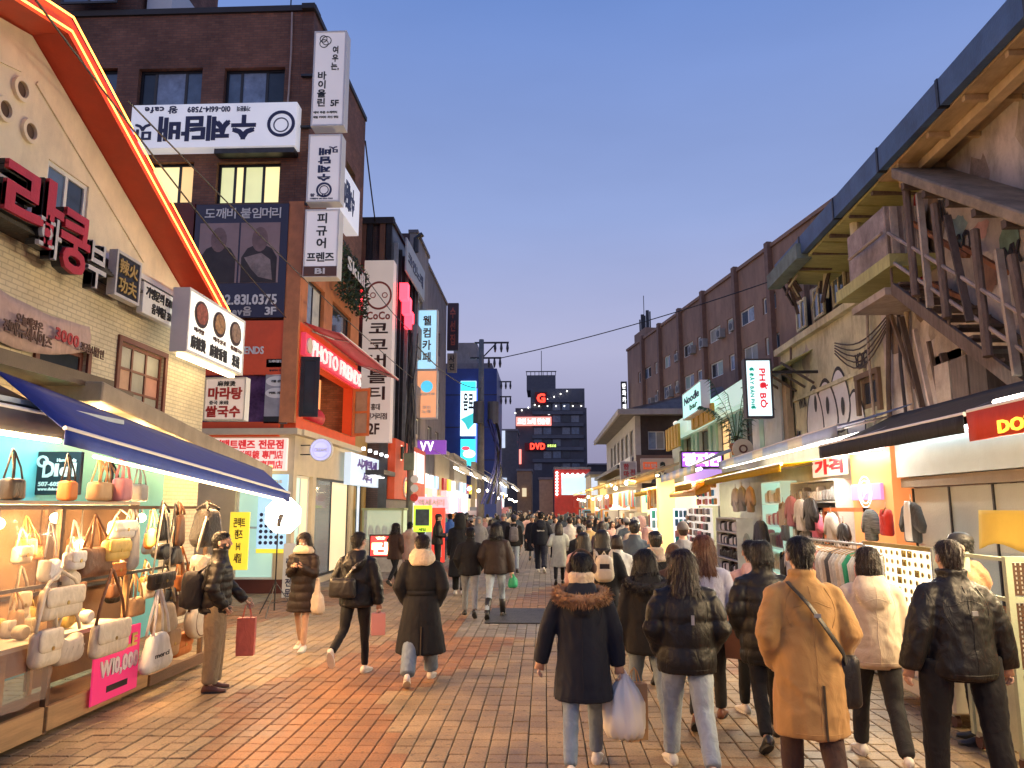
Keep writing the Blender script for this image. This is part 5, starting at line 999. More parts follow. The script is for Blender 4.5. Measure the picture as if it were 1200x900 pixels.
for k, (xt, yt, xb, yb) in enumerate(((1062, 223, 1073, 347), (1077, 227, 1090, 360), (1095, 240, 1110, 373), (1110, 253, 1137, 377), (1142, 270, 1158, 418), (1170, 293, 1192, 440), (1186, 300, 1215, 460))):
    a, c = onx(xt, yt, 5.5), onx(xb, yb, 5.36); b = MB()
    if k % 2: b.bar(a, c, .09, .05)
    else: b.tube([a, (a+c)/2, c], [.06, .055, .06], 8)
    b.build('prop_post', [RUST, OLDG, RUST, RUSTD][k % 4], stair)
for k in range(8):
    a = O.px(1060+k*17, 350+k*14); b = MB(); b.bar(O.P(a[0], a[1]-.1, .3), O.P(a[0]+rr.uniform(-.3, .3), a[1]-1.6, .06), rr.uniform(.05, .12), .05); b.build('slanting_board', [RUST, RUSTD, OLDP][k % 3], old)
for k, (x0, y0, x1, y1) in enumerate(((1090, 275, 1135, 300), (1060, 255, 1130, 300), (1085, 330, 1130, 350), (1130, 290, 1180, 320))):
    a, c = onx(x0, y0, 5.9), onx(x1, y1, 5.9); b = MB(); b.bar(a, c, .06); b.build('cross_brace', M('orange_rust', (.3, .12, .05), .8, .4), stair)
# closed door and boxes under the stair
q = O.rect(1101, 412, 1136, 462); O.part('door', q[0], q[1], q[2]-.6, q[3], .01, .08, OLDG, old); O.disc('door_arch', (q[0]+q[1])/2, q[3], (q[1]-q[0])/2, .01, .08, OLDG, old); O.part('door_panel', q[0]+.15, q[1]-.15, q[2]-.5, q[3]-.3, .081, .1, RUSTD, old); O.disc('door_knob', (q[0]+q[1])/2, (q[2]+q[3])/2, .06, .1, .14, WHITE, old, 10)
for k in range(3): O.part('crate', q[0]-1.3+k*.45, q[0]-.9+k*.45, q[2]-.4, q[2]+.35, .02, .5, [RUSTD, RUST, OLDG][k], old)
# ================================================================ signs on the right
Sp = FY(17.0); r_ = Sp.rect(874, 421, 905, 489)
t = sign(Sp, *r_, -.25, 0, E('pho_face', (.72, .95, 1), .85, (.6, .75, .8)), 'upright pale blue lightbox with sideways red and green noodle words', [('PHỞ BÒ', .52, .16, .84, .84, E('pho_red', (.75, .02, .04), .5, (.6, .02, .03)), dict(rot=90, bold=.02)), ('Ở ĐÂY BÁN PHỞ', .16, .14, .36, .86, E('pho_green', (.0, .35, .25), .4, (0, .3, .2)), dict(rot=90, bold=.02))], M('sign_rim_dark', (.06, .06, .07), .4))
b = MB(); Sp.box(b, r_[1], 6.1, r_[3]-.3, r_[3]-.24, -.16, -.1); b.build('bracket', DKMET, t)
# ---- mint shop
Fm = FX(6.0); ym0 = Fm.px(908, 500)[0]; ym1 = Fm.px(788, 530)[0]; zmt = Fm.px(850, 472)[1]
MINT = M('mint_paint', (.25, .45, .36), .6, .12); MINTW = M('pale_mint_wall', (.5, .56, .5), .6, .1)
hol = [(ym0+1.2+k*3.3, ym0+3.2+k*3.3, 3.4, 4.9) for k in range(4) if ym0+3.2+k*3.3 < ym1]
tm = block('mint_shop_building', Fm, ym0, ym1, zmt, 8, MINTW, 'pale mint shop building with shuttered windows under brown block', hol, M('dark_window_wood', (.06, .04, .03), .5), [DARKGL, LITO, DARKGL], 2, 2)
for k, h in enumerate(hol):
    for s_ in (h[0]-.45, h[1]+.02): Fm.part('shutter', s_, s_+.43, h[2], h[3], .004, .08, MINT, tm)
    Fm.part('pelmet', h[0]-.6, h[1]+.6, h[3]+.1, h[3]+.75, .004, .3, E('pelmet_lit', (.7, 1, .85), .35, (.6, .75, .65)), tm)
fl = M('yellow_fluted', (.6, .38, .05), .6, .15, stretch=(1, 14, 1))
for k, (x0, y0, x1, y1) in enumerate(((782, 500, 796, 526), (812, 479, 836, 498))):
    Fk = FX(5.5); q = Fk.rect(x0, y0, x1, y1); t = thing('fluted_awning', Fk.P(q[0], q[2], 0), ['small yellow fluted canopy at far end of mint shop', 'yellow fluted canopy above the dark window of mint shop'][k], 'canopy')
    for i in range(8): Fk.part('flute', q[0]+i*(q[1]-q[0])/8, q[0]+(i+.9)*(q[1]-q[0])/8, q[2], q[3], -.05, .05+.03*(i % 2), fl, t)
Fn = FX(5.2); q = Fn.rect(800, 452, 822, 486); t = sign(Fn, q[0], q[1], q[2], q[3]-.05, -.3, 0, E('noodle_face', (.45, .95, .85), .7, (.5, .7, .65)), 'slanted teal lightbox on the roofline of the mint shop', [('Noodle', .1, .5, .9, .8, INKNAVY), ('bar', .4, .2, .8, .42, M('ink_green', (.02, .2, .1), .5, bump=0), dict(bold=.02))], WHITE)
Sj = FY(23.5); q = Sj.rect(798, 529, 847, 548); t = sign(Sj, *q, -.25, 0, E('purple_face', (.35, .1, .6), 1.0, (.3, .1, .5)), 'purple lit sign with three big white syllables', [('정지연', .05, .1, .95, .9, E('letters_lilac_white', (1, .9, 1), 2.2), dict(bold=.06))], BLACK)
q = Sj.rect(800, 549, 850, 566); sign(FY(23.8), *FY(23.8).rect(803, 550, 846, 566), -.2, 0, E('lilac_lit_panel', (.5, .3, .8), .6, (.4, .3, .6)), 'dim lilac panel hanging under the purple lit sign', [])
Sq = FY(36); q = Sq.rect(751, 537, 797, 566); t = sign(Sq, *q, -.1, 0, M('campaign_paper', (.62, .50, .42), .6, .08), 'pale campaign poster with a man in dark suit and red block', [])
W_, H_ = q[1]-q[0], q[3]-q[2]; Sq.part('red_block', q[0]+.06*W_, q[0]+.42*W_, q[2]+.55*H_, q[2]+.85*H_, .002, .01, E('campaign_red', (.8, .15, .05), .3, (.6, .1, .04)), t); Sq.text('후보 일꾼', q[0]+.1*W_, q[0]+.4*W_, q[2]+.62*H_, q[2]+.78*H_, .01, WHITE, t)
for nm, mt, pts in (('suit', INKNAVY, [(.25, 0), (.85, 0), (.82, .25), (.7, .4), (.56, .44), (.42, .4), (.32, .25)]), ('shirt', WHITE, [(.52, .12), (.6, .44), (.5, .44)]), ('face', M('print_skin', (.42, .25, .17), .6), [(.56+.06*math.cos(i*.5), .6+.2*math.sin(i*.5)) for i in range(12)]), ('hair', INKBLACK, [(.49, .68), (.63, .68), (.62, .82), (.56, .86), (.5, .82)])):
    b = MB(); b.poly([Sq.P(q[0]+x*W_, q[2]+z*H_, {'suit': .004, 'shirt': .006, 'face': .008, 'hair': .01}[nm]) for x, z in pts]); b.build('printed_'+nm, mt, t)
Sv = FY(40); q = Sv.rect(727, 541, 746, 570); sign(Sv, *q, -.2, 0, M('grey_sign_paper', (.42, .4, .4), .6), 'grey vertical sign with stacked red syllables beside campaign poster', [('한\n마\n당', .2, .1, .55, .92, INKRED, dict(bold=.04)), ('전\n집', .62, .1, .9, .7, INKRED)], WHITE)
# palm on the ledge
def palm(loc, label, n=11, L=.9, seed=2):
    t = thing('potted_palm', loc, label, 'plant'); rr = random.Random(seed); P0 = Vector(loc)
    b = MB(); b.rings([[P0+Vector((r_*math.cos(a*.63), r_*math.sin(a*.63), z)) for a in range(10)] for r_, z in ((.13, 0), (.18, .3), (.16, .3))]); b.build('pot', M('terracotta', (.3, .13, .07), .7), t)
    for k in range(n):
        a = k*2.4; up = rr.uniform(1.2, 1.9); pts = [P0+Vector((math.cos(a)*L*s_*rr.uniform(.9, 1.1), math.sin(a)*L*s_, .3+up*s_*1.5-1.1*s_*s_)) for s_ in (0, .2, .4, .6, .8, 1)]
        b = MB(); side = Vector((-math.sin(a), math.cos(a), 0))
        for i in range(5):
            b.poly([pts[i], pts[i]+side*.02, pts[i+1]+side*.02, pts[i+1]])
            for j in range(3):
                p = pts[i].lerp(pts[i+1], j/3)
                for s_ in (-1, 1): q = p+side*s_*.26*(1.1-i/6)+Vector((math.cos(a)*.12, math.sin(a)*.12, -.1)); b.poly([p, p+Vector((0, 0, .03)).lerp(Vector((math.cos(a)*.05, math.sin(a)*.05, 0)), .8), q])
        b.build('frond', M('palm_leaf', (.05, .13, .05), .5, .4, 6), t)
    b = MB(); b.tube([P0+Vector((0, 0, .25)), P0+Vector((0, 0, .5))], .05, 6); b.build('stem', RUSTD, t)
palm((5.0, 20.2, 3.35), 'dark green palm on the ledge behind the noodle lightbox', 13, .95)
F0 = FY(18.3); u_, z_ = F0.px(871, 526); t = thing('round_sign', F0.P(u_, z_, 0), 'round cream sign with brown ring beneath the palms', 'sign'); F0.disc('panel', u_, z_, .24, -.08, 0, M('cream_sign', (.5, .42, .3), .6), t); F0.ring('brown_ring', u_, z_, .1, .035, 0, .02, INKBROWN, t)
# ---- tiled house
S8 = FY(42); x8 = S8.px(744, 500)[0]; T8 = FX(x8); z8 = S8.px(770, 486)[1]; y8 = T8.px(711, 540)[0]
DWOOD = M('dark_house_wood', (.05, .035, .03), .7, .3, 3); hs8 = thing('tiled_house', (x8+3, 48, 0), 'two storey house with grey tiled eaves and dark timber gable', 'building')
hol = [(x8+.7+k*1.25, x8+1.6+k*1.25, z8-1.9, z8-.9) for k in range(3)]
S8.wall('wall', x8+.305, x8+5.5, 0, z8, hol, DWOOD, hs8, .3)
for k, h in enumerate(hol): S8.window(h, hs8, WHITE, [PALEPANE, FROST], 2, 1, .05, .1)
hol = [(43+k*2.6, 44.6+k*2.6, z8-2.1, z8-.7) for k in range(int((y8-44)/2.6))]
T8.wall('wall', 42.0, y8, 0, z8, hol, M('house_white', (.5, .46, .42), .7, .15), hs8, .3)
for k, h in enumerate(hol): T8.window(h, hs8, DKMET, [PALEPANE, FROST], 2, 1, .06, .08)
TILE = M('grey_roof_tile', (.17, .15, .14), .7, .3, 3, .4, 20)
b = MB(); b.hexa([Vector(p) for p in ((x8-.9, 41, z8-.05), (x8+6, 41, z8-.05), (x8+6, y8, z8-.05), (x8-.9, y8, z8-.05), (x8-.9, 41, z8+.12), (x8+5, 43, z8+1.7), (x8+5, y8, z8+1.7), (x8-.9, y8, z8+.12))]); rf = b.build('roof', TILE, hs8)
b = MB(); b.box(x8-.95, x8+6, 40.9, 41.05, z8-.1, z8+.2); b.build('eave_board', M('eave_cream', (.4, .36, .32), .6), hs8); b = MB(); b.box(x8-1.0, x8-.86, 40.95, y8, z8-.1, z8+.2); b.build('eave_board', M('eave_cream', (0, 0, 0)), hs8)
for k in range(2): S8.disc('wall_lamp', x8+2.2+k*1.6, z8-.5, .14, .05, .2, E('dim_lamp', (.9, .8, .7), .8), hs8, 10)
q = T8.rect(722, 505, 742, 530); T8.part('white_board', q[0], q[1], z8-2.9, z8-2.2, .1, .2, WHITE, hs8)
S8.part('lower_fascia', x8, x8+5, 3.9, 4.8, .05, .3, M('brown_fascia', (.2, .12, .09), .7), hs8); T8.part('lower_canopy', 42, y8, 4.1, 4.3, .05, 1.0, DKMET, hs8)
# ---- long brown block
onh = lambda u, v: (lambda d: Vector((d.x, d.y, 0))*(15/d.z))(ray(u, v))
A1, A2 = onh(1000, 221), onh(735, 412); uB = (A2-A1).normalized(); nB = Vector((-uB.y, uB.x, 0)); B8 = Fac(A1, uB, nB)
HB = 17.0; LB_ = (A2-A1).length; BRN = M('brown_tile_facade', (.30, .175, .115), .7, .2, 1.2, .25, 30, stretch=(1, 1, .3), dirt=.35)
zx = lambda x: 700+x/3.6; zy = lambda y: 230+y/3.6
r1 = [(605, 430, 655, 515), (550, 480, 585, 550), (475, 535, 515, 605), (425, 575, 455, 640), (365, 620, 400, 685), (330, 655, 355, 697), (285, 695, 305, 737), (245, 715, 265, 775), (200, 750, 225, 800), (176, 775, 190, 812), (700, 365, 745, 430)]
r2 = [(710, 530, 760, 580), (620, 590, 670, 665), (560, 645, 590, 700), (480, 675, 525, 750), (425, 725, 465, 790), (370, 755, 405, 812), (330, 785, 360, 840), (280, 810, 310, 860), (250, 835, 270, 870)]
bb_ = thing('brown_block', B8.P(LB_/2, 0, -5), 'long brown four storey block with rows of small windows', 'building')
hol = []
for rows in (r1, r2):
    rs = [B8.rect(zx(a), zy(c), zx(d), zy(e)) for a, c, d, e in rows]; za = sorted(r[2] for r in rs)[len(rs)//2]; zb2 = sorted(r[3] for r in rs)[len(rs)//2]
    hol += [(r[0]-.18, r[1]+.18, za, zb2) for r in rs]
zr3 = min(h[2] for h in hol)-3.0
hol += [(h[0], h[1], zr3, zr3+1.5) for h in hol[:11]]
B8.wall('wall', -16, LB_, 0, HB, hol, BRN, bb_, .35)
PANES = [PALEPANE, DUSKGL, FROST, DARKGL, M('mint_curtain_pane', (.3, .4, .36), .4)]
for k, h in enumerate(hol): B8.window(h, bb_, WHITE, [PANES[k % 5], PANES[(k*3+1) % 5]], 2, 1, .09, .1)
for k, x in enumerate((750, 600, 458, 355, 268, 195)):
    u_ = B8.px(zx(x), zy(600))[0]; B8.part('pilaster', u_-.22, u_+.22, 0, HB+.35, .004, .3, M('brown_pilaster', (.2, .115, .08), .7, .2), bb_)
B8.part('parapet_cap', -16, LB_, HB+.002, HB+.22, -.4, .12, BRN, bb_); B8.part('end_wall', LB_-.3, LB_+.002, 0, HB-.02, -9, -.36, BRN, bb_); B8.part('roof', -16, LB_-.31, HB-.5, HB-.3, -9, -.36, GREYST, bb_)
B8.part('stair_head', LB_-4, LB_-.5, HB+.24, HB+1.5, -4, -.6, BRN, bb_)
for k in range(9):
    h = hol[k % 11] if k < 5 else hol[11+(k % 9)]; ac = thing('air_conditioner', B8.P(h[1]+.55, h[2], .3), 'grey air conditioner box on the brown block beside window %s' % ['one', 'two'][k % 2] if False else 'grey air conditioner box hung on the brown block', 'air conditioner', 'air conditioners on the brown block')
    B8.part('case', h[1]+.25, h[1]+.95, h[2]-.1, h[2]+.5, .02, .4, M('ac_grey', (.3, .29, .28), .6, .2, dirt=.3), ac); B8.disc('fan_grille', h[1]+.6, h[2]+.2, .22, .4, .42, DKMET, ac, 12)
for k in range(5):
    b = MB(); p = B8.P(LB_-.5-k*.8, HB+1.5, -1.2); b.bar(p, p+Vector((0, 0, 1.6+.3*(k % 2))), .28 if k % 2 else .12); b.build('antenna', DKMET, bb_)
b = MB(); p = B8.P(LB_-.6, HB+1.5, -1.6); b.bar(p, p+Vector((0, 0, 4)), .06); b.build('mast', DKMET, bb_)
Sx = FY(73); q = Sx.rect(728, 447, 735, 482); sign(Sx, *q, -.3, 0, M('black_sign', (.012, .012, .014), .5), 'narrow black vertical sign with white syllables at brown block corner', [('만\n화\n카\n페', .2, .06, .8, .94, E('letters_white', (1, 1, 1), 1), dict(bold=.02))])
# ================================================================ helpers for goods
def pillow(mb, F, pts, u, z, n, d, flat=False):
    """soft flat body: outline pts (x,z) bulged to thickness d around depth n"""
    cx = sum(p[0] for p in pts)/len(pts); cz = sum(p[1] for p in pts)/len(pts); rg = []
    for s_, t_ in ((.55, -.5), (.86, -.44), (.97, -.25), (1, 0), (.97, .25), (.86, .44), (.55, .5)):
        rg.append([F.P(u+cx+(p[0]-cx)*s_, z+cz+(p[1]-cz)*s_, n+d*t_) for p in pts])
    mb.rings(rg)
def rrect(w, h, r, taper=1.0, dip=0, n=4):
    pts = []
    for cx, cz, a0 in ((w/2-r, r, -90), (w/2*taper-r, h-r, 0), (-w/2*taper+r, h-r, 90), (-w/2+r, r, 180)):
        for i in range(n+1): a = R(a0+90*i/n); pts.append((cx+r*math.cos(a), cz+r*math.sin(a)))
    if dip: pts = [(x, z-dip*max(0, 1-(2*x/(w*taper))**2)*(z/h)**3) for x, z in pts]
    return pts
BRASS = M('brass', (.5, .36, .12), .3, .1, metal=.9)
def bag(F, u, z, w, h, n, d, kind, mat, top, label, strap=None, group='handbags on the stall', text=None, cat='handbag'):
    t = thing('handbag', F.P(u, z, n), label, cat, group); strap = strap or mat; b = MB()
    pts = {'tote': rrect(w, h, .03, .9), 'satchel': rrect(w, h, min(w, h)*.2, .95), 'hobo': rrect(w, h, min(w, h)*.3, .86, h*.35), 'round': [(w/2*math.cos(i*.314), h/2+h/2*math.sin(i*.314)) for i in range(20)], 'sack': rrect(w, h, min(w, h)*.24, .62)}[kind]
    pillow(b, F, pts, u, z, n, d); b.build('body', mat, t, smooth=True, fix=True)
    if kind == 'satchel':
        b = MB(); pillow(b, F, rrect(w*.97, h*.62, h*.18, 1.0), u, z+h*.4, n+d*.42, d*.3); b.build('flap', mat, t, smooth=True, fix=True); F.disc('clasp', u, z+h*.5, .018, n+d*.55, n+d*.6, BRASS, t, 10)
    if kind == 'round': F.ring('seam', u, z+h/2, w*.3, .012, n+d*.4, n+d*.5, strap, t, 20)
    if kind == 'hobo': 
        for k in range(4):
            b = MB(); b.tube([F.P(u-w*.3+k*w*.2, z+h*(.12+.1*abs(k-1.5)), n+d*.45), F.P(u-w*.2+k*w*.2, z+h*.5, n+d*.5)], .006, 5); b.build('quilt_seam', strap, t)
    if top:
        for s_ in ((-1, 1) if kind in ('tote', 'sack') else (0,)):
            b = MB(); o_ = s_*d*.3; ws = w*(.28 if kind in ('tote', 'sack') else .42); zc = z+h*(.97 if kind != 'hobo' else .93)
            if kind == 'round': zc = z+h*.8
            pk = F.P(u, top, n-.03)
            b.tube([F.P(u-ws, zc, n+o_), F.P(u-ws*.75, (zc*1.6+top)/2.6, n+o_*.7), F.P(u-.02, top-.02, n-.02), pk, F.P(u+.02, top-.02, n-.02), F.P(u+ws*.75, (zc*1.6+top)/2.6, n+o_*.7), F.P(u+ws, zc, n+o_)], (.016 if h > .25 else .01), 6); b.build('strap', strap, t, smooth=True)
    if text: F.text(text, u-w*.25, u+w*.25, z+h*.38, z+h*.5, n+d*.48, INKBLACK, t, depth=.004)
    return t
def lamp_point(loc, col, power, rad=.06, parent=None, name='stall_light'):
    l = bpy.data.lights.new(name, 'POINT'); l.energy = power; l.color = col; l.shadow_soft_size = rad; o = bpy.data.objects.new(name, l); o.location = loc; COL.objects.link(o)
    if parent is not None: o.parent = parent; o.matrix_parent_inverse = Matrix.Translation(-WLOC[parent.name])
    return o
def lamp_area(loc, col, power, sx_, sy_, rot, parent=None, name='tube_light'):
    l = bpy.data.lights.new(name, 'AREA'); l.energy = power; l.color = col; l.shape = 'RECTANGLE'; l.size = sx_; l.size_y = sy_; o = bpy.data.objects.new(name, l); o.location = loc; o.rotation_euler = rot; COL.objects.link(o)
    if parent is not None: o.parent = parent; o.matrix_parent_inverse = Matrix.Translation(-WLOC[parent.name])
    return o
WARM = (1, .60, .25); BULB = E('bulb_warm', (1, .68, .3), 40); COOL = (1, .92, .78)
# ================================================================ handbag stall
PINEW = M('pine_board', (.42, .25, .11), .6, .25, 3, .3, 30, stretch=(8, .6, 8), dirt=.2); DKWOOD = M('dark_board', (.12, .06, .03), .6, .3, 3, .3, 30, stretch=(8, .6, 8))
H = FX(-4.4)
stall = thing('handbag_stall', (-5.1, 7.6, 0), 'pine framed handbag stall hung with bags and wrapped in clear plastic', 'stall')
for k, (a, c, z0, z1) in enumerate(((3.6, 6.95, .04, .27), (7.0, 8.75, .05, .26), (8.8, 10.3, .03, .16))): H.part('base_plank', a, c, z0, z1, -.05, 0, PINEW if k < 2 else DKWOOD, stall, bevel=.006)
for k, (u_, zt_) in enumerate(((4.4, 2.02), (5.72, 2.02), (7.02, 2.02), (8.25, 2.05), (10.15, 2.1))):
    for n_ in (-.03, -1.0): H.part('upright', u_-.025, u_+.025, .02, zt_, n_-.05, n_, PINEW if k % 2 else DKWOOD, stall)
for z_ in (2.0, 1.1):
    H.part('rail', 3.8, 10.2, z_-.02, z_+.02, -1.02, -.98, DKMET, stall)
H.part('rail', 3.8, 10.2, 1.985, 2.02, -.06, -.02, DKWOOD, stall)
H.part('rail', 3.8, 10.2, 1.3, 1.33, -.055, -.025, DKMET, stall)
H.part('shelf', 3.8, 8.25, .80, .84, -1.0, -.06, M('stall_shelf', (.5, .45, .38), .6), stall); H.part('back_board', 8.22, 10.18, .1, 1.98, -1.06, -1.03, M('brown_back_cloth', (.16, .09, .05), .85), stall); H.part('back_board', 3.8, 8.2, .3, 1.98, -1.06, -1.03, M('back_cloth', (.3, .18, .09), .8), stall); H.part('floor_board', 3.7, 10.2, .02, .06, -1.0, -.06, DKWOOD, stall)
for k in range(3): H.part('display_shelf', 3.9, 5.7, .75+k*.4, .78+k*.4, -.5, -.08, PINEW, stall)
for k in range(9): H.part('back_slat', 3.9+k*.34, 4.1+k*.34, .3, .78, -.32, -.3, [PINEW, M('orange_board', (.42, .17, .04), .6), PINEW][k % 3], stall)
H.part('roof_sheet', 3.6, 8.3, 2.03, 2.06, -1.05, .0, M('stall_top', (.5, .4, .28), .7), stall)
# clear plastic sheet
pm = MATS.get('clear_plastic') or glassmat('clear_plastic', (.5, .38, .3), .42, .1)
b = MB(); nU, nZ = 26, 14
gr = [[H.P(3.7+3.2*i/nU, .35+1.66*j/nZ, .03+.03*math.sin(i*1.7+.35*j)+.016*math.sin(j*2.1+i*.4)) for j in range(nZ+1)] for i in range(nU+1)]
for i in range(nU):
    for j in range(nZ): b.poly([gr[i][j], gr[i+1][j], gr[i+1][j+1], gr[i][j+1]])
ps = b.build('plastic_sheet', pm, None, smooth=True); tag(ps, 'wrinkled clear plastic sheet hanging over end of the handbag stall', 'plastic sheet')
LEC = fabric('cream_leather', (.66, .58, .44), .5, .25, .05, 12, 200); LEW = fabric('white_canvas_bag', (.72, .70, .64), .8, .4, .1, 9); LEBR = fabric('brown_leather', (.14, .065, .035), .45, .25, .02, 10); LEY = fabric('yellow_leather', (.62, .43, .12), .5, .2, .02, 10); LEK = fabric('black_leather', (.02, .018, .018), .4, .4, .05, 10); LET = fabric('tan_leather', (.42, .26, .13), .5, .25, .02, 10); LEO = fabric('orange_leather', (.5, .16, .04), .5, .2, .02, 10); LER = fabric('red_leather', (.5, .06, .04), .5, .2); LEQ = fabric('quilted_cream', (.60, .50, .36), .7, .6, .1, 22); LEG = fabric('grey_felt', (.3, .29, .28), .8, .3); LEP = fabric('rose_bag', (.5, .2, .22), .7, .3)
Fb = FX(-4.33)
def bagpx(x0, y0, x1, y1, kind, mat, ytop, label, strap=None, n=0, d=.13, **k):
    a = Fb.rect(x0, y0, x1, y1); u_ = (a[0]+a[1])/2; tz = Fb.px((x0+x1)/2, ytop)[1] if ytop else None
    return bag(Fb, u_, a[2], max(.12, min(.62, a[1]-a[0])), a[3]-a[2], n, d, kind, mat, tz, label, strap, **k)
bagpx(47, 688, 93, 724, 'satchel', LEC, 668, 'cream flap satchel with small round clasp hung before plastic sheet')
bagpx(31, 738, 60, 781, 'satchel', LEC, 690, 'cream saddle bag hung beside the grey cream one', n=.05)
bagpx(61, 738, 94, 777, 'hobo', fabric('stone_leather', (.5, .43, .34), .5, .25), 705, 'stone coloured slouchy bag below the cream flap satchel')
bagpx(98, 728, 138, 767, 'satchel', LEC, 668, 'cream satchel with blue charm before the pink sale poster', LEBR, n=.08)
tt = bagpx(150, 742, 190, 786, 'sack', LEW, 688, 'white canvas tote lettered merci hanging low beside sale poster', n=.12, text='merci')
bagpx(104, 641, 140, 676, 'tote', LEBR, 604, 'dark brown leather tote hanging under the stall lamp', n=-.1)
bagpx(128, 632, 152, 657, 'satchel', LEY, 612, 'yellow cream boxy bag on the inner rail', n=-.05); bagpx(146, 634, 166, 655, 'satchel', LEY, 614, 'mustard boxy bag half behind the yellow cream one', n=-.12)
bagpx(141, 610, 166, 631, 'satchel', LEW, 596, 'small white bag high on the stall beside lamp', n=-.1)
bagpx(170, 671, 194, 690, 'satchel', LEK, 592, 'black and cream belt bag on long pale straps', LEC, n=.06)
bagpx(212, 643, 246, 681, 'hobo', LEQ, 606, 'large quilted cream shoulder bag at end of stall', n=.12, d=.2)
bagpx(206, 706, 238, 748, 'round', LEC, 664, 'round pale cream bag with stitched seam hung low', LEBR, n=.1)
bagpx(181, 637, 197, 656, 'round', LEK, 590, 'small round black bag on dark strap'); bagpx(196, 640, 212, 662, 'sack', LEK, 590, 'slim black pouch on dark strap next to quilted bag', d=.1)
bagpx(224, 596, 256, 641, 'sack', fabric('puffy_black', (.03, .026, .024), .6, .8, .1, 16), 588, 'puffy black drawstring bag above the quilted bag', n=.02, d=.24)
bagpx(205, 673, 220, 692, 'tote', LEO, 640, 'small orange bag with white tag hanging mid stall'); bagpx(205, 696, 216, 722, 'tote', LET, 650, 'slim tan bag below the orange one', d=.08)
bagpx(178, 706, 203, 742, 'sack', fabric('linen_bag', (.5, .40, .26), .8, .4), 668, 'linen bucket bag beside white canvas tote', n=.02)
bagpx(190, 738, 206, 770, 'satchel', LET, None, 'tan box bag standing on plank under the stall'); bagpx(206, 742, 226, 768, 'satchel', LEO, None, 'orange brown box bag standing on plank under stall', n=-.05)
bagpx(60, 650, 76, 682, 'hobo', LEW, 612, 'small white crescent bag behind plastic', n=-.08); bagpx(88, 646, 104, 668, 'satchel', LEW, 610, 'small white buckle bag behind plastic', n=-.08); bagpx(84, 668, 104, 692, 'round', LEC, 640, 'round cream coin bag on inner rail', n=-.12)
bagpx(140, 660, 160, 676, 'satchel', LEO, 640, 'orange clutch with red corner on inner rail', n=-.15); bagpx(158, 610, 170, 668, 'sack', LEG, 592, 'long grey felt bag hanging by stall post', n=-.1)
bagpx(186, 600, 197, 634, 'sack', LEK, 588, 'long dark pouch hung from top rail', d=.08); bagpx(205, 602, 215, 640, 'sack', LEBR, 588, 'long brown pouch hung from top rail', d=.08); bagpx(190, 690, 205, 712, 'satchel', LEK, 655, 'black purse under the belt bag', n=-.05)
bagpx(222, 690, 232, 712, 'tote', LEBR, 660, 'brown purse half hidden by the round cream bag', n=-.08); bagpx(160, 700, 176, 722, 'tote', LET, 670, 'tan pouch behind the white canvas tote straps', n=-.1)
rr = random.Random(61); BM = [(LEBR, 'brown'), (LEK, 'black'), (LET, 'tan'), (LEC, 'cream'), (LEY, 'mustard'), (LEO, 'rust'), (LEG, 'grey'), (LEBR, 'brown')]
for k in range(30):
    m_, cn = BM[k % 8]; u_ = 6.3+(k % 15)*.26+rr.uniform(-.06, .06); row = k//15; w_ = rr.uniform(.16, .26); h_ = rr.uniform(.15, .26); z_ = (1.45 if row == 0 else .95)+rr.uniform(-.08, .08); kd = ['tote', 'satchel', 'sack', 'hobo'][k*7 % 4]
    bag(H, u_, z_, w_, h_, -.42-.14*(k % 3), .1, kd, m_, z_+h_+rr.uniform(.12, .26), '%s %s hung at the back of the handbag stall' % (cn, {'tote': 'tote', 'satchel': 'flap bag', 'sack': 'pouch', 'hobo': 'slouch bag'}[kd]), group='bags at back of the stall')
# bags on the table and on top of the stall
rr = random.Random(21)
for k in range(12):
    u_ = 6.9+k*.11; bag(H, u_, .845, .16, .12+.05*rr.random(), -.25-.18*(k % 3), .1, ['round', 'satchel', 'sack'][k % 3], [LEC, LEW, LEY, LET][k % 4], None, 'small pale bag heaped on the stall shelf', group='pale bags heaped on the shelf')
for k, (x0, y0, x1, y1, mat, lab) in enumerate(((106, 566, 126, 592, LET, 'tan felt tote standing on top of the stall'), (124, 566, 148, 592, fabric('brown_felt', (.3, .15, .07), .7, .3), 'brown felt tote standing on stall roof beside tan one'), (142, 570, 158, 606, LER, 'red orange tote with black straps on stall roof'), (157, 572, 168, 600, LEG, 'grey tote at the end of the stall roof'), (84, 572, 96, 592, LEO, 'narrow orange bag on stall roof before shop sign'), (28, 578, 48, 592, LEK, 'black bag with tall handles on stall roof'), (136, 560, 150, 584, LEP, 'rose tote behind the brown felt tote'))):
    Ft = FX(-4.6); a = Ft.rect(x0, y0, x1, y1); bag(Ft, (a[0]+a[1])/2, 2.065, a[1]-a[0], max(.2, a[3]-2.065), -.1*(k % 3), .14, 'tote', mat, max(.2, a[3]-2.065)+2.065+.26, lab, LEK if k in (2, 4) else None)
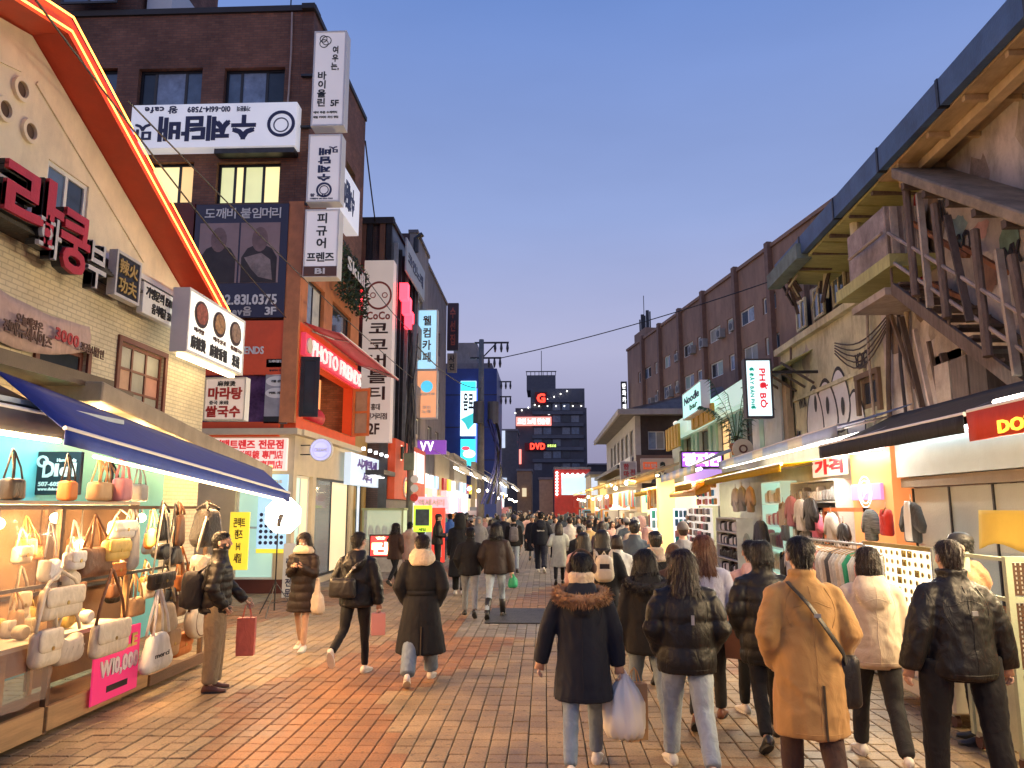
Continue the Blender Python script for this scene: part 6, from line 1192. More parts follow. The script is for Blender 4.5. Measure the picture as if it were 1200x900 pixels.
# sale poster
q = Fb.rect(104, 732, 158, 828); q = H.rect(104, 738, 157, 816)
MAG = E('magenta_poster', (.8, .03, .16), .35, (.65, .03, .14)); t = sign(H, q[0], q[1], q[2], q[3], .03, .05, MAG, 'magenta sale poster with slanting white price on the stall front', [('SALE', .3, .68, .9, .88, M('ink_gold', (.8, .6, .15), .5, bump=0), dict(bold=.04)), ('W10,000', .12, .32, .95, .6, WHITE, dict(bold=.05))])
H.part('tag_strip', q[0]+.3*(q[1]-q[0]), q[0]+.75*(q[1]-q[0]), q[2]+.08, q[2]+.14, .051, .055, INKBLACK, t)
for k, (u_, z_) in enumerate(((6.75, 1.86), (7.55, 1.9), (8.0, 1.62), (9.2, 1.88), (5.3, 1.8))):
    t = thing('stall_lamp', H.P(u_, z_, -.45), ['warm bare bulb above the yellow boxy bags', 'warm bulb under the stall roof over the table', 'warm clip lamp beside the white bag', 'warm bulb among the dark hanging bags', 'warm bulb behind the plastic sheet'][k], 'lamp', 'bulbs in the handbag stall'); p = H.P(u_, z_, -.45)
    b = MB(); b.ball(p, .05, 10, 8); b.build('bulb', BULB, t, smooth=True); b = MB(); b.tube([p+Vector((0, 0, .05)), p+Vector((0, 0, 1.99-z_))], [.02, .006], 6); b.build('flex', BLACK, t)
    lamp_point(p+Vector((.12, 0, -.02)), WARM, 60, .06, t)
for u_, s_ in ((7.05, '7'), (7.95, '7')):
    pass
# ================================================================ photo umbrella lamp
p_ = ground(321, 722); t = thing('softbox_lamp', p_, 'glowing white octagonal photo umbrella lamp on black tripod', 'lamp')
hz_ = ony(328, 604, p_.y).z; c_ = p_+Vector((.05, .1, hz_))
b = MB(); n_ = Vector((.1, -1, -.08)).normalized(); ux_ = Vector((1, .1, 0)).normalized(); vx_ = ux_.cross(n_)*-1; rad = .36
rg = [[c_ - n_*dd + (ux_*math.cos(i*math.pi/4+.39)+vx_*math.sin(i*math.pi/4+.39))*rad*f for i in range(8)] for f, dd in ((1, 0), (.98, .03), (.75, .14), (.3, .2))]
b.rings(rg); b.build('softbox', E('softbox_white', (1, .96, .9), 5.0), t, fix=True)
b = MB(); b.tube([c_+n_*.02, c_+n_*.14, c_+n_*.2+Vector((-.02, 0, -.1)), c_+n_*.2+Vector((-.03, 0, -.2))], [.03, .055, .05, .04], 10); b.build('lamp_head', M('lamp_head_grey', (.12, .11, .1), .4), t)
b = MB(); b.tube([p_+Vector((0, 0, .1)), Vector((c_.x-.02, c_.y-.2, hz_-.12))], .014, 8); b.build('mast', BLACK, t)
for k in range(3):
    a = k*2.094+.5; f_ = p_+Vector((math.cos(a)*.42, math.sin(a)*.42, .015)); b = MB(); b.tube([p_+Vector((0, 0, .62)), f_], .011, 6); b.build('leg', BLACK, t); b = MB(); b.tube([p_+Vector((0, 0, .25)), p_.lerp(f_, .6)+Vector((0, 0, .25))], .007, 5); b.build('brace', BLACK, t)
lamp_area(c_+n_*.05, (1, .93, .82), 60, .6, .6, (R(95), 0, 0), t, 'softbox_light')
# ================================================================ right hand stalls
def tube_lamp(t, a, c, r=.02, mat=None): b = MB(); b.tube([a, c], r, 8); return b.build('tube_lamp', mat or STRIP, t)
BLKC = fabric('black_canvas', (.018, .018, .02), .7, .3, .05, 4); REDC = fabric('red_canvas', (.5, .045, .02), .7, .2, .05, 4); YELC = fabric('yellow_canvas', (.7, .5, .03), .7, .2, .05, 4, transl=.5); BLUW = fabric('pale_blue_canvas', (.5, .57, .7), .7, .2, .05, 4, transl=.5)
t = awning('market_awning', [Vector((5.2, 7.35, 3.35)), Vector((5.2, 11.6, 3.35))], [Vector((3.95, 7.35, 2.86)), Vector((3.95, 11.2, 2.86))], .17, BLKC, 'black awning with soft valance above the clothes rail', sag=.05)
t = awning('market_awning', [Vector((5.2, 2.5, 3.2)), Vector((5.2, 7.2, 3.2))], [Vector((3.85, 2.5, 2.85)), Vector((3.85, 7.1, 2.85))], .26, REDC, 'red awning with yellow letters beside the black one', sag=.03)
Fz = FX(3.84); Fz.text('DOTNU', 5.75, 6.6, 2.615, 2.725, .02, E('letters_yellow_lit', (1, .8, .08), .7), t, bold=.03); tube_lamp(t, Vector((3.98, 3.0, 2.92)), Vector((3.98, 6.9, 2.92)), .025); lamp_area((4.0, 5.0, 2.55), (1, .72, .4), 175, .08, 3.8, (0, R(50), 0), t)
t = awning('market_awning', [Vector((5.4, 11.4, 3.5)), Vector((5.4, 18.5, 3.45))], [Vector((4.15, 11.0, 3.15)), Vector((4.15, 18.5, 3.05))], .16, [BLUW, BLUW, WHC], 'pale blue and white awning with long tube lamps', sag=.04)
for x_, z_ in ((4.25, 2.98), (4.8, 3.12)): tube_lamp(t, Vector((x_, 11.2, z_)), Vector((x_, 18.2, z_-.04)), .025)
lamp_area((4.15, 14.7, 2.86), (1, .8, .52), 470, .1, 6.8, (0, R(80), 0), t); lamp_area((4.5, 14.7, 2.95), COOL, 190, .1, 6.8, (0, 0, 0), t)
t = awning('market_awning', [Vector((5.2, 13.2, 2.9)), Vector((5.2, 19.5, 2.9))], [Vector((4.0, 13.2, 2.72)), Vector((4.0, 19.5, 2.66))], .12, [YELC], 'bright yellow awning below the pale blue one', sag=.03)
for k, (ya, yb, lab) in enumerate(((19.8, 22.4, 'short yellow awning over the crowded goods board'), (28.5, 32.5, 'yellow awning below the beige lit one'))): awning('market_awning', [Vector((5.0, ya, 2.95)), Vector((5.0, yb, 2.95))], [Vector((3.75, ya, 2.62)), Vector((3.75, yb, 2.6))], .16, [YELC], lab, sag=.04, bars=False)
for k, (ya, yb, z_, mt, lab) in enumerate(((20.0, 26.0, 3.1, [WHC, BLUW], 'white striped awning beneath the purple lit sign'), (26.5, 34, 3.2, [fabric('beige_canvas', (.66, .53, .3), .7, .2, .05, transl=.55)], 'beige lit awning below the campaign poster'), (34.5, 44, 3.3, [WHC, fabric('beige_canvas', (0, 0, 0))], 'beige and white awning beneath the tiled house'), (45, 60, 3.4, [fabric('beige_canvas', (0, 0, 0))], 'long beige awning past the tiled house'), (61, 78, 3.4, [WHC], 'farthest awning before the red framed shop'))):
    t = awning('market_awning', [Vector((5.3, ya, z_+.55)), Vector((5.3-k*.12, yb, z_+.55))], [Vector((3.9-k*.1, ya, z_)), Vector((3.9-k*.25, yb, z_-.05))], .22, mt, lab, sag=.05, bars=False)
    tube_lamp(t, Vector((4.05-k*.15, ya+.2, z_-.1)), Vector((4.05-k*.25, yb-.2, z_-.14)), .04, E('tube_amber', (1, .78, .38), 7) if k else STRIP)
    lamp_area((3.85-k*.18, (ya+yb)/2, z_-.1), (1, .74, .42), 230, .12, yb-ya-1, (0, R(70), 0), t); lamp_area((4.3-k*.15, (ya+yb)/2, z_-.3), (1, .8, .5), 170, .3, yb-ya-1, (0, 0, 0), t)
b = MB(); Fo = FX(4.05); q = Fo.rect(790, 580, 822, 598); b.hexa([Vector(p) for p in ((3.9, q[0], 2.3), (4.4, q[0], 2.45), (4.4, q[1], 2.45), (3.9, q[1], 2.3), (3.9, q[0], 2.42), (4.4, q[0], 2.75), (4.4, q[1], 2.75), (3.9, q[1], 2.42))]); o = b.build('rolled_awning', M('orange_yellow_vinyl', (.6, .3, .03), .5), bevel=.03); tag(o, 'rolled orange yellow awning end over the sock boards', 'awning')
# shop front behind the clothes rail
G = FX(5.0); sh = thing('clothes_shop_front', (5.2, 9, 0), 'shop front with pale fascia, closed grey panels and orange column', 'shop front')
PALEF = M('pale_fascia', (.52, .58, .58), .5, .06); GREYD = M('grey_panel_door', (.42, .44, .40), .4, .06)
G.part('fascia', 3.0, 11.2, 2.42, 2.98, -.3, 0, PALEF, sh); G.part('fascia_soffit', 3.0, 11.2, 2.28, 2.41, -.3, -.05, M('brown_soffit', (.25, .19, .13), .6), sh)
for k in range(4): u_ = 7.3+k*.98; G.part('panel_door', u_, u_+.95, .9, 2.27, -.28, -.22, GREYD, sh); G.part('door_stile', u_+.95, u_+.98, .9, 2.27, -.27, -.2, DKMET, sh)
tube_lamp(sh, G.P(7.2, 2.93, .08), G.P(11.0, 2.93, .08), .025, E('tube_cool', (.92, 1, 1), 9)); lamp_area((4.8, 9, 2.9), (.95, 1, .95), 20, .1, 3.5, (0, R(60), 0), sh)
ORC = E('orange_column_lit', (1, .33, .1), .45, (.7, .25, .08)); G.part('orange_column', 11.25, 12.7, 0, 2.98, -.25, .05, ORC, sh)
Gp = FX(4.93); q = Gp.rect(1001, 567, 1036, 586); t = sign(Gp, q[0], q[1], q[2], q[3], 0, .05, E('pink_square', (1, .2, .45), .9, (.7, .15, .3)), 'pink square sign with white bird and rings on orange column', []); uc, zc = (q[0]+q[1])/2, (q[2]+q[3])/2
for r_ in (.24, .18): Gp.ring('white_ring', uc, zc, r_, .012, .05, .056, E('letters_white', (1, 1, 1), 1), t, 24)
b = MB(); b.poly([Gp.P(uc+x, zc+z, .06) for x, z in ((-.1, .07), (-.02, .03), (.09, .08), (.03, -.0), (.05, -.09), (-.01, -.03), (-.08, -.02))]); b.build('bird', E('letters_white', (1, 1, 1), 1), t)
for k in range(3): G.disc('down_lamp', 11.5+k*.45, 2.88, .12, .06, .2, E('spot_lamp', (1, 1, 1), 9), sh, 12, .04)
G.part('side_wall', 12.72, 20.5, 0, 3.2, -.25, -.1, M('shop_white_wall', (.5, .5, .46), .6), sh); G.part('side_wall', 3, 7.28, 0, 2.3, -.3, -.25, M('shop_green_wall', (.48, .52, .38), .6), sh)
q = FX(4.8).rect(958, 545, 995, 575); sign(FX(4.9), *FX(4.9).rect(955, 535, 994, 558), 0, .05, E('letters_board', (1, .75, .6), .6, (.7, .55, .4)), 'pale board with large red strokes over the clothes', [('가격', .1, .1, .95, .9, E('pho_red', (1, 0, 0), 1), dict(bold=.06))])
# yellow cloth and lamp
Fy = FX(4.55); q = Fy.rect(1148, 598, 1215, 642); b = MB(); nn = 12
gr = [[Fy.P(q[0]-.4+(q[1]-q[0]+.4)*i/nn, q[3]-(q[3]-q[2])*j/6*(1-.1*math.sin(i*.9)), .03*math.sin(i*.8)+.03*j/6) for j in range(7)] for i in range(nn+1)]
for i in range(nn):
    for j in range(6): b.poly([gr[i][j], gr[i+1][j], gr[i+1][j+1], gr[i][j+1]])
o = b.build('hanging_cloth', M('yellow_cloth', (.66, .48, .08), .8, .08, 3, .1, 60), None, smooth=True); tag(o, 'plain yellow cloth hung behind the perforated cart', 'cloth'); o.modifiers.new('s', 'SOLIDIFY').thickness = .006
t = thing('stall_lamp', Fy.P(6.3, 2.15, .1), 'bright warm strip lamp above the yellow cloth', 'lamp'); b = MB(); b.bar(Fy.P(5.6, 2.12, .08), Fy.P(7.05, 2.12, .08), .07); b.build('tube', E('tube_warm_bright', (1, .85, .5), 14), t); lamp_point(Fy.P(6.4, 2.05, .3), (1, .8, .45), 55, .1, t)
# perforated cart
PGRN = M('pale_green_frame', (.42, .48, .33), .5, .12, dirt=.2); PERF = M('perforated_brown', (.10, .055, .03), .5, .2)
Fc = FY(6.35); ct = thing('perforated_cart', (4.6, 6.6, 0), 'pale green wheeled cart with perforated brown panels', 'cart'); x0_ = 3.62
for x in (x0_, ): Fc.part('post', x, x+.05, .12, 1.62, -.05, 0, PGRN, ct)
Fc.part('post', 5.0, 5.05, .12, 1.62, -.05, 0, PGRN, ct)
for z_ in (.12, .72, 1.27, 1.58): Fc.part('rung', x0_+.05, 5.0, z_, z_+.04, -.045, -.005, PGRN, ct)
for za_, zb_ in ((.78, 1.26), (1.32, 1.57)):
    b = MB(); n_ = 34; u0_, u1_ = x0_+.06, 4.98
    for k in range(n_): u_ = u0_+(u1_-u0_)*k/n_; Fc.box(b, u_, u_+.02, za_, zb_, -.03, -.02)
    m_ = int((zb_-za_)/.034)
    for k in range(m_): z_ = za_+(zb_-za_)*k/m_; Fc.box(b, u0_, u1_, z_, z_+.016, -.028, -.018)
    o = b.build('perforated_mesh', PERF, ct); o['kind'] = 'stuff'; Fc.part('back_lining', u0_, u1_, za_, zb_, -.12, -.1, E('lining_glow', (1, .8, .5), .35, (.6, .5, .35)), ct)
Fc.part('lower_panel', x0_+.06, 4.98, .18, .7, -.04, -.02, M('moss_panel', (.22, .26, .12), .6), ct)
Fs_ = FX(x0_); Fs_.part('side_panel', 6.4, 7.05, .15, .72, -.05, 0, M('pale_green_panel', (.5, .54, .38), .5), ct); [Fs_.part('rung', 6.4, 7.0, z_, z_+.03, -.045, -.005, PGRN, ct) for z_ in (.74, 1.27, 1.58)]; Fs_.part('post', 7.0, 7.05, .12, 1.62, -.07, .02, PGRN, ct)
def castor(t, p):
    p = Vector(p); b = MB(); b.rings([[p+Vector((dx, .055*math.cos(i*.5236), .06+.055*math.sin(i*.5236))) for i in range(12)] for dx in (-.02, .02)]); b.build('castor', M('castor_rubber', (.08, .03, .025), .6), t); b = MB(); b.box(p.x-.03, p.x+.03, p.y-.02, p.y+.02, .1, .18); b.build('castor_fork', GALV, t)
for p in ((x0_+.03, 6.4, 0), (x0_+.03, 7.0, 0), (5.0, 6.4, 0)): castor(ct, p)
# white cart with the earring board
wc = thing('white_cart', (4.0, 8.2, 0), 'white wheeled cart beneath the bright earring board', 'cart'); Fw = FX(3.72)
Fw.part('body', 7.55, 8.9, .13, .92, -.55, 0, M('cart_white', (.66, .58, .46), .5, .08), wc, bevel=.02); Fw.part('top', 7.5, 8.95, .925, .96, -.6, .05, WHITE, wc); Fw.part('front_rail', 7.55, 8.9, .3, .33, .001, .02, GALV, wc)
for p in ((3.78, 7.65, 0), (3.78, 8.8, 0), (4.2, 7.65, 0)): castor(wc, p)
eb = thing('earring_board', (4.25, 9.0, 1), 'brightly lit white board of gold earring cards', 'display board'); Fe = FX(4.2); ua, ub, za_, zb_ = Fe.px(1016, 670)[0], Fe.px(1094, 670)[0], .9, 1.52
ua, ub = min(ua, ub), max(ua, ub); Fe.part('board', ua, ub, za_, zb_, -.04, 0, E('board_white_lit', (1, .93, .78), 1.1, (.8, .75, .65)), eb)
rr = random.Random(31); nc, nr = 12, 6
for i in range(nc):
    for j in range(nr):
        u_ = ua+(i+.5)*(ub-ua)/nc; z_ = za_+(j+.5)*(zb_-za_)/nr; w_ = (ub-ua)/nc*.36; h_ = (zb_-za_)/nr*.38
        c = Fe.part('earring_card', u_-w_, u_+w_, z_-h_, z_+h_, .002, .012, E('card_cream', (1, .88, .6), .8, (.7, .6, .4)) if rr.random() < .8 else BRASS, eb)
        Fe.disc('earring', u_, z_, w_*.5, .012, .02, BRASS, c, 8)
Fe.part('frame', ua-.04, ua-.004, .5, zb_+.05, -.05, .02, GALV, eb); Fe.part('frame', ub+.004, ub+.04, .5, zb_+.05, -.05, .02, GALV, eb); Fe.part('header', ua, ub, zb_+.003, zb_+.05, -.05, .02, BRASS, eb); lamp_area((4.0, (ua+ub)/2, 1.9), (1, .9, .65), 10, .2, 1.0, (0, R(25), 0), eb)
# clothes rail with hanging garments
ra, rb = 9.9, 13.3; rl = thing('clothes_rail', (4.25, 11.6, 0), 'long chrome rail hung with pale and green garments', 'clothes rail'); Fr_ = FX(4.25)
b = MB(); b.tube([(4.25, ra-1.4, 1.52), (4.25, rb, 1.5)], .018, 8); b.build('rail', GALV, rl)
for u_ in (ra-.1, (ra+rb)/2, rb-.05): b = MB(); b.tube([(4.25, u_, .05), (4.25, u_, 1.5)], .016, 8); b.build('post', GALV, rl)
b = MB(); b.box(4.0, 4.5, ra-.2, rb, .03, .06); b.build('base', GALV, rl)
SH_ = [(-.2, 0), (.2, 0), (.22, .35), (.24, .55), (.16, .66), (.05, .7), (-.05, .7), (-.16, .66), (-.24, .55), (-.22, .35)]
cols = [('pale grey', (.45, .43, .4)), ('white', (.62, .6, .55)), ('stone', (.5, .44, .36)), ('rose', (.5, .25, .22)), ('light grey', (.5, .5, .48)), ('green', (.03, .28, .15)), ('cream', (.6, .52, .4)), ('charcoal', (.08, .08, .085))]
for k in range(24):
    u_ = ra+.05+k*(rb-ra-.15)/24; cn, cc = cols[[0, 1, 2, 3, 0, 4, 5, 1, 6, 4, 0, 7, 2, 1, 0, 3, 6, 1, 4, 2, 0, 1, 7, 6][k]]; Fk = Fac((4.25, u_, 0), (1, rr.uniform(-.25, .05), 0), (0, -1, 0))
    t = thing('garment', (4.25, u_, 1.5), '%s garment hanging on the long clothes rail' % cn, 'garment', '%s garments on the clothes rail' % cn)
    b = MB(); pillow(b, Fk, [(x*1.05, z*1.15) for x, z in SH_], 0, .62, 0, .075); b.build('cloth', fabric('garment_'+cn.replace(' ', '_'), cc, .8, .5, .1, 14), t, smooth=True, fix=True)
    b = MB(); b.tube([Fk.P(0, 1.42, 0), Fk.P(0, 1.5, 0), Fk.P(.02, 1.545, 0), Fk.P(.04, 1.52, 0)], .006, 5); b.build('hanger_hook', GALV, t); b = MB(); b.tube([Fk.P(-.2, 1.37, 0), Fk.P(0, 1.44, 0), Fk.P(.2, 1.37, 0)], .01, 5); b.build('hanger', PINEW, t)
# tops displayed facing the street
TOP = [(-.2, 0), (.2, 0), (.19, .3), (.33, .14), (.38, .24), (.24, .52), (.1, .58), (-.1, .58), (-.24, .52), (-.38, .24), (-.33, .14), (-.19, .3)]
CAMI = [(-.2, 0), (.2, 0), (.19, .38), (.13, .5), (.11, .4), (-.11, .4), (-.13, .5), (-.19, .38)]
def topgarment(F, u, z, s, outline, mat, label, n=0, d=.1, torso=None, cat='garment'):
    t = thing('displayed_garment', F.P(u, z, n), label, cat); b = MB(); pillow(b, F, [(x*s, y*s) for x, y in outline], u, z, n, d); b.build('cloth', mat, t, smooth=True, fix=True)
    top_ = max(y for x, y in outline)*s
    if torso:
        b = MB(); pillow(b, F, [(x*s, y*s) for x, y in ((-.09, .02), (.09, .02), (.1, .4), (.06, .6), (-.06, .6), (-.1, .4))], u, z, n+d*.45, d*.5); b.build('inner_top', torso, t, smooth=True, fix=True)
    b = MB(); b.tube([F.P(u-.16*s, z+top_-.08*s, n), F.P(u, z+top_+.02, n), F.P(u+.16*s, z+top_-.08*s, n)], .01, 5); b.build('hanger', PINEW, t); b = MB(); b.tube([F.P(u, z+top_+.02, n), F.P(u, z+top_+.1, n)], .006, 5); b.build('hanger_hook', GALV, t)
    return t
Fg = FX(4.55)
def tpx(x, y, s, ol, mat, lab, **k): u_, z_ = Fg.px(x, y); return topgarment(Fg, u_, z_, s, ol, mat, lab, **k)
tpx(1071, 636, .85, TOP, fabric('charcoal_knit', (.05, .05, .05), .9, .5), 'charcoal cardigan over white top on display above the rail', torso=WHITE)
tpx(1022, 634, .75, TOP, M('striped_knit', (.18, .2, .2), .9, .9, 20, .3, 40, stretch=(.2, .2, 5)), 'grey striped knit top displayed on the orange column'); tpx(1040, 628, .7, CAMI, fabric('scarlet_knit', (.6, .03, .015), .8, .4), 'scarlet sleeveless knit beside the striped top')
tpx(976, 636, .8, TOP, fabric('offwhite_knit', (.55, .5, .42), .9, .4), 'off white knit displayed between orange frames'); tpx(958, 632, .75, TOP, fabric('pink_knit', (.6, .13, .2), .8, .4), 'bright pink knit top hanging beside the orange frame'); tpx(990, 640, .6, TOP, LEK, 'small black striped top low beside the off white knit')
Fh = FX(4.3)
def hpx(x, y, s, ol, mat, lab, **k): u_, z_ = Fh.px(x, y); return topgarment(Fh, u_, z_, s, ol, mat, lab, **k)
hpx(872, 660, 1.25, TOP, fabric('sage_grey_knit', (.36, .37, .31), .9, .5), 'long sage grey sweater hung at the corner of the shoe shelf', d=.16); hpx(893, 650, 1.15, TOP, fabric('black_jacket', (.02, .02, .022), .8, .5), 'black jacket on a wooden hanger beside the sage sweater', d=.16); hpx(921, 634, .7, [(-.2, 0), (.2, 0), (.17, .4), (-.17, .4)], fabric('dark_grey_skirt', (.06, .065, .065), .9, .5), 'dark grey pleated skirt clipped above the clothes rail')
hpx(862, 664, .9, TOP, fabric('maroon_knit', (.14, .05, .04), .9, .5), 'maroon sweater hidden behind the sage grey one')
# orange frame
b = MB(); a = Fg.rect(955, 595, 1003, 640); Fg.box(b, a[0], a[1], a[3]-.06, a[3], -.2, -.14); Fg.box(b, a[1]-.06, a[1], a[2], a[3], -.2, -.14); Fg.box(b, a[0], a[0]+.06, a[2], a[3], -.2, -.14); o = b.build('lacquered_surround', M('orange_lacquer', (.6, .17, .05), .5)); tag(o, 'orange lacquered surround round the off white knit', 'surround')
# shelves with shoes, boards of goods
def shelf_unit(F, u0, u1, z0, z1, rows, label, mat, goods, seed, n=0, cat='shelf', deep=.35):
    t = thing('display_shelf', F.P((u0+u1)/2, 0, n), label, cat); rr = random.Random(seed); h = (z1-z0)/rows
    F.part('back', u0, u1, z0, z1, n-deep, n-deep+.02, mat, t)
    for s_ in (u0, u1-.03): F.part('side', s_, s_+.03, 0, z1, n-deep+.02, n, mat, t)
    for k in range(rows+1): F.part('board', u0+.03, u1-.03, z0+k*h, z0+k*h+.025, n-deep+.02, n, mat, t)
    gi = 0
    for k in range(rows):
        m_ = max(2, int((u1-u0)/.15))
        for i in range(m_):
            u_ = u0+.06+(i+.5)*(u1-u0-.12)/m_; gm = goods[(k*2+rr.randrange(2)) % len(goods)]; w_ = (u1-u0)/m_*.38; hh = h*rr.uniform(.45, .8)
            b = MB(); pillow(b, F, rrect(w_*2, hh, min(w_, hh)*.4, .8), u_, z0+k*h+.026, n-.12, .16); o = b.build('shelf_goods', gm[0], None, smooth=True, fix=True); tag(o, gm[1] % ['lowest', 'second', 'third', 'fourth', 'top'][k], gm[2], gm[3])
    return t
CIVO_ = fabric('sand_knit', (.5, .42, .3), .85, .4)
SHOEK = (LEK, 'dark shoe on the %s board of white shoe shelf', 'shoe', 'dark shoes on the white shelf'); BOXW = (WHITE, 'white box on the %s board of white shoe shelf', 'box', 'white boxes on the shoe shelf')
q = Fh.rect(838, 600, 864, 690); shelf_unit(FX(4.1), 16.9, 18.9, .25, 1.75, 5, 'white shelf unit stacked with dark shoes', M('shelf_white', (.62, .64, .6), .5), [BOXW, SHOEK, SHOEK], 5)
q = Fh.rect(907, 595, 945, 640); shelf_unit(FX(4.75), 12.9, 15.2, 1.35, 2.45, 3, 'white upper shelf with dark bottles and folded goods', MATS['shelf_white'], [(LEK, 'dark bottle shaped item on the %s board of upper shelf', 'bottle', 'dark bottles on upper shelf'), (LEG, 'folded grey cloth on the %s board of upper shelf', 'folded cloth', 'folded cloths on upper shelf'), (WHITE, 'folded white cloth on the %s board of upper shelf', 'folded cloth', 'white cloths on upper shelf')], 8)
shelf_unit(FX(4.62), 15.4, 16.75, .3, 2.5, 5, 'mint lit cabinet of folded pale knitwear', E('cabinet_mint', (.5, .8, .68), .3, (.5, .65, .58)), [(WHITE, 'folded white knit on the %s board of mint cabinet', 'folded knit', 'white knits in mint cabinet'), (LEP, 'folded rose knit on the %s board of mint cabinet', 'folded knit', 'rose knits in mint cabinet'), (CIVO_, 'folded sand knit on the %s board of mint cabinet', 'folded knit', 'sand knits in mint cabinet')], 12)
for k, (y_, z_, mt, cn, ol) in enumerate(((13.4, 1.62, LEK, 'black', TOP), (13.9, 1.6, LEW, 'white', TOP), (14.4, 1.66, LEP, 'rose', TOP), (14.9, 1.62, CIVO_, 'sand', CAMI), (13.5, .72, LEG, 'grey felt', TOP), (14.05, .7, LER, 'red', TOP), (14.6, .74, LEW, 'ivory', TOP), (15.0, .7, LEK, 'charcoal', CAMI), (17.2, 1.9, LET, 'camel', TOP), (17.9, 1.92, LEG, 'stone grey', TOP), (18.5, 1.9, LEW, 'off white', TOP))): topgarment(FX(4.5), y_, z_, .95, ol, mt, '%s top displayed %s beside the mint cabinet' % (cn, 'on the upper hooks' if z_ > 1.5 else 'on the lower hooks'))
def goods_board(F, u0, u1, z0, z1, n, label, base, cols_, seed, nc, nr, cat='display board', prt='goods_card'):
    t = thing('display_board', F.P((u0+u1)/2, z0, n), label, cat); rr = random.Random(seed); F.part('board', u0, u1, z0, z1, n-.05, n, base, t); F.part('post', u0+.02, u0+.06, 0, z0, n-.05, n-.01, GALV, t); F.part('post', u1-.06, u1-.02, 0, z0, n-.05, n-.01, GALV, t)
    for i in range(nc):
        for j in range(nr):
            if rr.random() < .1: continue
            u_ = u0+(i+.5)*(u1-u0)/nc; z_ = z0+(j+.5)*(z1-z0)/nr; w_ = (u1-u0)/nc*rr.uniform(.28, .42); h_ = (z1-z0)/nr*rr.uniform(.28, .44)
            b = MB(); pillow(b, F, rrect(w_*2, h_*2, min(w_, h_)*.3), u_, z_-h_, n+.03, .05); b.build(prt, cols_[rr.randrange(len(cols_))], t, smooth=True, fix=True)
    return t
CW = [WHITE, M('goods_pale', (.6, .58, .5), .6), M('goods_pink', (.6, .25, .28), .6), M('goods_grey', (.3, .3, .3), .6), M('goods_black', (.03, .03, .03), .6), M('goods_brown', (.25, .12, .06), .6), M('goods_blue', (.12, .3, .5), .6), M('goods_teal', (.02, .35, .42), .6), M('goods_orange', (.6, .28, .05), .6), M('goods_red', (.5, .05, .04), .6)]
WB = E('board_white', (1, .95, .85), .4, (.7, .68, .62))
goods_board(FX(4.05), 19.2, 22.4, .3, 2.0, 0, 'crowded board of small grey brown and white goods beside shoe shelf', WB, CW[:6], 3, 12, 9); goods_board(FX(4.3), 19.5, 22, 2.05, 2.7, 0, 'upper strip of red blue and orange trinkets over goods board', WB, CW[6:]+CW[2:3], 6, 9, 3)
for k, (x0, y0, x1, y1, Y, lab) in enumerate(((763, 596, 786, 656, 27.5, 'white sock board with blue rows and pink centre'), (790, 596, 812, 650, 24.0, 'white sock board with pink edge beside the goods board'))):
    F = FY(Y); a = F.rect(x0, y0, x1, y1); t = sign(F, a[0], a[1], max(.15, a[2]), a[3], -.08, 0, E('sock_board', (1, .95, .95), .8, (.8, .75, .75)), lab, [], cat='display board', name='display_board'); W_ = a[1]-a[0]; H_ = a[3]-max(.15, a[2]); z0_ = max(.15, a[2])
    F.part('pink_band', a[0]+.02, a[1]-.02, z0_+H_*.36, z0_+H_*.52, .002, .015, CW[2], t)
    for i in range(4):
        for j in range(5):
            if j == 2: continue
            F.part('sock_card', a[0]+W_*(.06+.23*i), a[0]+W_*(.24+.23*i), z0_+H_*(.05+.19*j), z0_+H_*(.2+.19*j), .016, .03, [CW[6], CW[7], M('goods_skyblue', (.3, .5, .7), .6)][(i+j) % 3], t)
# warm pillar lamp box, further stalls on both sides as separate kiosks with goods
t = thing('lit_pillar_box', (4.6, 26.3, 0), 'warm yellow lit box pillar between the awnings', 'lamp'); Fv = FY(26.2); q = Fv.rect(772, 560, 791, 612); Fv.part('body', q[0], q[1], 0, q[3], -.5, 0, E('yellow_glow', (1, .78, .3), .9), t)
KL = ['kiosk with pale goods below the beige awning', 'kiosk with bright goods below the beige and white awning', 'kiosk with warm goods past the tiled house', 'kiosk with orange goods before the red framed shop', 'small kiosk at the far end of the right awnings']
for k, (x_, ya, yb) in enumerate(((4.1, 28, 34), (3.9, 35, 44), (3.6, 45.5, 59), (3.2, 61, 77), (2.8, 79, 95))):
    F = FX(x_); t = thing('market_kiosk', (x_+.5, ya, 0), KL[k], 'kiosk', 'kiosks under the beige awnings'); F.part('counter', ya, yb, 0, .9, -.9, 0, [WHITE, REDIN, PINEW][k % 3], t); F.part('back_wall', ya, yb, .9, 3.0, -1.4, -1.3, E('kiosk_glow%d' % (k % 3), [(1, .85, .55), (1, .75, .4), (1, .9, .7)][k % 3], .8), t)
    rr = random.Random(k); n_ = int((yb-ya)/.55)
    for i in range(n_): F.part('goods_pack', ya+.1+i*.55, ya+.1+i*.55+rr.uniform(.25, .45), .905, rr.uniform(1.2, 1.9), -.7, -.15, CW[rr.randrange(10)], t)
    for i in range(n_): F.part('hung_goods', ya+.1+i*.55, ya+.1+i*.55+rr.uniform(.2, .4), rr.uniform(1.9, 2.2), 2.8, -.4, -.2, CW[rr.randrange(10)], t)
KR = ['kiosk with lit counter below the white awnings', 'kiosk with dark goods under the third white awning', 'kiosk with pale counter beyond utility pole', 'last kiosk beneath the white awning row']
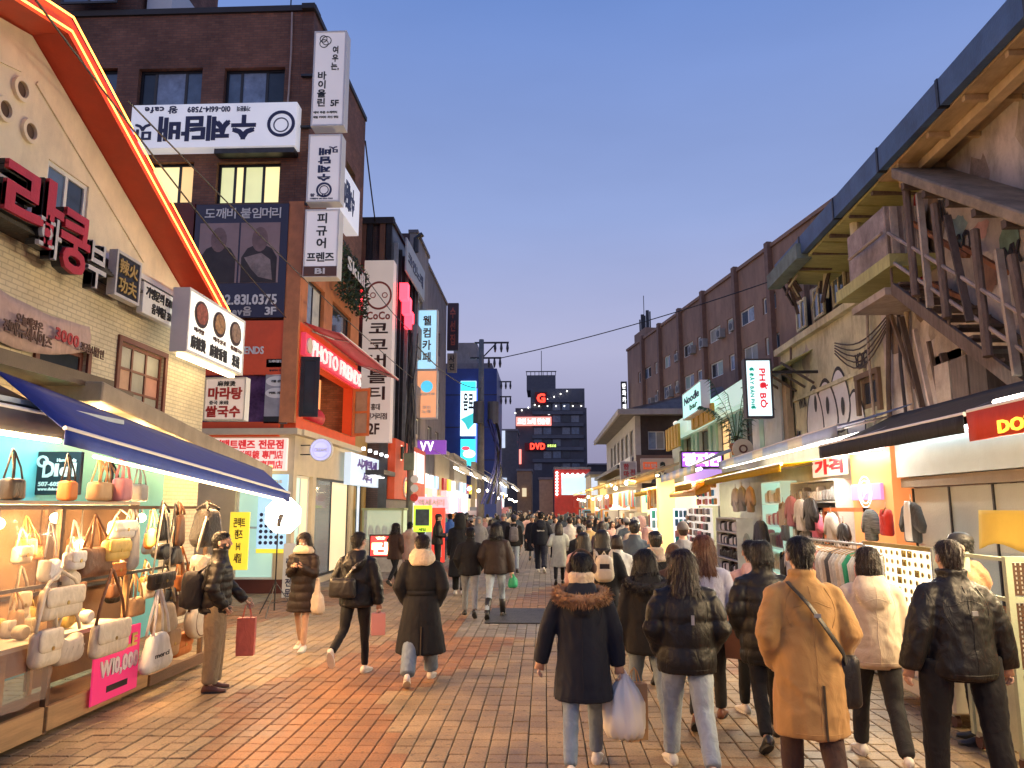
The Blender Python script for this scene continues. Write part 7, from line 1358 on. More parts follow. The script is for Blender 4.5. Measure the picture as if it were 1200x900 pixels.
for k, (x_, ya, yb) in enumerate(((-4.3, 34, 39), (-4.0, 44, 52), (-3.6, 55, 64), (-3.2, 68, 82))):
    F = FX(x_); t = thing('market_kiosk', (x_-.5, ya, 0), KR[k], 'kiosk', 'kiosks below the white awnings'); F.part('counter', ya, yb, 0, .95, -.9, 0, [WHITE, PINEW][k % 2], t); F.part('back_wall', ya, yb, .95, 3.0, -1.2, -1.1, PALEB if k % 2 else GLOW, t); rr = random.Random(k+40); n_ = int((yb-ya)/.6)
    for i in range(n_): F.part('goods_pack', ya+.1+i*.6, ya+.1+i*.6+rr.uniform(.25, .5), .955, rr.uniform(1.2, 2.2), -.7, -.15, CW[rr.randrange(10)], t)
for k, p in enumerate(DLS): lamp_point(p, WARM, 32, .08, None, 'canopy_downlight')
for ya, yb, xo in ((33.5, 38.5, 0), (39, 45, .1), (45.5, 53, .3), (54, 64, .8), (65, 80, 1.2)): lamp_area((x3+xo+1.75, (ya+yb)/2, 3.72), (1, .8, .5), 150, .1, yb-ya-.6, (0, R(-65), 0), None, 'awning_strip_light')
tl = thing('added_tube_row', (-4.95, 5.6, 2.66), 'warm tube lamp fixed behind the valance of grey awning', 'lamp'); tube_lamp(tl, Vector((-4.98, 3.4, 2.7)), Vector((-4.98, 7.7, 2.68)), .025, E('tube_warm', (1, .75, .4), 6)); lamp_area((-4.93, 5.5, 2.66), (1, .5, .18), 235, .08, 4.2, (0, R(-50), 0), tl)  # tube and area light added to warm the near paving
tl = thing('added_tube_row', (-4.36, 10, 2.2), 'warm tube lamp under the front bar of blue awning', 'lamp'); tube_lamp(tl, Vector((-4.42, 7.4, 2.5)), Vector((-4.34, 12.8, 2.12)), .018, E('tube_warm', (1, .75, .4), 6)); lamp_area((-4.3, 10.0, 2.22), (1, .55, .22), 210, .06, 5.0, (0, R(-60), 0), tl)  # area light added to brighten the street, with a tube put in to carry it
lamp_area((-5.75, 7.0, 2.97), (.55, .92, 1), 75, .4, 5.0, (0, 0, 0), None, 'shop_ceiling_light')
# string of warm bulbs down the far street
for k in range(26):
    s_ = -1 if k % 2 else 1; y_ = 34+k*2.6+rr.uniform(-.6, .6); p = Vector((s_*(3.4-.02*k)+(.2*s_), y_, 2.75+rr.uniform(-.2, .4))); t = thing('market_bulb', p, 'small bare warm bulb hung along the far market awnings', 'lamp', 'bulbs along the far awnings')
    b = MB(); b.ball(p, .09, 8, 6); b.build('bulb', E('bulb_far', (1, .85, .6), 20), t); b = MB(); b.tube([p+Vector((0, 0, .08)), p+Vector((0, 0, .5))], .01, 4); b.build('flex', BLACK, t)
lamp_area((0, 40, 3.6), (1, .82, .58), 0.001, .1, .1, (0, 0, 0)) if False else None
for (x_, y_, e_) in ((-3.8, 36, 60), (-3.5, 48, 70), (-3, 60, 70), (2.8, 64, 70)): pass
# ================================================================ people
SKIN = M('skin', (.52, .32, .23), .5, .06, 6, .1, 90); EYED = M('eye_dark', (.02, .015, .012), .25, 0, bump=0); EYEW = M('eye_white', (.7, .68, .65), .3, 0, bump=0); LIPM = M('lips', (.42, .14, .12), .45, .05, bump=0)
PENDING = []            # (object, finishing function) : soft bodies are fused once, all together
def soft(name, mb, mat, parent, voxel, post=None, iters=4):
    o = mb.build(name, mat, parent)
    m = o.modifiers.new('fuse', 'REMESH'); m.mode = 'VOXEL'; m.voxel_size = voxel; m.use_smooth_shade = True
    s_ = o.modifiers.new('relax', 'SMOOTH'); s_.factor = .5; s_.iterations = iters
    PENDING.append((o, post)); return o
def flush_soft():
    dg = bpy.context.evaluated_depsgraph_get()
    done = []
    for o, post in PENDING:
        me = bpy.data.meshes.new_from_object(o.evaluated_get(dg)); done.append((o, post, me))
    for o, post, me in done:
        old_ = o.data; mats = [m for m in old_.materials]; o.modifiers.clear()
        if post: me2 = post(me); me = me2 or me
        me.materials.clear()
        for m in mats: me.materials.append(m)
        me.name = o.name; me.shade_smooth(); o.data = me; bpy.data.meshes.remove(old_)
    PENDING.clear()
def wrinkle(loc, rz, amp=.012, sc=7, quilt=0, seed=0, ztop=1.36, zbot=0):
    """folds (and stitched tubes for padded coats) pressed into a fused garment"""
    Mi = Matrix.Rotation(-rz, 3, 'Z'); L_ = Vector(loc); off = Vector((seed*3.1, seed*1.7, seed))
    def f(me):
        n = len(me.vertices); co = [0.0]*(3*n); me.vertices.foreach_get('co', co); no = [0.0]*(3*n); me.vertices.foreach_get('normal', no)
        for i in range(n):
            p = Vector(co[3*i:3*i+3]); q = Mi @ (p-L_)
            w_ = noise.noise(q*3+off)*.25; d = amp*.95*(.45-abs(noise.noise(Vector((q.x*sc+w_*4, q.y*sc, q.z*sc*.6+w_*3))+off)))+amp*.5*(.4-abs(noise.noise(Vector((q.x*sc*1.8, q.y*sc*1.8+w_*5, q.z*sc*1.9+w_*6))+off)))
            if quilt and zbot < q.z < ztop:
                ph = (q.z+.012*noise.noise(q*5+off))/quilt % 1.0; d += .016*(math.sin(math.pi*ph)**.5)-.012
            for k in range(3): co[3*i+k] += no[3*i+k]*d
        me.vertices.foreach_set('co', co); me.update()
    return f
def strands(loc, rz, head, amp=.006):
    Mi = Matrix.Rotation(-rz, 3, 'Z'); L_ = Vector(loc)
    def f(me):
        n = len(me.vertices); co = [0.0]*(3*n); me.vertices.foreach_get('co', co); no = [0.0]*(3*n); me.vertices.foreach_get('normal', no)
        for i in range(n):
            q = Mi @ (Vector(co[3*i:3*i+3])-L_) - head; a = math.atan2(q.x, -q.y-.0)
            d = amp*min(1, math.hypot(q.x, q.y)/.07)*(.5*math.sin(a*26+3*noise.noise(q*9))+.9*noise.noise(Vector((a*9, q.z*4, 0))))
            for k in range(3): co[3*i+k] += no[3*i+k]*d
        me.vertices.foreach_set('co', co); me.update()
    return f
ARM = {'down': ((.16, .02, -1), (.04, .16, -1)), 'pocket': ((.34, -.22, -1), (-.3, .5, -.72)), 'fwd': ((.12, .42, -1), (-.02, .8, -.75)), 'back': ((.2, -.5, -1), (.12, -.12, -1)), 'phone': ((.1, .12, -1), (-.55, .75, .5)), 'wide': ((.42, -.12, -1), (.22, .16, -1)), 'front': ((.22, .05, -1), (-.5, .85, -.1)), 'carry': ((.3, 0, -1), (.12, .05, -1)), 'bent': ((.38, -.1, -1), (-.05, .9, -.1))}
WALK = {'walkL': ((20, 6, 0), (-16, 22, 32)), 'walkR': ((-16, 22, 32), (20, 6, 0)), 'stand': ((2, 3, 0), (-1, 2, 0)), 'wide': ((6, 2, 0), (-8, 2, 8)), 'small': ((10, 4, 0), (-9, 10, 16)), 'kickL': ((-22, 42, 55), (8, 3, 0))}
def person(pos, H_, yaw, label, coat=None, legs=None, hair=None, arms=('down', 'down'), walk='small', shoes=None, shoe_z=0, headturn=0, mask=None, voxel=.016, group=None, build_=1.0, seed=0, lean=0, extras=(), bare=False, spread=1.0, headtilt=0, far=False):
    """one walker: a body in one skin, clothes and hair as its children. coat=(mat, hem z, bulk, flare, options)"""
    s = H_/1.7; X, Y = pos; t = thing('person', (X, Y, 0), label, 'person', group); rz = R(yaw); rnd_ = random.Random(seed)
    RZ = Matrix.Rotation(rz, 4, 'Z'); base = Vector((X, Y, 0))
    lg = WALK[walk]; J = {}
    for i, sd in enumerate((-1, 1)):
        a, k, pt = lg[i]; hip = Vector((sd*.09*spread, 0, .92)); kn = hip+Vector((sd*.012*spread, math.sin(R(a)), -math.cos(R(a))))*.43; an = kn+Vector((sd*.01, math.sin(R(a-k)), -math.cos(R(a-k))))*.42
        J['hip', i], J['kn', i], J['an', i], J['pt', i] = hip, kn, an, pt
    low = min(J['an', i].z-.085-max(0, math.sin(R(J['pt', i]))*.0) for i in (0, 1)); dz = -low
    for k_ in list(J):
        if k_[0] != 'pt': J[k_] = J[k_]+Vector((0, 0, dz))
    for i, sd in enumerate((-1, 1)):
        sh_ = Vector((sd*.172, 0, 1.365+dz)); u_, f_ = [Vector((v[0]*sd, v[1], v[2])).normalized() for v in ARM[arms[i]]]
        el = sh_+u_*.285; wr = el+f_*.245; J['sh', i], J['el', i], J['wr', i], J['fd', i] = sh_, el, wr, f_
    hd = Vector((0, .02+lean*.3, 1.585+dz))
    def tf(p): return base + RZ.to_3x3() @ (Vector(p)*s + Vector((0, lean*max(0, p[2]-.9)*s, 0)))
    def tb(mb, pts, rad, n=10): mb.tube([tf(p) for p in pts], [r*s if not isinstance(r, tuple) else (r[0]*s, r[1]*s) for r in rad], n)
    def ell(mb, rows, n=16): mb.rings([[tf((cx+rx*math.cos(2*math.pi*j/n), cy+ry*math.sin(2*math.pi*j/n), z)) for j in range(n)] for z, rx, ry, cx, cy in rows])
    # --- body
    b = MB(); w = build_
    ell(b, [(.86+dz, .15*w, .1, 0, 0), (.98+dz, .155*w, .105, 0, 0), (1.12+dz, .13*w, .095, 0, 0), (1.3+dz, .16*w, .105, 0, 0), (1.4+dz, .14, .08, 0, 0), (1.455+dz, .062, .06, 0, 0), (1.55+dz, .055, .06, 0, .015)])
    for i in (0, 1):
        tb(b, [J['hip', i]+Vector((0, 0, .04)), J['kn', i], J['kn', i].lerp(J['an', i], .35), J['an', i], J['an', i]+Vector((0, 0, -.04))], [.07, .043, .046, .032, .034]); tb(b, [J['an', i]+Vector((0, -.03, -.05)), J['an', i]+Vector((0, .1, -.06))], [.035, .03])
        tb(b, [J['sh', i], J['el', i], J['wr', i]], [.05, .04, .028])
    def finish(me, J=dict(J), hd=hd):
        vs = [tuple(v.co) for v in me.vertices]; fs = [tuple(p.vertices) for p in me.polygons]; mi = [0]*len(fs)
        HM = Matrix.Translation(tf(hd)) @ RZ @ Matrix.Rotation(R(headturn), 4, 'Z') @ Matrix.Rotation(R(headtilt), 4, 'X') @ Matrix.Scale(s, 4)
        k = len(vs); hv, hf, hm = HEAD['v'], HEAD['f'], HEAD['m']; vs += [tuple(HM @ Vector(v)) for v in hv]; fs += [tuple(k+q for q in f) for f in hf]; mi += hm
        h = MB()
        for i, sd in enumerate((-1, 1)):
            fd = J['fd', i]; wr = J['wr', i]; side = Vector((0, 1, 0)) if abs(fd.y) < .7 else Vector((-sd*.3, 0, 1)); side = (side-fd*side.dot(fd)).normalized(); pn = fd.cross(side).normalized()*sd
            pc = wr+fd*.045; h.tube([tf(wr), tf(wr+fd*.03), tf(wr+fd*.085)], [(.026*s, .018*s), (.036*s, .017*s), (.04*s, .014*s)], 8)
            for f_ in range(4):
                o_ = side*(.033-.022*f_); ln = (.07, .078, .072, .055)[f_]; p0 = wr+fd*.08+o_; cd = pn*-1
                p1 = p0+fd*ln*.45; p2 = p1+(fd*.7+cd*.7)*ln*.32; p3 = p2+(fd*.3+cd*.95)*ln*.28; h.tube([tf(p0), tf(p1), tf(p2), tf(p3)], [.0095*s, .009*s, .008*s, .006*s], 6)
            p0 = wr+fd*.03+side*.03; p1 = p0+(side*.8+fd*.7).normalized()*.035; p2 = p1+(fd*.9-pn*.4+side*.2).normalized()*.03; h.tube([tf(p0), tf(p1), tf(p2)], [.012*s, .01*s, .007*s], 6)
        k = len(vs); vs += h.v; fs += [tuple(k+q for q in f) for f in h.f]; mi += [0]*len(h.f)
        m2 = bpy.data.meshes.new('body'); m2.from_pydata(vs, [], fs)
        for _ in range(4): m2.materials.append(SKIN)
        m2.polygons.foreach_set('material_index', mi); bpy.data.meshes.remove(me); return m2
    bo = soft('body', b, [SKIN, EYED, EYEW, LIPM], t, .024 if not far else .035, finish)
    # --- trousers / legs
    if legs and not bare:
        lm, lw = legs[0], legs[1]; hem = legs[2] if len(legs) > 2 else .02; b = MB(); ell(b, [(.84+dz, .15, .11, 0, 0), (.92+dz, .168*w, .125, 0, -.01), (1.02+dz, .155*w, .115, 0, 0)])
        for i in (0, 1):
            kn, an = J['kn', i], J['an', i]; e = kn.lerp(an, 1-hem/.42*.6); hp = J['hip', i]
            tb(b, [hp+Vector((0, -.005, .0)), hp.lerp(kn, .5)+Vector((0, -.005, 0)), kn, kn.lerp(e, .5), e], [.098*lw**.5, .088*lw**.7, .066*lw, .06*lw, .054*lw**1.15])
        soft('trousers', b, lm, t, voxel, wrinkle(base, rz, .012*s, 10, 0, seed))
    # --- shoes
    if shoes:
        for i, sd in enumerate((-1, 1)):
            an = J['an', i]; pt = J['pt', i]; b = MB(); up = Vector((0, 0, 1)); fw = Vector((sd*.14, 1, 0)).normalized(); Rm = Matrix.Rotation(-R(pt), 3, fw.cross(up))
            rows = []
            for yy, hw, hz_, z0 in ((-.075, .03, .05, 0), (-.06, .036, .085, 0), (-.01, .038, .095, 0), (.05, .04, .07, 0), (.1, .045, .05, 0), (.15, .042, .04, 0), (.175, .025, .028, .004)):
                sdv = fw.cross(up)*1.0; ring = []
                for j in range(10):
                    a = 2*math.pi*j/10; q = sdv*(hw*math.cos(a))+fw*yy+up*(-.085+z0+max(0, (hz_/2)*(1+math.sin(a)))); ring.append(tf(an+Rm @ q))
                rows.append(ring)
            b.rings(rows); so_ = b.build('shoe', shoes, t, smooth=True)
            if shoe_z: tb2 = MB(); tb2.tube([tf(an+Vector((0, 0, -.02))), tf(an.lerp(J['kn', i], .35)), tf(an.lerp(J['kn', i], shoe_z))], [.05*s, .055*s, .06*s], 10); tb2.build('boot_shaft', shoes, t, smooth=True)
            b = MB(); rows = []
            for zz in (-.087, -.068): rows.append([tf(an+Rm @ (fw*(.05+.127*math.cos(2*math.pi*j/14))+fw.cross(up)*(.043*math.sin(2*math.pi*j/14))+up*zz)) for j in range(14)])
            b.rings(rows); b.build('sole', M('sole_white', (.6, .58, .54), .6) if shoes in LIGHTSH else M('sole_dark', (.03, .03, .03), .7), so_)
    # --- coat
    if coat:
        cm, hem, bulk, flare, op = coat; b = MB(); B = bulk*.72
        rows = [(hem+dz, .17+B+flare, .135+B+flare*.9, 0, -.01)]
        if hem < .75: rows.append(((hem+.78)/2+dz, .175+B+flare*.55, .14+B+flare*.5, 0, -.01))
        if hem < .92: rows.append((.86+dz, .172*w+B, .14+B, 0, -.015))
        if op.get('cinch'): rows.append((.97+dz, .16*w+B, .12+B, 0, -.01)); rows.append((1.04+dz, .142*w+B*.6, .105+B*.6, 0, 0)); rows.append((1.1+dz, .16*w+B, .12+B, 0, 0))
        else: rows.append((1.03+dz, .162*w+B, .128+B, 0, -.01))
        rows += [(1.2+dz, .172*w+B, .128+B, 0, 0), (1.31+dz, .176*w+B*.6, .118+B*.6, 0, 0), (1.385+dz, .135*w+B*.4, .092+B*.4, 0, 0), (1.425+dz, .09+B*.3, .082+B*.3, 0, .004), (1.455+dz, .072+B*.25, .075+B*.25, 0, .005)]
        if op.get('collar'): rows.append((1.452+dz+op['collar'], .082+B*.25, .08+B*.25, 0, .005))
        ell(b, rows)
        for i, sd in enumerate((-1, 1)):
            sh_, el, wr = J['sh', i], J['el', i], J['wr', i]; e = wr+J['fd', i]*.02*(-1 if op.get('short') else 1)
            tb(b, [sh_+Vector((-sd*.05, 0, -.015)), sh_+Vector((sd*.005, 0, -.03)), sh_.lerp(el, .5), el, el.lerp(wr, .5), e], [.06+B*.3, .062+B*.35, .058+B*.5, .055+B*.5, .05+B*.5, .042+B*.45])
        if op.get('hood'):
            ell(b, [(1.235+dz, .07, .03, 0, -.135-B*.6), (1.3+dz, .125, .05, 0, -.125-B*.6), (1.38+dz, .135, .07, 0, -.095-B*.4), (1.44+dz, .122, .085, 0, -.05), (1.475+dz, .1, .075, 0, -.03)])
        if op.get('hoodup'):
            ell(b, [(1.4+dz, .12, .11, 0, -.02), (1.5+dz, .125, .125, 0, -.025), (1.6+dz, .122, .13, 0, -.02), (1.68+dz, .105, .115, 0, -.015), (1.73+dz, .06, .07, 0, -.01)])
        co = soft('coat', b, cm, t, voxel, wrinkle(base, rz, op.get('wr', .014)*s, 7*op.get('wsc', 1), op.get('quilt', 0)*s, seed, 1.36*s, hem*s+.02))
        if voxel < .017: SEAMS.append((co, cm, tf, dz, hem, RZ.to_3x3() @ Vector((0, -1, 0)), bool(op.get('quilt')), s))
        if op.get('belt'): bb = MB(); ell(bb, [(1.015+dz, .158*w+B*.8, .12+B*.8, 0, -.005), (1.065+dz, .158*w+B*.8, .12+B*.8, 0, -.005)], 24); bb.build('belt', op['belt'], t, smooth=True)
        if op.get('vent'): bb = MB(); bb.bar(tf((.03, -.15-B-flare*.9, hem+dz+.005)), tf((.03, -.15-B-flare*.4, hem+dz+.32)), .012, .012); bb.build('coat_vent', M('seam_shadow_thread', (.05, .035, .02), .9), t)
        if op.get('tag'): bb = MB(); p = tf((.02, -.135-B, 1.22+dz)); bb.box(p.x-.012, p.x+.012, p.y-.03, p.y-.02, p.z-.07, p.z+.0); bb.build('zip_puller', op['tag'], t)
        if op.get('hemband'): bb = MB(); ell(bb, [(hem-.02+dz, .163*w+B*.55, .125+B*.55, 0, -.01), (hem+.05+dz, .168*w+B*.9, .13+B*.9, 0, -.01)], 24); bb.build('hem_band', op['hemband'], t, smooth=True)
        if op.get('fleece'):   # thick soft collar / draped hood
            bb = MB(); q = op['fleece']; ell(bb, [(1.36+dz, .1, .05, 0, -.11), (1.41+dz, .135+q[1], .11+q[1], 0, -.03), (1.46+dz, .125+q[1], .115+q[1], 0, -.01), (1.46+q[2]+dz, .11, .11, 0, 0), (1.48+q[2]+dz, .08, .08, 0, 0)]); soft('soft_collar', bb, q[0], t, .014, wrinkle(base, rz, .02, 9, 0, seed))
        if op.get('fur'):
            bb = MB(); rr_ = random.Random(seed+5); q = op['fur']
            for _ in range(q[1]):
                a = rr_.uniform(0, 2*math.pi); el_ = rr_.uniform(0, 2*math.pi); Rr = .15+.012*rr_.random(); tr = .055*rr_.uniform(.6, 1)
                c = Vector((Rr*1.2*math.cos(a), -.06+Rr*.85*math.sin(a), 1.42+dz-.07*(1-math.sin(a))*.5)); d = Vector((math.cos(a)*math.cos(el_), math.sin(a)*math.cos(el_), math.sin(el_)))
                p = c+d*tr*.55; tip = c+d*(tr+.03*rr_.random())+Vector((rr_.uniform(-.015, .015), rr_.uniform(-.015, .015), -.012)); sd_ = Vector((rr_.uniform(-1, 1), rr_.uniform(-1, 1), rr_.uniform(-1, 1))).normalized()*.006
                bb.poly([tf(p-sd_), tf(p+sd_), tf(tip)])
            core = MB(); core.tube([tf((.15*1.2*math.cos(i*.3927), -.06+.128*math.sin(i*.3927), 1.42+dz-.035*(1-math.sin(i*.3927)))) for i in range(17)], .046*s, 8); fo = core.build('fur_trim', q[0], t, smooth=True); f2 = bb.build('fur_hairs', q[0], fo); f2['kind'] = 'stuff'
    # --- hair
    if hair:
        hm, ht = hair[0], hair[1]; ln = hair[2] if len(hair) > 2 else .3; b = MB(); HR = Matrix.Rotation(R(headturn), 3, 'Z') @ Matrix.Rotation(R(headtilt), 3, 'X')
        def hf(p): return tf(hd+HR @ Vector(p))
        def hel(rows, n=18): b.rings([[hf((cx+rx*math.cos(2*math.pi*j/n), cy+ry*math.sin(2*math.pi*j/n), z)) for j in range(n)] for z, rx, ry, cx, cy in rows])
        crown = [(.035, .083, .085, 0, -.024), (.07, .081, .09, 0, -.012), (.1, .064, .075, 0, -.008), (.122, .03, .036, 0, -.008)]
        if ht == 'short': hel([(-.07, .045, .03, 0, -.062), (-.05, .06, .046, 0, -.05), (0, .074, .066, 0, -.038)]+crown)
        elif ht in ('long', 'mid'):
            hel([(-ln, .1 if ht == 'long' else .085, .02, 0, -.105), (-ln*.6, .118, .04, 0, -.105), (-.12, .105, .055, 0, -.07), (-.05, .096, .075, 0, -.045), (0, .092, .082, 0, -.033)]+[(z, rx+.008, ry+.008, cx, cy) for z, rx, ry, cx, cy in crown])
            for sd in (-1, 1): b.tube([hf((sd*.07, .045, .07)), hf((sd*.086, .03, 0)), hf((sd*.095, .02, -.09)), hf((sd*.1, .03, -min(ln, .3)*.9))], [.022*s, .026*s, .026*s, .012*s], 8)
        elif ht == 'bob': hel([(-.11, .09, .06, 0, -.04), (-.05, .1, .085, 0, -.035), (0, .093, .085, 0, -.03)]+[(z, rx+.006, ry+.006, cx, cy) for z, rx, ry, cx, cy in crown])
        elif ht == 'bun':
            hel([(-.06, .05, .035, 0, -.06), (0, .082, .074, 0, -.034)]+crown); b.ball(hf((0, -.1, .04)), .05*s, 10, 8)
        ho_ = soft('hair', b, hm, t, .0085 if not far else .016, strands(base, rz, tf(hd)-base, .005*s), 2)
        if voxel < .017: WISPS.append((ho_, hm, tf(hd), RZ.to_3x3() @ HR, ln if ht in ('long', 'mid') else .05, s))
        if ht == 'cap' or (len(hair) > 3 and hair[3]):
            cm_ = hair[3]; b = MB()
            if isinstance(cm_, tuple) and cm_[0] == 'cap':
                b.rings([[hf((rx*math.cos(2*math.pi*j/18), -.012+ry*math.sin(2*math.pi*j/18), z)) for j in range(18)] for z, rx, ry in ((.04, .09, .106), (.08, .088, .104), (.115, .068, .08), (.132, .03, .036))]); o_ = b.build('cap', cm_[1], t, smooth=True)
                b = MB(); b.rings([[hf((.07*math.cos(math.pi*j/9), .075+.085*math.sin(math.pi*j/9), .05-.012*math.sin(math.pi*j/9)+dz_)) for j in range(10)] for dz_ in (0, .008)]); b.build('cap_peak', cm_[1], o_)
            elif isinstance(cm_, tuple) and cm_[0] == 'beanie':
                b.rings([[hf((rx*math.cos(2*math.pi*j/18), -.014+ry*math.sin(2*math.pi*j/18), z)) for j in range(18)] for z, rx, ry in ((.015, .092, .107), (.045, .096, .112), (.06, .093, .108), (.1, .08, .094), (.135, .05, .06), (.15, .02, .024))]); b.build('beanie', cm_[1], t, smooth=True)
            elif isinstance(cm_, tuple) and cm_[0] == 'earmuff':
                b.tube([hf((.1*math.cos(math.pi*j/12), -.01, .02+.13*math.sin(math.pi*j/12))) for j in range(13)], .008*s, 6)
                o_ = b.build('headband', cm_[1], t)
                for sd in (-1, 1): b = MB(); b.ball(hf((sd*.1, -.01, .0)), (.028*s, .045*s, .045*s), 10, 8); b.build('ear_pad', cm_[1], o_, smooth=True)
    if mask:
        HR = Matrix.Rotation(R(headturn), 3, 'Z') @ Matrix.Rotation(R(headtilt), 3, 'X'); b = MB(); rg = []
        for z, r_, y_ in ((-.005, .07, .05), (-.02, .074, .06), (-.05, .07, .058), (-.085, .058, .045), (-.1, .045, .035)): rg.append([tf(hd+HR @ Vector((r_*math.sin(a), .018+y_*math.cos(a)+(.018 if z > -.06 else .012)*math.cos(a)**4, z))) for a in [(-1.35+2.7*j/10) for j in range(11)]])
        for i in range(4):
            for j in range(10): b.poly([rg[i][j], rg[i][j+1], rg[i+1][j+1], rg[i+1][j]])
        b.build('face_mask', mask, t, smooth=True)
    t['_h'] = 0; del t['_h']
    return t, (lambda p: tf((p[0], p[1], p[2]+dz))), {k: tf(v) for k, v in J.items() if k[0] in ('wr', 'el', 'sh', 'an')}
# one modelled head: skull, jaw, nose, ears, eyes, brows, lips
def make_head():
    b = MB(); b.ball((0, -.008, .025), (.076, .096, .093), 20, 14); b.ball((0, .022, -.045), (.058, .066, .068), 16, 12); b.ball((0, .045, -.088), (.03, .03, .026), 12, 8)
    b.tube([(0, .082, .028), (0, .098, -.002), (0, .108, -.022)], [.009, .012, .015], 8); b.ball((0, .096, -.026), (.018, .014, .011), 10, 8); b.ball((0, .078, .036), (.055, .016, .012), 12, 8)
    for s_ in (-1, 1): b.ball((s_*.083, -.006, -.01), (.013, .02, .033), 10, 8); b.ball((s_*.035, .062, -.028), (.024, .024, .02), 10, 8)
    b.tube([(0, -.01, -.15), (0, -.005, -.04)], [.055, .055], 12)
    o = b.build('head_form', SKIN); m = o.modifiers.new('f', 'REMESH'); m.mode = 'VOXEL'; m.voxel_size = .0075; s_ = o.modifiers.new('r', 'SMOOTH'); s_.iterations = 3
    return o
SEAMS = []
def flush_seams():
    """stitched seams laid on the back of the near coats: centre back, armholes, hem"""
    from mathutils.bvhtree import BVHTree
    for o, cm, tf, dz, hem, back, padded, s in SEAMS:
        tr = BVHTree.FromPolygons([v.co.copy() for v in o.data.vertices], [tuple(p.vertices) for p in o.data.polygons])
        lines = [[(sd*(.105+.05*math.sin(k*.35)), 1.39-.03*k) for k in range(9)] for sd in (-1, 1)]+[[(-.14+.28*k/12, hem+.035) for k in range(13)]]
        if not padded: lines += [[(.004*math.sin(k), 1.4-(1.36-hem)*k/16) for k in range(17)], [(-.13+.26*k/12, 1.29-.02*math.cos(k*.5)) for k in range(13)]]
        for ln in lines:
            pts = []
            for x, z in ln:
                p = tf((x, 0, z+dz))+back*.8; h = tr.ray_cast(p, -back)
                if h[0] is not None: pts.append(h[0]+back*.0005)
            if len(pts) > 3: b = MB(); b.tube(pts, .0028*s, 5); b.build('seam', cm, o)
WISPS = []
def flush_wisps():
    rr_ = random.Random(8)
    for o, hm, c, Rm, ln, s in WISPS:
        b = MB(); ps = list(o.data.polygons); vs = o.data.vertices
        for _ in range(2600 if ln > .1 else 1900):
            f = ps[rr_.randrange(len(ps))]; p = f.center.copy(); n_ = f.normal.copy(); dn = Vector((0, 0, -1)); away = (p-c); away.z = 0
            d = (dn-n_*dn.dot(n_)); d = d.normalized() if d.length > .05 else away.normalized(); d = (d+Vector((rr_.uniform(-.35, .35), rr_.uniform(-.35, .35), rr_.uniform(-.1, .2)))).normalized()
            L_ = rr_.uniform(.03, .075)*(1.5 if ln > .1 else .75); sd = d.cross(n_).normalized()*rr_.uniform(.0012, .0026); q = p+d*L_*.55+n_*rr_.uniform(.002, .008); e = p+d*L_+n_*rr_.uniform(-.002, .009)
            b.poly([p-sd+n_*.001, p+sd+n_*.001, q+sd*.8, q-sd*.8]); b.poly([q-sd*.8, q+sd*.8, e])
        b.build('loose_strands', hm, o)['kind'] = 'stuff'
HEAD = {}
def bake_head(o):
    dg = bpy.context.evaluated_depsgraph_get(); me = bpy.data.meshes.new_from_object(o.evaluated_get(dg)); HEAD['v'] = [tuple(v.co) for v in me.vertices]; HEAD['f'] = [tuple(p.vertices) for p in me.polygons]; HEAD['m'] = [0]*len(HEAD['f'])
    x = MB()
    for s_ in (-1, 1):
        x.cur = 2; x.ball((s_*.031, .079, .008), (.014, .008, .008), 10, 6); x.cur = 1; x.ball((s_*.031, .0845, .008), (.0065, .004, .0065), 8, 6); x.tube([(s_*.016, .092, .03), (s_*.032, .09, .034), (s_*.05, .078, .03)], [.003, .0045, .002], 6)
    x.cur = 3; x.tube([(-.022, .078, -.056), (-.008, .088, -.053), (0, .089, -.055), (.008, .088, -.053), (.022, .078, -.056)], [.002, .005, .005, .005, .002], 6); x.tube([(-.018, .079, -.06), (0, .087, -.063), (.018, .079, -.06)], [.002, .006, .002], 6)
    k = len(HEAD['v']); HEAD['v'] += x.v; HEAD['f'] += [tuple(k+q for q in f) for f in x.f]; HEAD['m'] += x.mi
    bpy.data.meshes.remove(me); d = o.data; bpy.data.objects.remove(o); bpy.data.meshes.remove(d)
HF = make_head()
# --- wardrobe
CBLK = fabric('coat_black', (.009, .009, .011), .85, .3, .02, 9); CBLK2 = fabric('coat_black_nylon', (.010, .0095, .0105), .5, .4, .0, 12); CNAVY = fabric('coat_navy', (.009, .012, .022), .85, .25, .03, 9); CTAN = fabric('coat_tan', (.38, .215, .075), .85, .4, .15, 6); CWHT = fabric('coat_cream_fleece', (.60, .50, .37), .9, .35, .3, 8); CBRN = fabric('coat_brown', (.045, .022, .016), .8, .3, .03, 9); CDBR = fabric('coat_dark_brown', (.022, .013, .011), .65, .3, .02, 9); CBEI = fabric('coat_beige', (.42, .33, .24), .85, .35, .2, 8); CLIL = fabric('shirt_lilac', (.34, .35, .47), .8, .4, .2, 10); CGRY = fabric('coat_grey', (.2, .2, .21), .85, .35, .2, 8); CBLU = fabric('jacket_blue', (.03, .12, .4), .6, .4, .1, 9); CSLATE = fabric('jacket_slate', (.06, .08, .10), .7, .4, .1, 9); CIVO = fabric('vest_ivory', (.5, .5, .46), .8, .4, .1, 10); CORG = fabric('collar_orange', (.6, .12, .05), .8, .3); CPIN = fabric('jacket_rose', (.5, .3, .27), .8, .4, .2, 9)
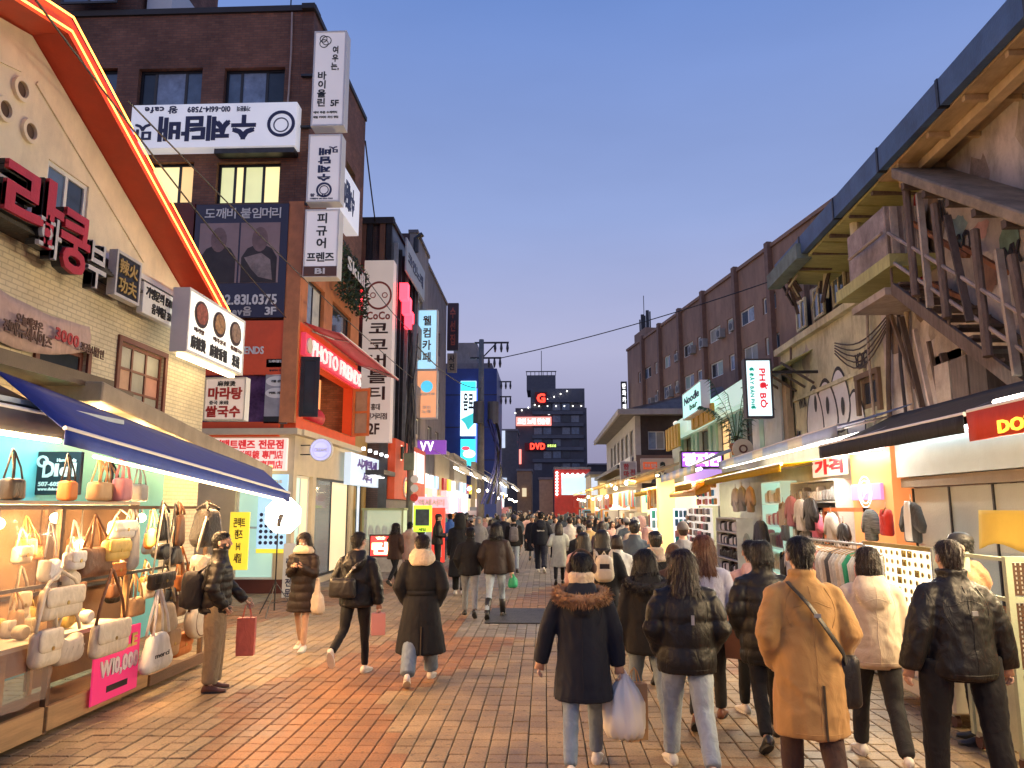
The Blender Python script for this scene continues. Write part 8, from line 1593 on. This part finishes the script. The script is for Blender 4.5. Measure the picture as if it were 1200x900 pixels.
JBLU = fabric('denim_blue', (.16, .21, .27), .85, .35, .1, 14); JLT = fabric('denim_light', (.30, .36, .42), .85, .35, .1, 14); JGRY = fabric('denim_grey', (.21, .23, .26), .85, .35, .1, 14); TBLK = fabric('trouser_black', (.009, .009, .011), .85, .3, .02, 12); TKHA = fabric('trouser_khaki', (.25, .19, .11), .85, .5, .1, 14); TBRN = fabric('trouser_brown', (.055, .03, .024), .8, .35, .1, 12); TCHA = fabric('trouser_charcoal', (.026, .026, .028), .85, .3, .02, 12); TNAV = fabric('trouser_navy', (.015, .018, .035), .8, .35, .1, 12); TSKN = fabric('stocking_beige', (.5, .3, .2), .6, .05, .1, 14)
HBLK = hairmat('hair_black', (.007, .006, .006)); HBRN = hairmat('hair_dark_brown', (.016, .009, .007)); HAUB = hairmat('hair_auburn', (.085, .03, .014))
SWHT = M('shoe_white', (.62, .58, .52), .5, .1); SBLK = M('shoe_black', (.02, .02, .02), .4, .2); SBRN = M('shoe_brown', (.13, .05, .03), .45, .2); LIGHTSH = (SWHT,)
MWHT = M('mask_white', (.7, .7, .7), .7, .05); MBLK = M('mask_black', (.02, .02, .02), .7, .05); FLC = fabric('fleece_cream', (.62, .48, .32), .95, .7, .4, 26); FURB = M('fur_brown', (.34, .19, .09), .9, .6, 9, 0); FURK = M('fur_black', (.016, .014, .014), .8, .5, 9, 0)
LEGS = []
def at(u, Y): p = ony(u, 640, Y); return (p.x, Y)
def hh(v, Y): return 2-(v-595)*Y/901+.03
def backframe(pos, yaw): a = R(yaw); return Fac((pos[0], pos[1], 0), (math.cos(a), math.sin(a), 0), (math.sin(a), -math.cos(a), 0))
def carrier(p, w, h, d, mat, label, kind='paper', yaw=0, drop=.12, cat='bag', group=None, mat2=None):
    """bag hanging from a hand at p"""
    F = backframe((p.x, p.y), yaw); z1 = p.z-drop; t = thing('carried_bag', F.P(0, z1-h, 0), label, cat, group); b = MB()
    if kind == 'paper':
        b.rings([[F.P(sx_*w/2*f, z_, sy_*d/2*f) for sx_, sy_ in ((-1, -1), (1, -1), (1, 1), (-1, 1))] for z_, f in ((z1-h, .98), (z1-h*.5, 1.03), (z1, 1))]); b.build('body', mat, t, bevel=.004, fix=True)
        for s_ in (-1, 1): b = MB(); b.tube([F.P(-w*.25, z1-.02, s_*d*.4), F.P(-w*.12, p.z-.03, s_*.01), F.P(0, p.z-.005, 0), F.P(w*.12, p.z-.03, s_*.01), F.P(w*.25, z1-.02, s_*d*.4)], .005, 5); b.build('handle', mat2 or mat, t)
    else:
        n = 40; rg = []
        for z_, f in ((z1-h, .55), (z1-h*.95, .85), (z1-h*.84, 1.0), (z1-h*.7, 1.05), (z1-h*.55, 1.03), (z1-h*.4, 1.0), (z1-h*.27, .88), (z1-h*.15, .72), (z1, .4), (p.z-.02, .12)):
            rg.append([F.P(w/2*f*math.cos(6.283*j/n)*q_, z_+.012*math.sin(j*1.9), d/2*f*math.sin(6.283*j/n)*q_) for j in range(n) for q_ in (1+.2*noise.noise(Vector((j*.55, z_*5, p.x)))+.16*noise.noise(Vector((j*.8, z_*12, p.x+4))),)])
        b.rings(rg); b.build('body', mat, t, smooth=True)
        for s_ in (-1, 1): b = MB(); b.tube([F.P(s_*w*.16, z1-.03, 0), F.P(s_*w*.1, p.z-.04, .01), F.P(0, p.z, 0)], [.014, .01, .012], 6); b.build('handle', mat, t)
    return t
def backpack(pos, yaw, s, mat, label, w=.28, h=.4, d=.15, n=.22, z=1.0, patch=None, strapm=None, off=0):
    F = backframe(pos, yaw); t = thing('backpack', F.P(off, z*s, n), label, 'backpack'); b = MB(); pillow(b, F, rrect(w, h, .09, .86), off, z*s, n, d*1.3); b.build('body', mat, t, smooth=True, fix=True)
    b = MB(); pillow(b, F, rrect(w*.8, h*.42, .05, .95), off, z*s+.03, n+d*.55, .07); b.build('front_pocket', mat, t, smooth=True, fix=True)
    if patch: F.part('label_patch', off-w*.24, off+w*.24, z*s+h*.5, z*s+h*.68, n+d*.6, n+d*.68, patch, t)
    for s_ in (-1, 1):
        b = MB(); b.tube([F.P(off+s_*w*.3, z*s+h*.2, n-.06), F.P(off+s_*w*.42, z*s+h*.7, n-.12), F.P(off+s_*w*.4, z*s+h+.06, n-.16), F.P(off+s_*w*.3, z*s+h-.02, n-.05)], [(.02, .008)]*4, 6); b.build('strap', strapm or mat, t)
    b = MB(); b.tube([F.P(off-.03, z*s+h-.01, n), F.P(off, z*s+h+.04, n), F.P(off+.03, z*s+h-.01, n)], .008, 5); b.build('grab_loop', strapm or mat, t)
    return t
def crossbag(pos, yaw, s, mat, label, p_sh, p_hip, w, h, d, side=1, nback=.17, buckle=True, size=None):
    F = backframe(pos, yaw); t = thing('shoulder_bag', F.P(p_hip[0], p_hip[1]*s, nback), label, 'bag'); b = MB(); pillow(b, F, rrect(w, h, .04, .95), p_hip[0], p_hip[1]*s-h*.8, p_hip[2], d); b.build('body', mat, t, smooth=True, fix=True)
    b = MB(); q = [F.P(p_sh[0], p_sh[1]*s, p_sh[2]), F.P(p_sh[0]*.75+p_hip[0]*.25, (p_sh[1]*.75+p_hip[1]*.25)*s, nback), F.P((p_sh[0]+p_hip[0])/2, (p_sh[1]+p_hip[1])/2*s, nback+.012), F.P(p_sh[0]*.2+p_hip[0]*.8, (p_sh[1]*.2+p_hip[1]*.8)*s, nback+.005), F.P(p_hip[0], p_hip[1]*s, p_hip[2])]
    b.tube(q, [(.024, .006)]*5, 8); b.build('strap', mat, t, smooth=True)
    if buckle: p = (q[1]+q[2])/2; b = MB(); b.box(p.x-.022, p.x+.022, p.y-.016, p.y-.006, p.z-.012, p.z+.012); b.build('buckle', GALV, t)
    return t
def front_tube(): pass
# P1 man with backpack and coral bag
pos = at(258, 8.8); H_ = hh(628, 8.8); t, tf_, J_ = person(pos, H_, -68, 'man in black padded jacket and khaki cargo trousers beside the bag stall', (CBLK2, .82, .045, .0, dict(collar=.07, quilt=.09)), (TKHA, 1.5), (HBLK, 'short'), ('fwd', 'pocket'), 'stand', SBRN, mask=MBLK, seed=1, headturn=-12)
backpack(pos, -68, H_/1.7, fabric('backpack_black', (.02, .018, .018), .7, .5, .1, 10), 'black backpack on the man in khaki trousers', .3, .42, .18, .26, .88)
F_ = backframe(pos, -68); p = F_.P(.28, .82, -.05); carrier(J_['wr', 0]+Vector((.05, 0, -.05)), .2, .42, .12, fabric('coral_shopper', (.6, .14, .09), .7, .4), 'coral red shopping bag held by man in khaki trousers', 'paper', 12, .16)
for k in (-1, 1):
    F2 = F_; u_, z_ = k*.17, .52
# P2 woman with phone
pos = at(357, 11.3); H_ = hh(627, 11.3); t, tf_, J_ = person(pos, H_, 172, 'woman in dark brown padded coat looking down at her phone', (CDBR, .55, .03, .05, dict(collar=.05, quilt=.12, hood=1)), (TSKN, .78), (HBRN, 'long', .26), ('phone', 'phone'), 'small', SWHT, mask=MWHT, seed=2, headtilt=-16)
m_ = (J_['wr', 0]+J_['wr', 1])/2+Vector((0, -.06, .07)); b = MB(); b.box(m_.x-.036, m_.x+.036, m_.y-.01, m_.y, m_.z-.06, m_.z+.08); ph = b.build('phone', M('phone_black', (.02, .02, .025), .2), None, bevel=.004); tag(ph, 'dark phone held up by woman in brown padded coat', 'phone')
b = MB(); sc = []
for z_, r_ in ((1.40, .15), (1.44, .16), (1.49, .13), (1.52, .1)): sc.append([tf_((r_*math.cos(j*.3927), .02+r_*.85*math.sin(j*.3927), z_)) for j in range(16)])
b.rings(sc); b.build('scarf', FLC, t, smooth=True)
carrier(J_['el', 0]+Vector((.05, -.02, -.04)), .22, .3, .12, fabric('pale_tote', (.55, .46, .36), .8, .4), 'pale soft bag over the arm of woman with phone', 'soft', 172, .2)
# P3 woman, black jacket, bag, pink paper bag
pos = at(420, 9.74); H_ = hh(627, 9.74); t, tf_, J_ = person(pos, H_, -6, 'woman in glossy black jacket and slim black trousers walking', (CBLK2, .8, .05, .0, dict(collar=.03, wr=.02, hood=1)), (TBLK, .86), (HBLK, 'short'), ('bent', 'carry'), 'kickL', SWHT, seed=3, headturn=-20)
crossbag(pos, -6, H_/1.7, LEK, 'black leather bag slung behind the woman in glossy jacket', (.12, 1.4, .1), (-.1, 1.12, .24), .34, .24, .12, nback=.23)
carrier(J_['wr', 1]+Vector((.0, 0, -.08)), .17, .26, .09, M('pink_paper', (.6, .27, .25), .7, .06), 'pink paper bag carried by woman in glossy black jacket', 'paper', 14, .05)
# P4 long black coat
pos = at(495, 9.3); H_ = hh(627, 9.3); t, tf_, J_ = person(pos, H_, 2, 'person in long black belted coat with cream fleece hood', (CBLK, .36, .055, .09, dict(belt=CBLK, cinch=1, fleece=(FLC, .02, .06), vent=1)), (JBLU, 1.45), (HBRN, 'short'), ('pocket', 'pocket'), 'walkR', SWHT, seed=4)
# P5/P6 couple
pos = at(551, 14.8); person(pos, hh(618, 14.8), 4, 'man in black padded jacket and grey jeans walking arm in arm', (CBLK, .80, .06, 0, dict(collar=.05)), (JGRY, .95), (HBLK, 'short'), ('pocket', 'pocket'), 'walkL', SBLK, seed=5)
pos = at(581, 14.6); t, tf_, J_ = person(pos, hh(613, 14.6), -4, 'woman in plum black jacket, pale jeans and tall black boots', (CDBR, .80, .06, 0, dict(collar=.04)), (JLT, .85), (HBLK, 'mid', .2), ('pocket', 'carry'), 'walkR', SBLK, shoe_z=.6, seed=6)
carrier(J_['wr', 1]+Vector((.03, 0, -.05)), .16, .2, .12, fabric('green_bag', (.02, .3, .14), .5, .5), 'small green plastic bag carried by woman in boots', 'soft', 0, .05)
# P7..P12
pos = at(539, 18.4); person(pos, hh(604, 18.4), 0, 'person in long black hooded coat beyond the arm in arm couple', (CBLK, .38, .05, .04, dict(hoodup=1)), (TBLK, 1.2), None, ('down', 'pocket'), 'small', SWHT, seed=7)
pos = at(513, 24.5); person(pos, hh(604, 24.5), -85, 'man in black cap and jacket facing the street beside red banner', (CBLK2, .8, .04, 0, dict(collar=.05)), (TBLK, 1.1), (HBLK, 'short', 0, ('cap', BLACK)), ('bent', 'front'), 'stand', SBLK, seed=8)
pos = at(527, 29); person(pos, hh(602, 29), 30, 'person in bright blue jacket and jeans beside the red banner', (CBLU, .78, .05, 0, dict(collar=.05)), (JBLU, 1.0), (HBLK, 'short'), ('pocket', 'down'), 'walkL', SWHT, seed=9)
pos = at(463, 20.6); person(pos, hh(613, 20.6), -25, 'woman in loose brown coat and black trousers before red floor sign', (CBRN, .72, .05, .02, dict()), (TBLK, .95), (HBRN, 'mid', .2), ('pocket', 'pocket'), 'walkL', SBLK, seed=10)
pos = at(480, 22); person(pos, hh(613, 22), -10, 'person in beige hooded coat beside the cable wound pole', (CBEI, .6, .05, .02, dict(hood=1)), (TCHA, 1.0), (HBLK, 'short'), ('down', 'pocket'), 'small', SWHT, seed=11)
pos = at(602, 24.7); person(pos, hh(605, 24.7), 3, 'person in black jacket with grey backpack and pale jeans', (CBLK, .78, .05, 0, dict()), (JLT, 1.05), (HBLK, 'short', 0, ('beanie', fabric('beanie_navy', (.02, .025, .05), .9, .3))), ('down', 'down'), 'small', SBLK, seed=12); backpack(pos, 3, 1, fabric('backpack_grey', (.13, .12, .13), .8, .4), 'grey backpack on the walker in pale jeans', .3, .46, .14, .22, .95)
pos = at(634, 24.7); t, tf_, J_ = person(pos, hh(600, 24.7), -2, 'walker in black hooded top with white lettering across shoulders', (CNAVY, .78, .06, 0, dict(hood=1)), (TNAV, 1.35), (HBLK, 'short'), ('down', 'bent'), 'walkL', SWHT, seed=13); F_ = backframe(pos, -2); F_.text('TEAM KOR', -.12, .12, 1.27, 1.31, .205, WHITE, t)
# P13 fur hood parka
pos = at(681, 6.3); H_ = hh(648, 6.3); t, tf_, J_ = person(pos, H_, -3, 'woman in long navy parka with brown fur hood and ear muffs', (CNAVY, .58, .045, .04, dict(hood=1, fur=(FURB, 5200), fleece=(FLC, -.03, .075), wr=.012)), (JBLU, .95), (HBLK, 'short', 0, ('earmuff', fabric('muff_brown', (.08, .045, .03), .9, .4))), ('wide', 'carry'), 'walkR', SWHT, seed=14, voxel=.014)
w_ = J_['wr', 1]; carrier(w_+Vector((.04, .02, -.06)), .3, .42, .22, glassmat('white_plastic_bag', (.8, .75, .66), .95, .35), 'white plastic bag carried by woman in the fur hood parka', 'soft', 0, .08)
carrier(w_+Vector((.13, .1, -.05)), .18, .42, .1, M('kraft_paper', (.48, .28, .12), .75, .12, 5), 'tan kraft paper bag behind the white plastic bag', 'paper', 20, .12)
# P14 black fur coat
pos = at(756, 7.4); H_ = hh(643, 7.4); t, tf_, J_ = person(pos, H_, 4, 'woman in short black fur collared coat and blue jeans', (CBLK, .74, .05, .0, dict(hood=1, fur=(FURK, 4200))), (JBLU, .98), (HBLK, 'mid', .14), ('down', 'bent'), 'walkL', SBLK, seed=15)
b = MB(); p = tf_((.03, -.2, 1.12)); n_ = 5
b.poly([p+Vector((.05*math.cos(R(90+36*i))*(1 if i % 2 == 0 else .45), -.01, .05*math.sin(R(90+36*i))*(1 if i % 2 == 0 else .45))) for i in range(10)]); b.build('star_patch', M('star_pink', (.6, .35, .28), .6), t)
# P15 long hair, padded jacket
pos = at(800, 6.3); H_ = hh(643, 6.3); t, tf_, J_ = person(pos, H_, 0, 'woman with long dark hair in black padded jacket and pale jeans', (CBLK2, .78, .075, 0, dict(collar=.06, quilt=.19, tag=GALV)), (JLT, 1.12), (HBRN, 'long', .36), ('pocket', 'pocket'), 'walkL', SWHT, seed=16, voxel=.014)
# P16 lilac top, auburn hair
pos = at(824, 7.7); H_ = hh(627, 7.7); t, tf_, J_ = person(pos, H_, -14, 'woman with long auburn hair in lilac top beside padded jacket', (CLIL, .9, .02, 0, dict()), (TCHA, .95), (HAUB, 'long', .34), ('down', 'carry'), 'walkR', SBRN, seed=17)
p = J_['el', 1]+Vector((.04, -.02, -.02)); carrier(p, .26, .32, .12, M('brown_leather_tote', (.2, .075, .035), .5, .15), 'brown leather tote on the arm of auburn haired woman', 'paper', -30, .16)
# P17 tan coat
pos = at(938, 5.46); H_ = hh(634, 5.46); t, tf_, J_ = person(pos, H_, 0, 'man in long tan coat with black strap across his back', (CTAN, .50, .045, .03, dict(collar=.045, vent=1, wr=.016)), (TBRN, 1.1), (HBLK, 'short'), ('pocket', 'pocket'), 'small', SBRN, seed=18, voxel=.013, build_=1.05)
crossbag(pos, 0, H_/1.7, LEK, 'black cross body bag worn over the tan coat', (-.12, 1.43, .06), (.24, .92, .06), .16, .34, .09, nback=.195)
# P18 cream hoodie
pos = at(1016, 6.6); H_ = hh(640, 6.6); t, tf_, J_ = person(pos, H_, -10, 'person in cream hooded fleece jacket and charcoal trousers', (CWHT, .78, .055, 0, dict(hood=1, wr=.018, hemband=CWHT)), (TCHA, 1.05), (HBRN, 'bob'), ('front', 'front'), 'walkL', SWHT, seed=19, headturn=-8)
# P19 black jacket, wide stance
pos = at(1112, 5.8); H_ = hh(638, 5.8); t, tf_, J_ = person(pos, H_, 4, 'broad man in black bomber jacket and loose black trousers', (CBLK2, .80, .075, 0, dict(collar=.05, hemband=CBLK, wr=.022)), (TBLK, 1.3), (HBRN, 'short'), ('wide', 'wide'), 'wide', SBLK, seed=20, spread=1.8, build_=1.06, voxel=.013)
F_ = backframe(pos, 4); F_.part('back_logo', -.02, .02, 1.27, 1.3, .225, .24, GALV, t)
# P20 pair behind the tan coat
pos = at(892, 7.1); person(pos, hh(633, 7.1), -5, 'person with dark hair in black padded coat beside tan coat man', (CBLK2, .68, .06, 0, dict(quilt=.13, collar=.05)), (TBLK, .95), (HBLK, 'bob'), ('pocket', 'pocket'), 'walkR', SBLK, seed=21)
pos = at(880, 8.0); person(pos, hh(636, 8.0), 5, 'person in rose jacket with dark vest before the shoe shelf', (CPIN, .8, .05, 0, dict(hood=1)), (TBLK, .95), (HBLK, 'short'), ('down', 'pocket'), 'small', SWHT, seed=22)
# P21 shopkeeper
pos = at(1127, 7.2); person(pos, hh(630, 7.2), 75, 'masked stallholder in tan jacket behind the white cart', (fabric('jacket_tan_nylon', (.36, .19, .1), .5, .5), .8, .05, 0, dict(hood=1)), (TBLK, 1), (HBLK, 'short', 0, ('cap', BLACK)), ('front', 'front'), 'stand', SBLK, mask=M('mask_rose', (.55, .35, .28), .7), seed=23)
# middle distance group
MID = [(706, 10.8, 1.72, 0, 'woman in black coat wearing a small cream backpack', (CBLK, .7, .05, .01, {}), (TBLK, 1), (HBLK, 'long', .25), ('pocket', 'pocket'), SBLK),
       (684, 11.6, 1.66, 3, 'woman with long black hair and rose sleeves beside cream backpack', (CPIN, .75, .05, 0, {}), (TCHA, 1), (HBLK, 'long', .3), ('down', 'pocket'), SBLK),
       (723, 12.0, 1.58, -3, 'short haired person in ivory vest with lime collar', (CIVO, .76, .05, 0, dict(collar=.03)), (TCHA, 1), (HBRN, 'bob'), ('down', 'down'), SWHT),
       (744, 12.6, 1.82, -8, 'tall person in slate jacket holding up a phone', (CSLATE, .78, .05, 0, dict(collar=.04)), (TBLK, 1), (HBLK, 'short'), ('down', 'phone'), SBLK),
       (768, 9.6, 1.74, 2, 'man in black jacket with cream collar ahead of fur coat woman', (CBLK, .72, .06, 0, dict(fleece=(FLC, -.03, .03))), (TBLK, 1), (HBLK, 'short'), ('pocket', 'pocket'), SBLK),
       (801, 12.5, 1.75, 0, 'person with grey beanie walking near the sock boards', (CGRY, .7, .05, 0, {}), (TBLK, 1), (HBRN, 'short', 0, ('beanie', fabric('beanie_grey', (.12, .11, .11), .9, .3))), ('pocket', 'pocket'), SBLK),
       (789, 9.2, 1.58, 5, 'person with brown beret between cream collar and auburn hair', (CBRN, .7, .05, 0, {}), (TBLK, 1), (HBRN, 'bob', 0, ('beanie', fabric('beret_brown', (.06, .03, .02), .9, .3))), ('pocket', 'pocket'), SBLK),
       (655, 21, 1.62, 0, 'woman in pale mint long coat and black boots', (fabric('coat_pale_mint', (.45, .48, .42), .85, .3), .5, .04, .04, {}), (TBLK, .9), (HBRN, 'long', .3), ('bent', 'bent'), SBLK),
       (668, 23, 1.72, 0, 'man in pale grey jacket walking beside the mint coat', (fabric('jacket_pale_grey', (.5, .47, .42), .85, .3), .75, .06, 0, dict(collar=.04)), (TCHA, 1), (HBRN, 'short'), ('pocket', 'pocket'), SBLK),
       (680, 17, 1.62, 4, 'person in black jacket with orange collar and dark cap', (CBLK, .75, .05, 0, dict(fleece=(CORG, -.04, .04))), (TBLK, 1), (HBLK, 'short'), ('down', 'down'), SBLK),
       (691, 20, 1.7, -4, 'person in mustard jacket among the crowd', (fabric('jacket_mustard', (.5, .33, .13), .8, .3), .75, .05, 0, {}), (TCHA, 1), (HBRN, 'short'), ('down', 'down'), SBLK),
       (706, 18, 1.68, 2, 'woman with long dark hair in plum jacket ahead of backpack', (fabric('jacket_plum', (.05, .025, .04), .8, .3), .72, .05, 0, {}), (TBLK, 1), (HBRN, 'long', .35), ('down', 'down'), SBLK)]
for k, (u, Y, H_, yw, lab, ct_, lg_, hr_, ar_, sh_) in enumerate(MID):
    pos = at(u, Y); person(pos, H_, yw, lab, ct_, lg_, hr_, ar_, ['walkL', 'walkR', 'small'][k % 3], sh_, seed=40+k, voxel=.02)
    if k == 0: backpack(pos, yw, 1, fabric('backpack_cream', (.55, .48, .36), .6, .3), 'small cream backpack with black label on dark coat', .27, .36, .13, .24, 1.02, LEK)
# ---- crowd further off: a few figures built once, then copied as individuals
TPL = []
for k, (ct_, lg_, hr_, ar_, wk, sh_) in enumerate(((('c', .76, .055, 0, dict(collar=.04)), 1.0, (HBLK, 'short'), ('pocket', 'pocket'), 'walkL', SBLK), (('c', .5, .045, .04, dict(hood=1)), 1.1, (HBRN, 'long', .25), ('down', 'pocket'), 'walkR', SWHT), (('c', .78, .06, 0, dict(hood=1)), 1.2, (HBLK, 'bob'), ('down', 'bent'), 'small', SBLK), (('c', .4, .05, .05, dict()), .9, (HBLK, 'short', 0, ('beanie', CGRY)), ('pocket', 'down'), 'walkL', SBLK), (('c', .72, .05, 0, dict(hoodup=1)), 1.0, None, ('pocket', 'pocket'), 'walkR', SWHT))):
    t, _, _ = person((k*2-60, -40), 1.68, 0, 'walker in the far crowd', (CBLK, *ct_[1:]), (TBLK, lg_), hr_, ar_, wk, sh_, seed=70+k, voxel=.028, far=True); TPL.append(t)
def crowd():
    rr = random.Random(77); CM = [('black', CBLK), ('navy', CNAVY), ('brown', CBRN), ('grey', CGRY), ('beige', CBEI), ('dark brown', CDBR), ('slate', CSLATE), ('black', CBLK2), ('rose', CPIN), ('cream', CWHT)]; LM = [('black trousers', TBLK), ('jeans', JBLU), ('pale jeans', JLT), ('charcoal trousers', TCHA)]
    spots = [(490, 33), (500, 38), (545, 27), (552, 30), (561, 26), (568, 33), (575, 28), (583, 36), (590, 30), (597, 42), (606, 34), (612, 48), (618, 37), (624, 30), (630, 44), (640, 33), (646, 40), (651, 30), (660, 46), (664, 34), (673, 40), (679, 29), (686, 36), (694, 31), (700, 26), (711, 30), (718, 25), (728, 28), (735, 22), (752, 20), (556, 44), (571, 50), (603, 60), (621, 62), (637, 56), (655, 58), (669, 52), (588, 70), (611, 75), (632, 72), (648, 66), (577, 60), (547, 40), (745, 17), (760, 15.5), (508, 44), (518, 50), (534, 36), (556, 38), (564, 56), (581, 46), (594, 52), (600, 36), (608, 66), (616, 54), (627, 50), (643, 50), (658, 38), (666, 60), (676, 46), (683, 54), (690, 42), (698, 37), (714, 35), (724, 33), (731, 25), (739, 27)]
    what = ['by white awnings', 'in mid street', 'by beige awnings']
    for k, (u, Y) in enumerate(spots):
        src = TPL[k % 5]; r = src.copy(); COL.objects.link(r); x, _ = at(u, Y); toward = rr.random() < .38
        r.location = (x, Y, 0); r.rotation_euler = (0, 0, R(180 if toward else 0)+rr.uniform(-.4, .4)); sc_ = rr.uniform(.94, 1.07); r.scale = (sc_, sc_, sc_)
        cn, cm = CM[rr.randrange(len(CM))]; ln_, lm = LM[rr.randrange(4)]
        style = ['short jacket', 'long coat', 'hooded jacket', 'long coat with knitted hat', 'jacket with hood up'][k % 5]
        r['label'] = '%s walker in %s %s and %s %s' % ('oncoming' if toward else 'departing', cn, style, ln_, what[0 if x < -1.2 else (1 if x < 1.2 else 2)]); r['group'] = 'far crowd in the street'
        for ch in src.children:
            c = ch.copy(); COL.objects.link(c); c.parent = r; c.matrix_parent_inverse = Matrix.Translation(-Vector(src.location))
            nm = ch.name.split('.')[0]
            if nm in ('coat', 'trousers'):
                c.material_slots[0].link = 'OBJECT'; c.material_slots[0].material = cm if nm == 'coat' else lm
            for g_ in ch.children:
                d = g_.copy(); COL.objects.link(d); d.parent = c
    for t in TPL:
        for ch in list(t.children):
            for g_ in list(ch.children): bpy.data.objects.remove(g_)
            bpy.data.objects.remove(ch)
        bpy.data.objects.remove(t)
bake_head(HF)
flush_soft()
flush_seams()
flush_wisps()
crowd()
flush_lettering()
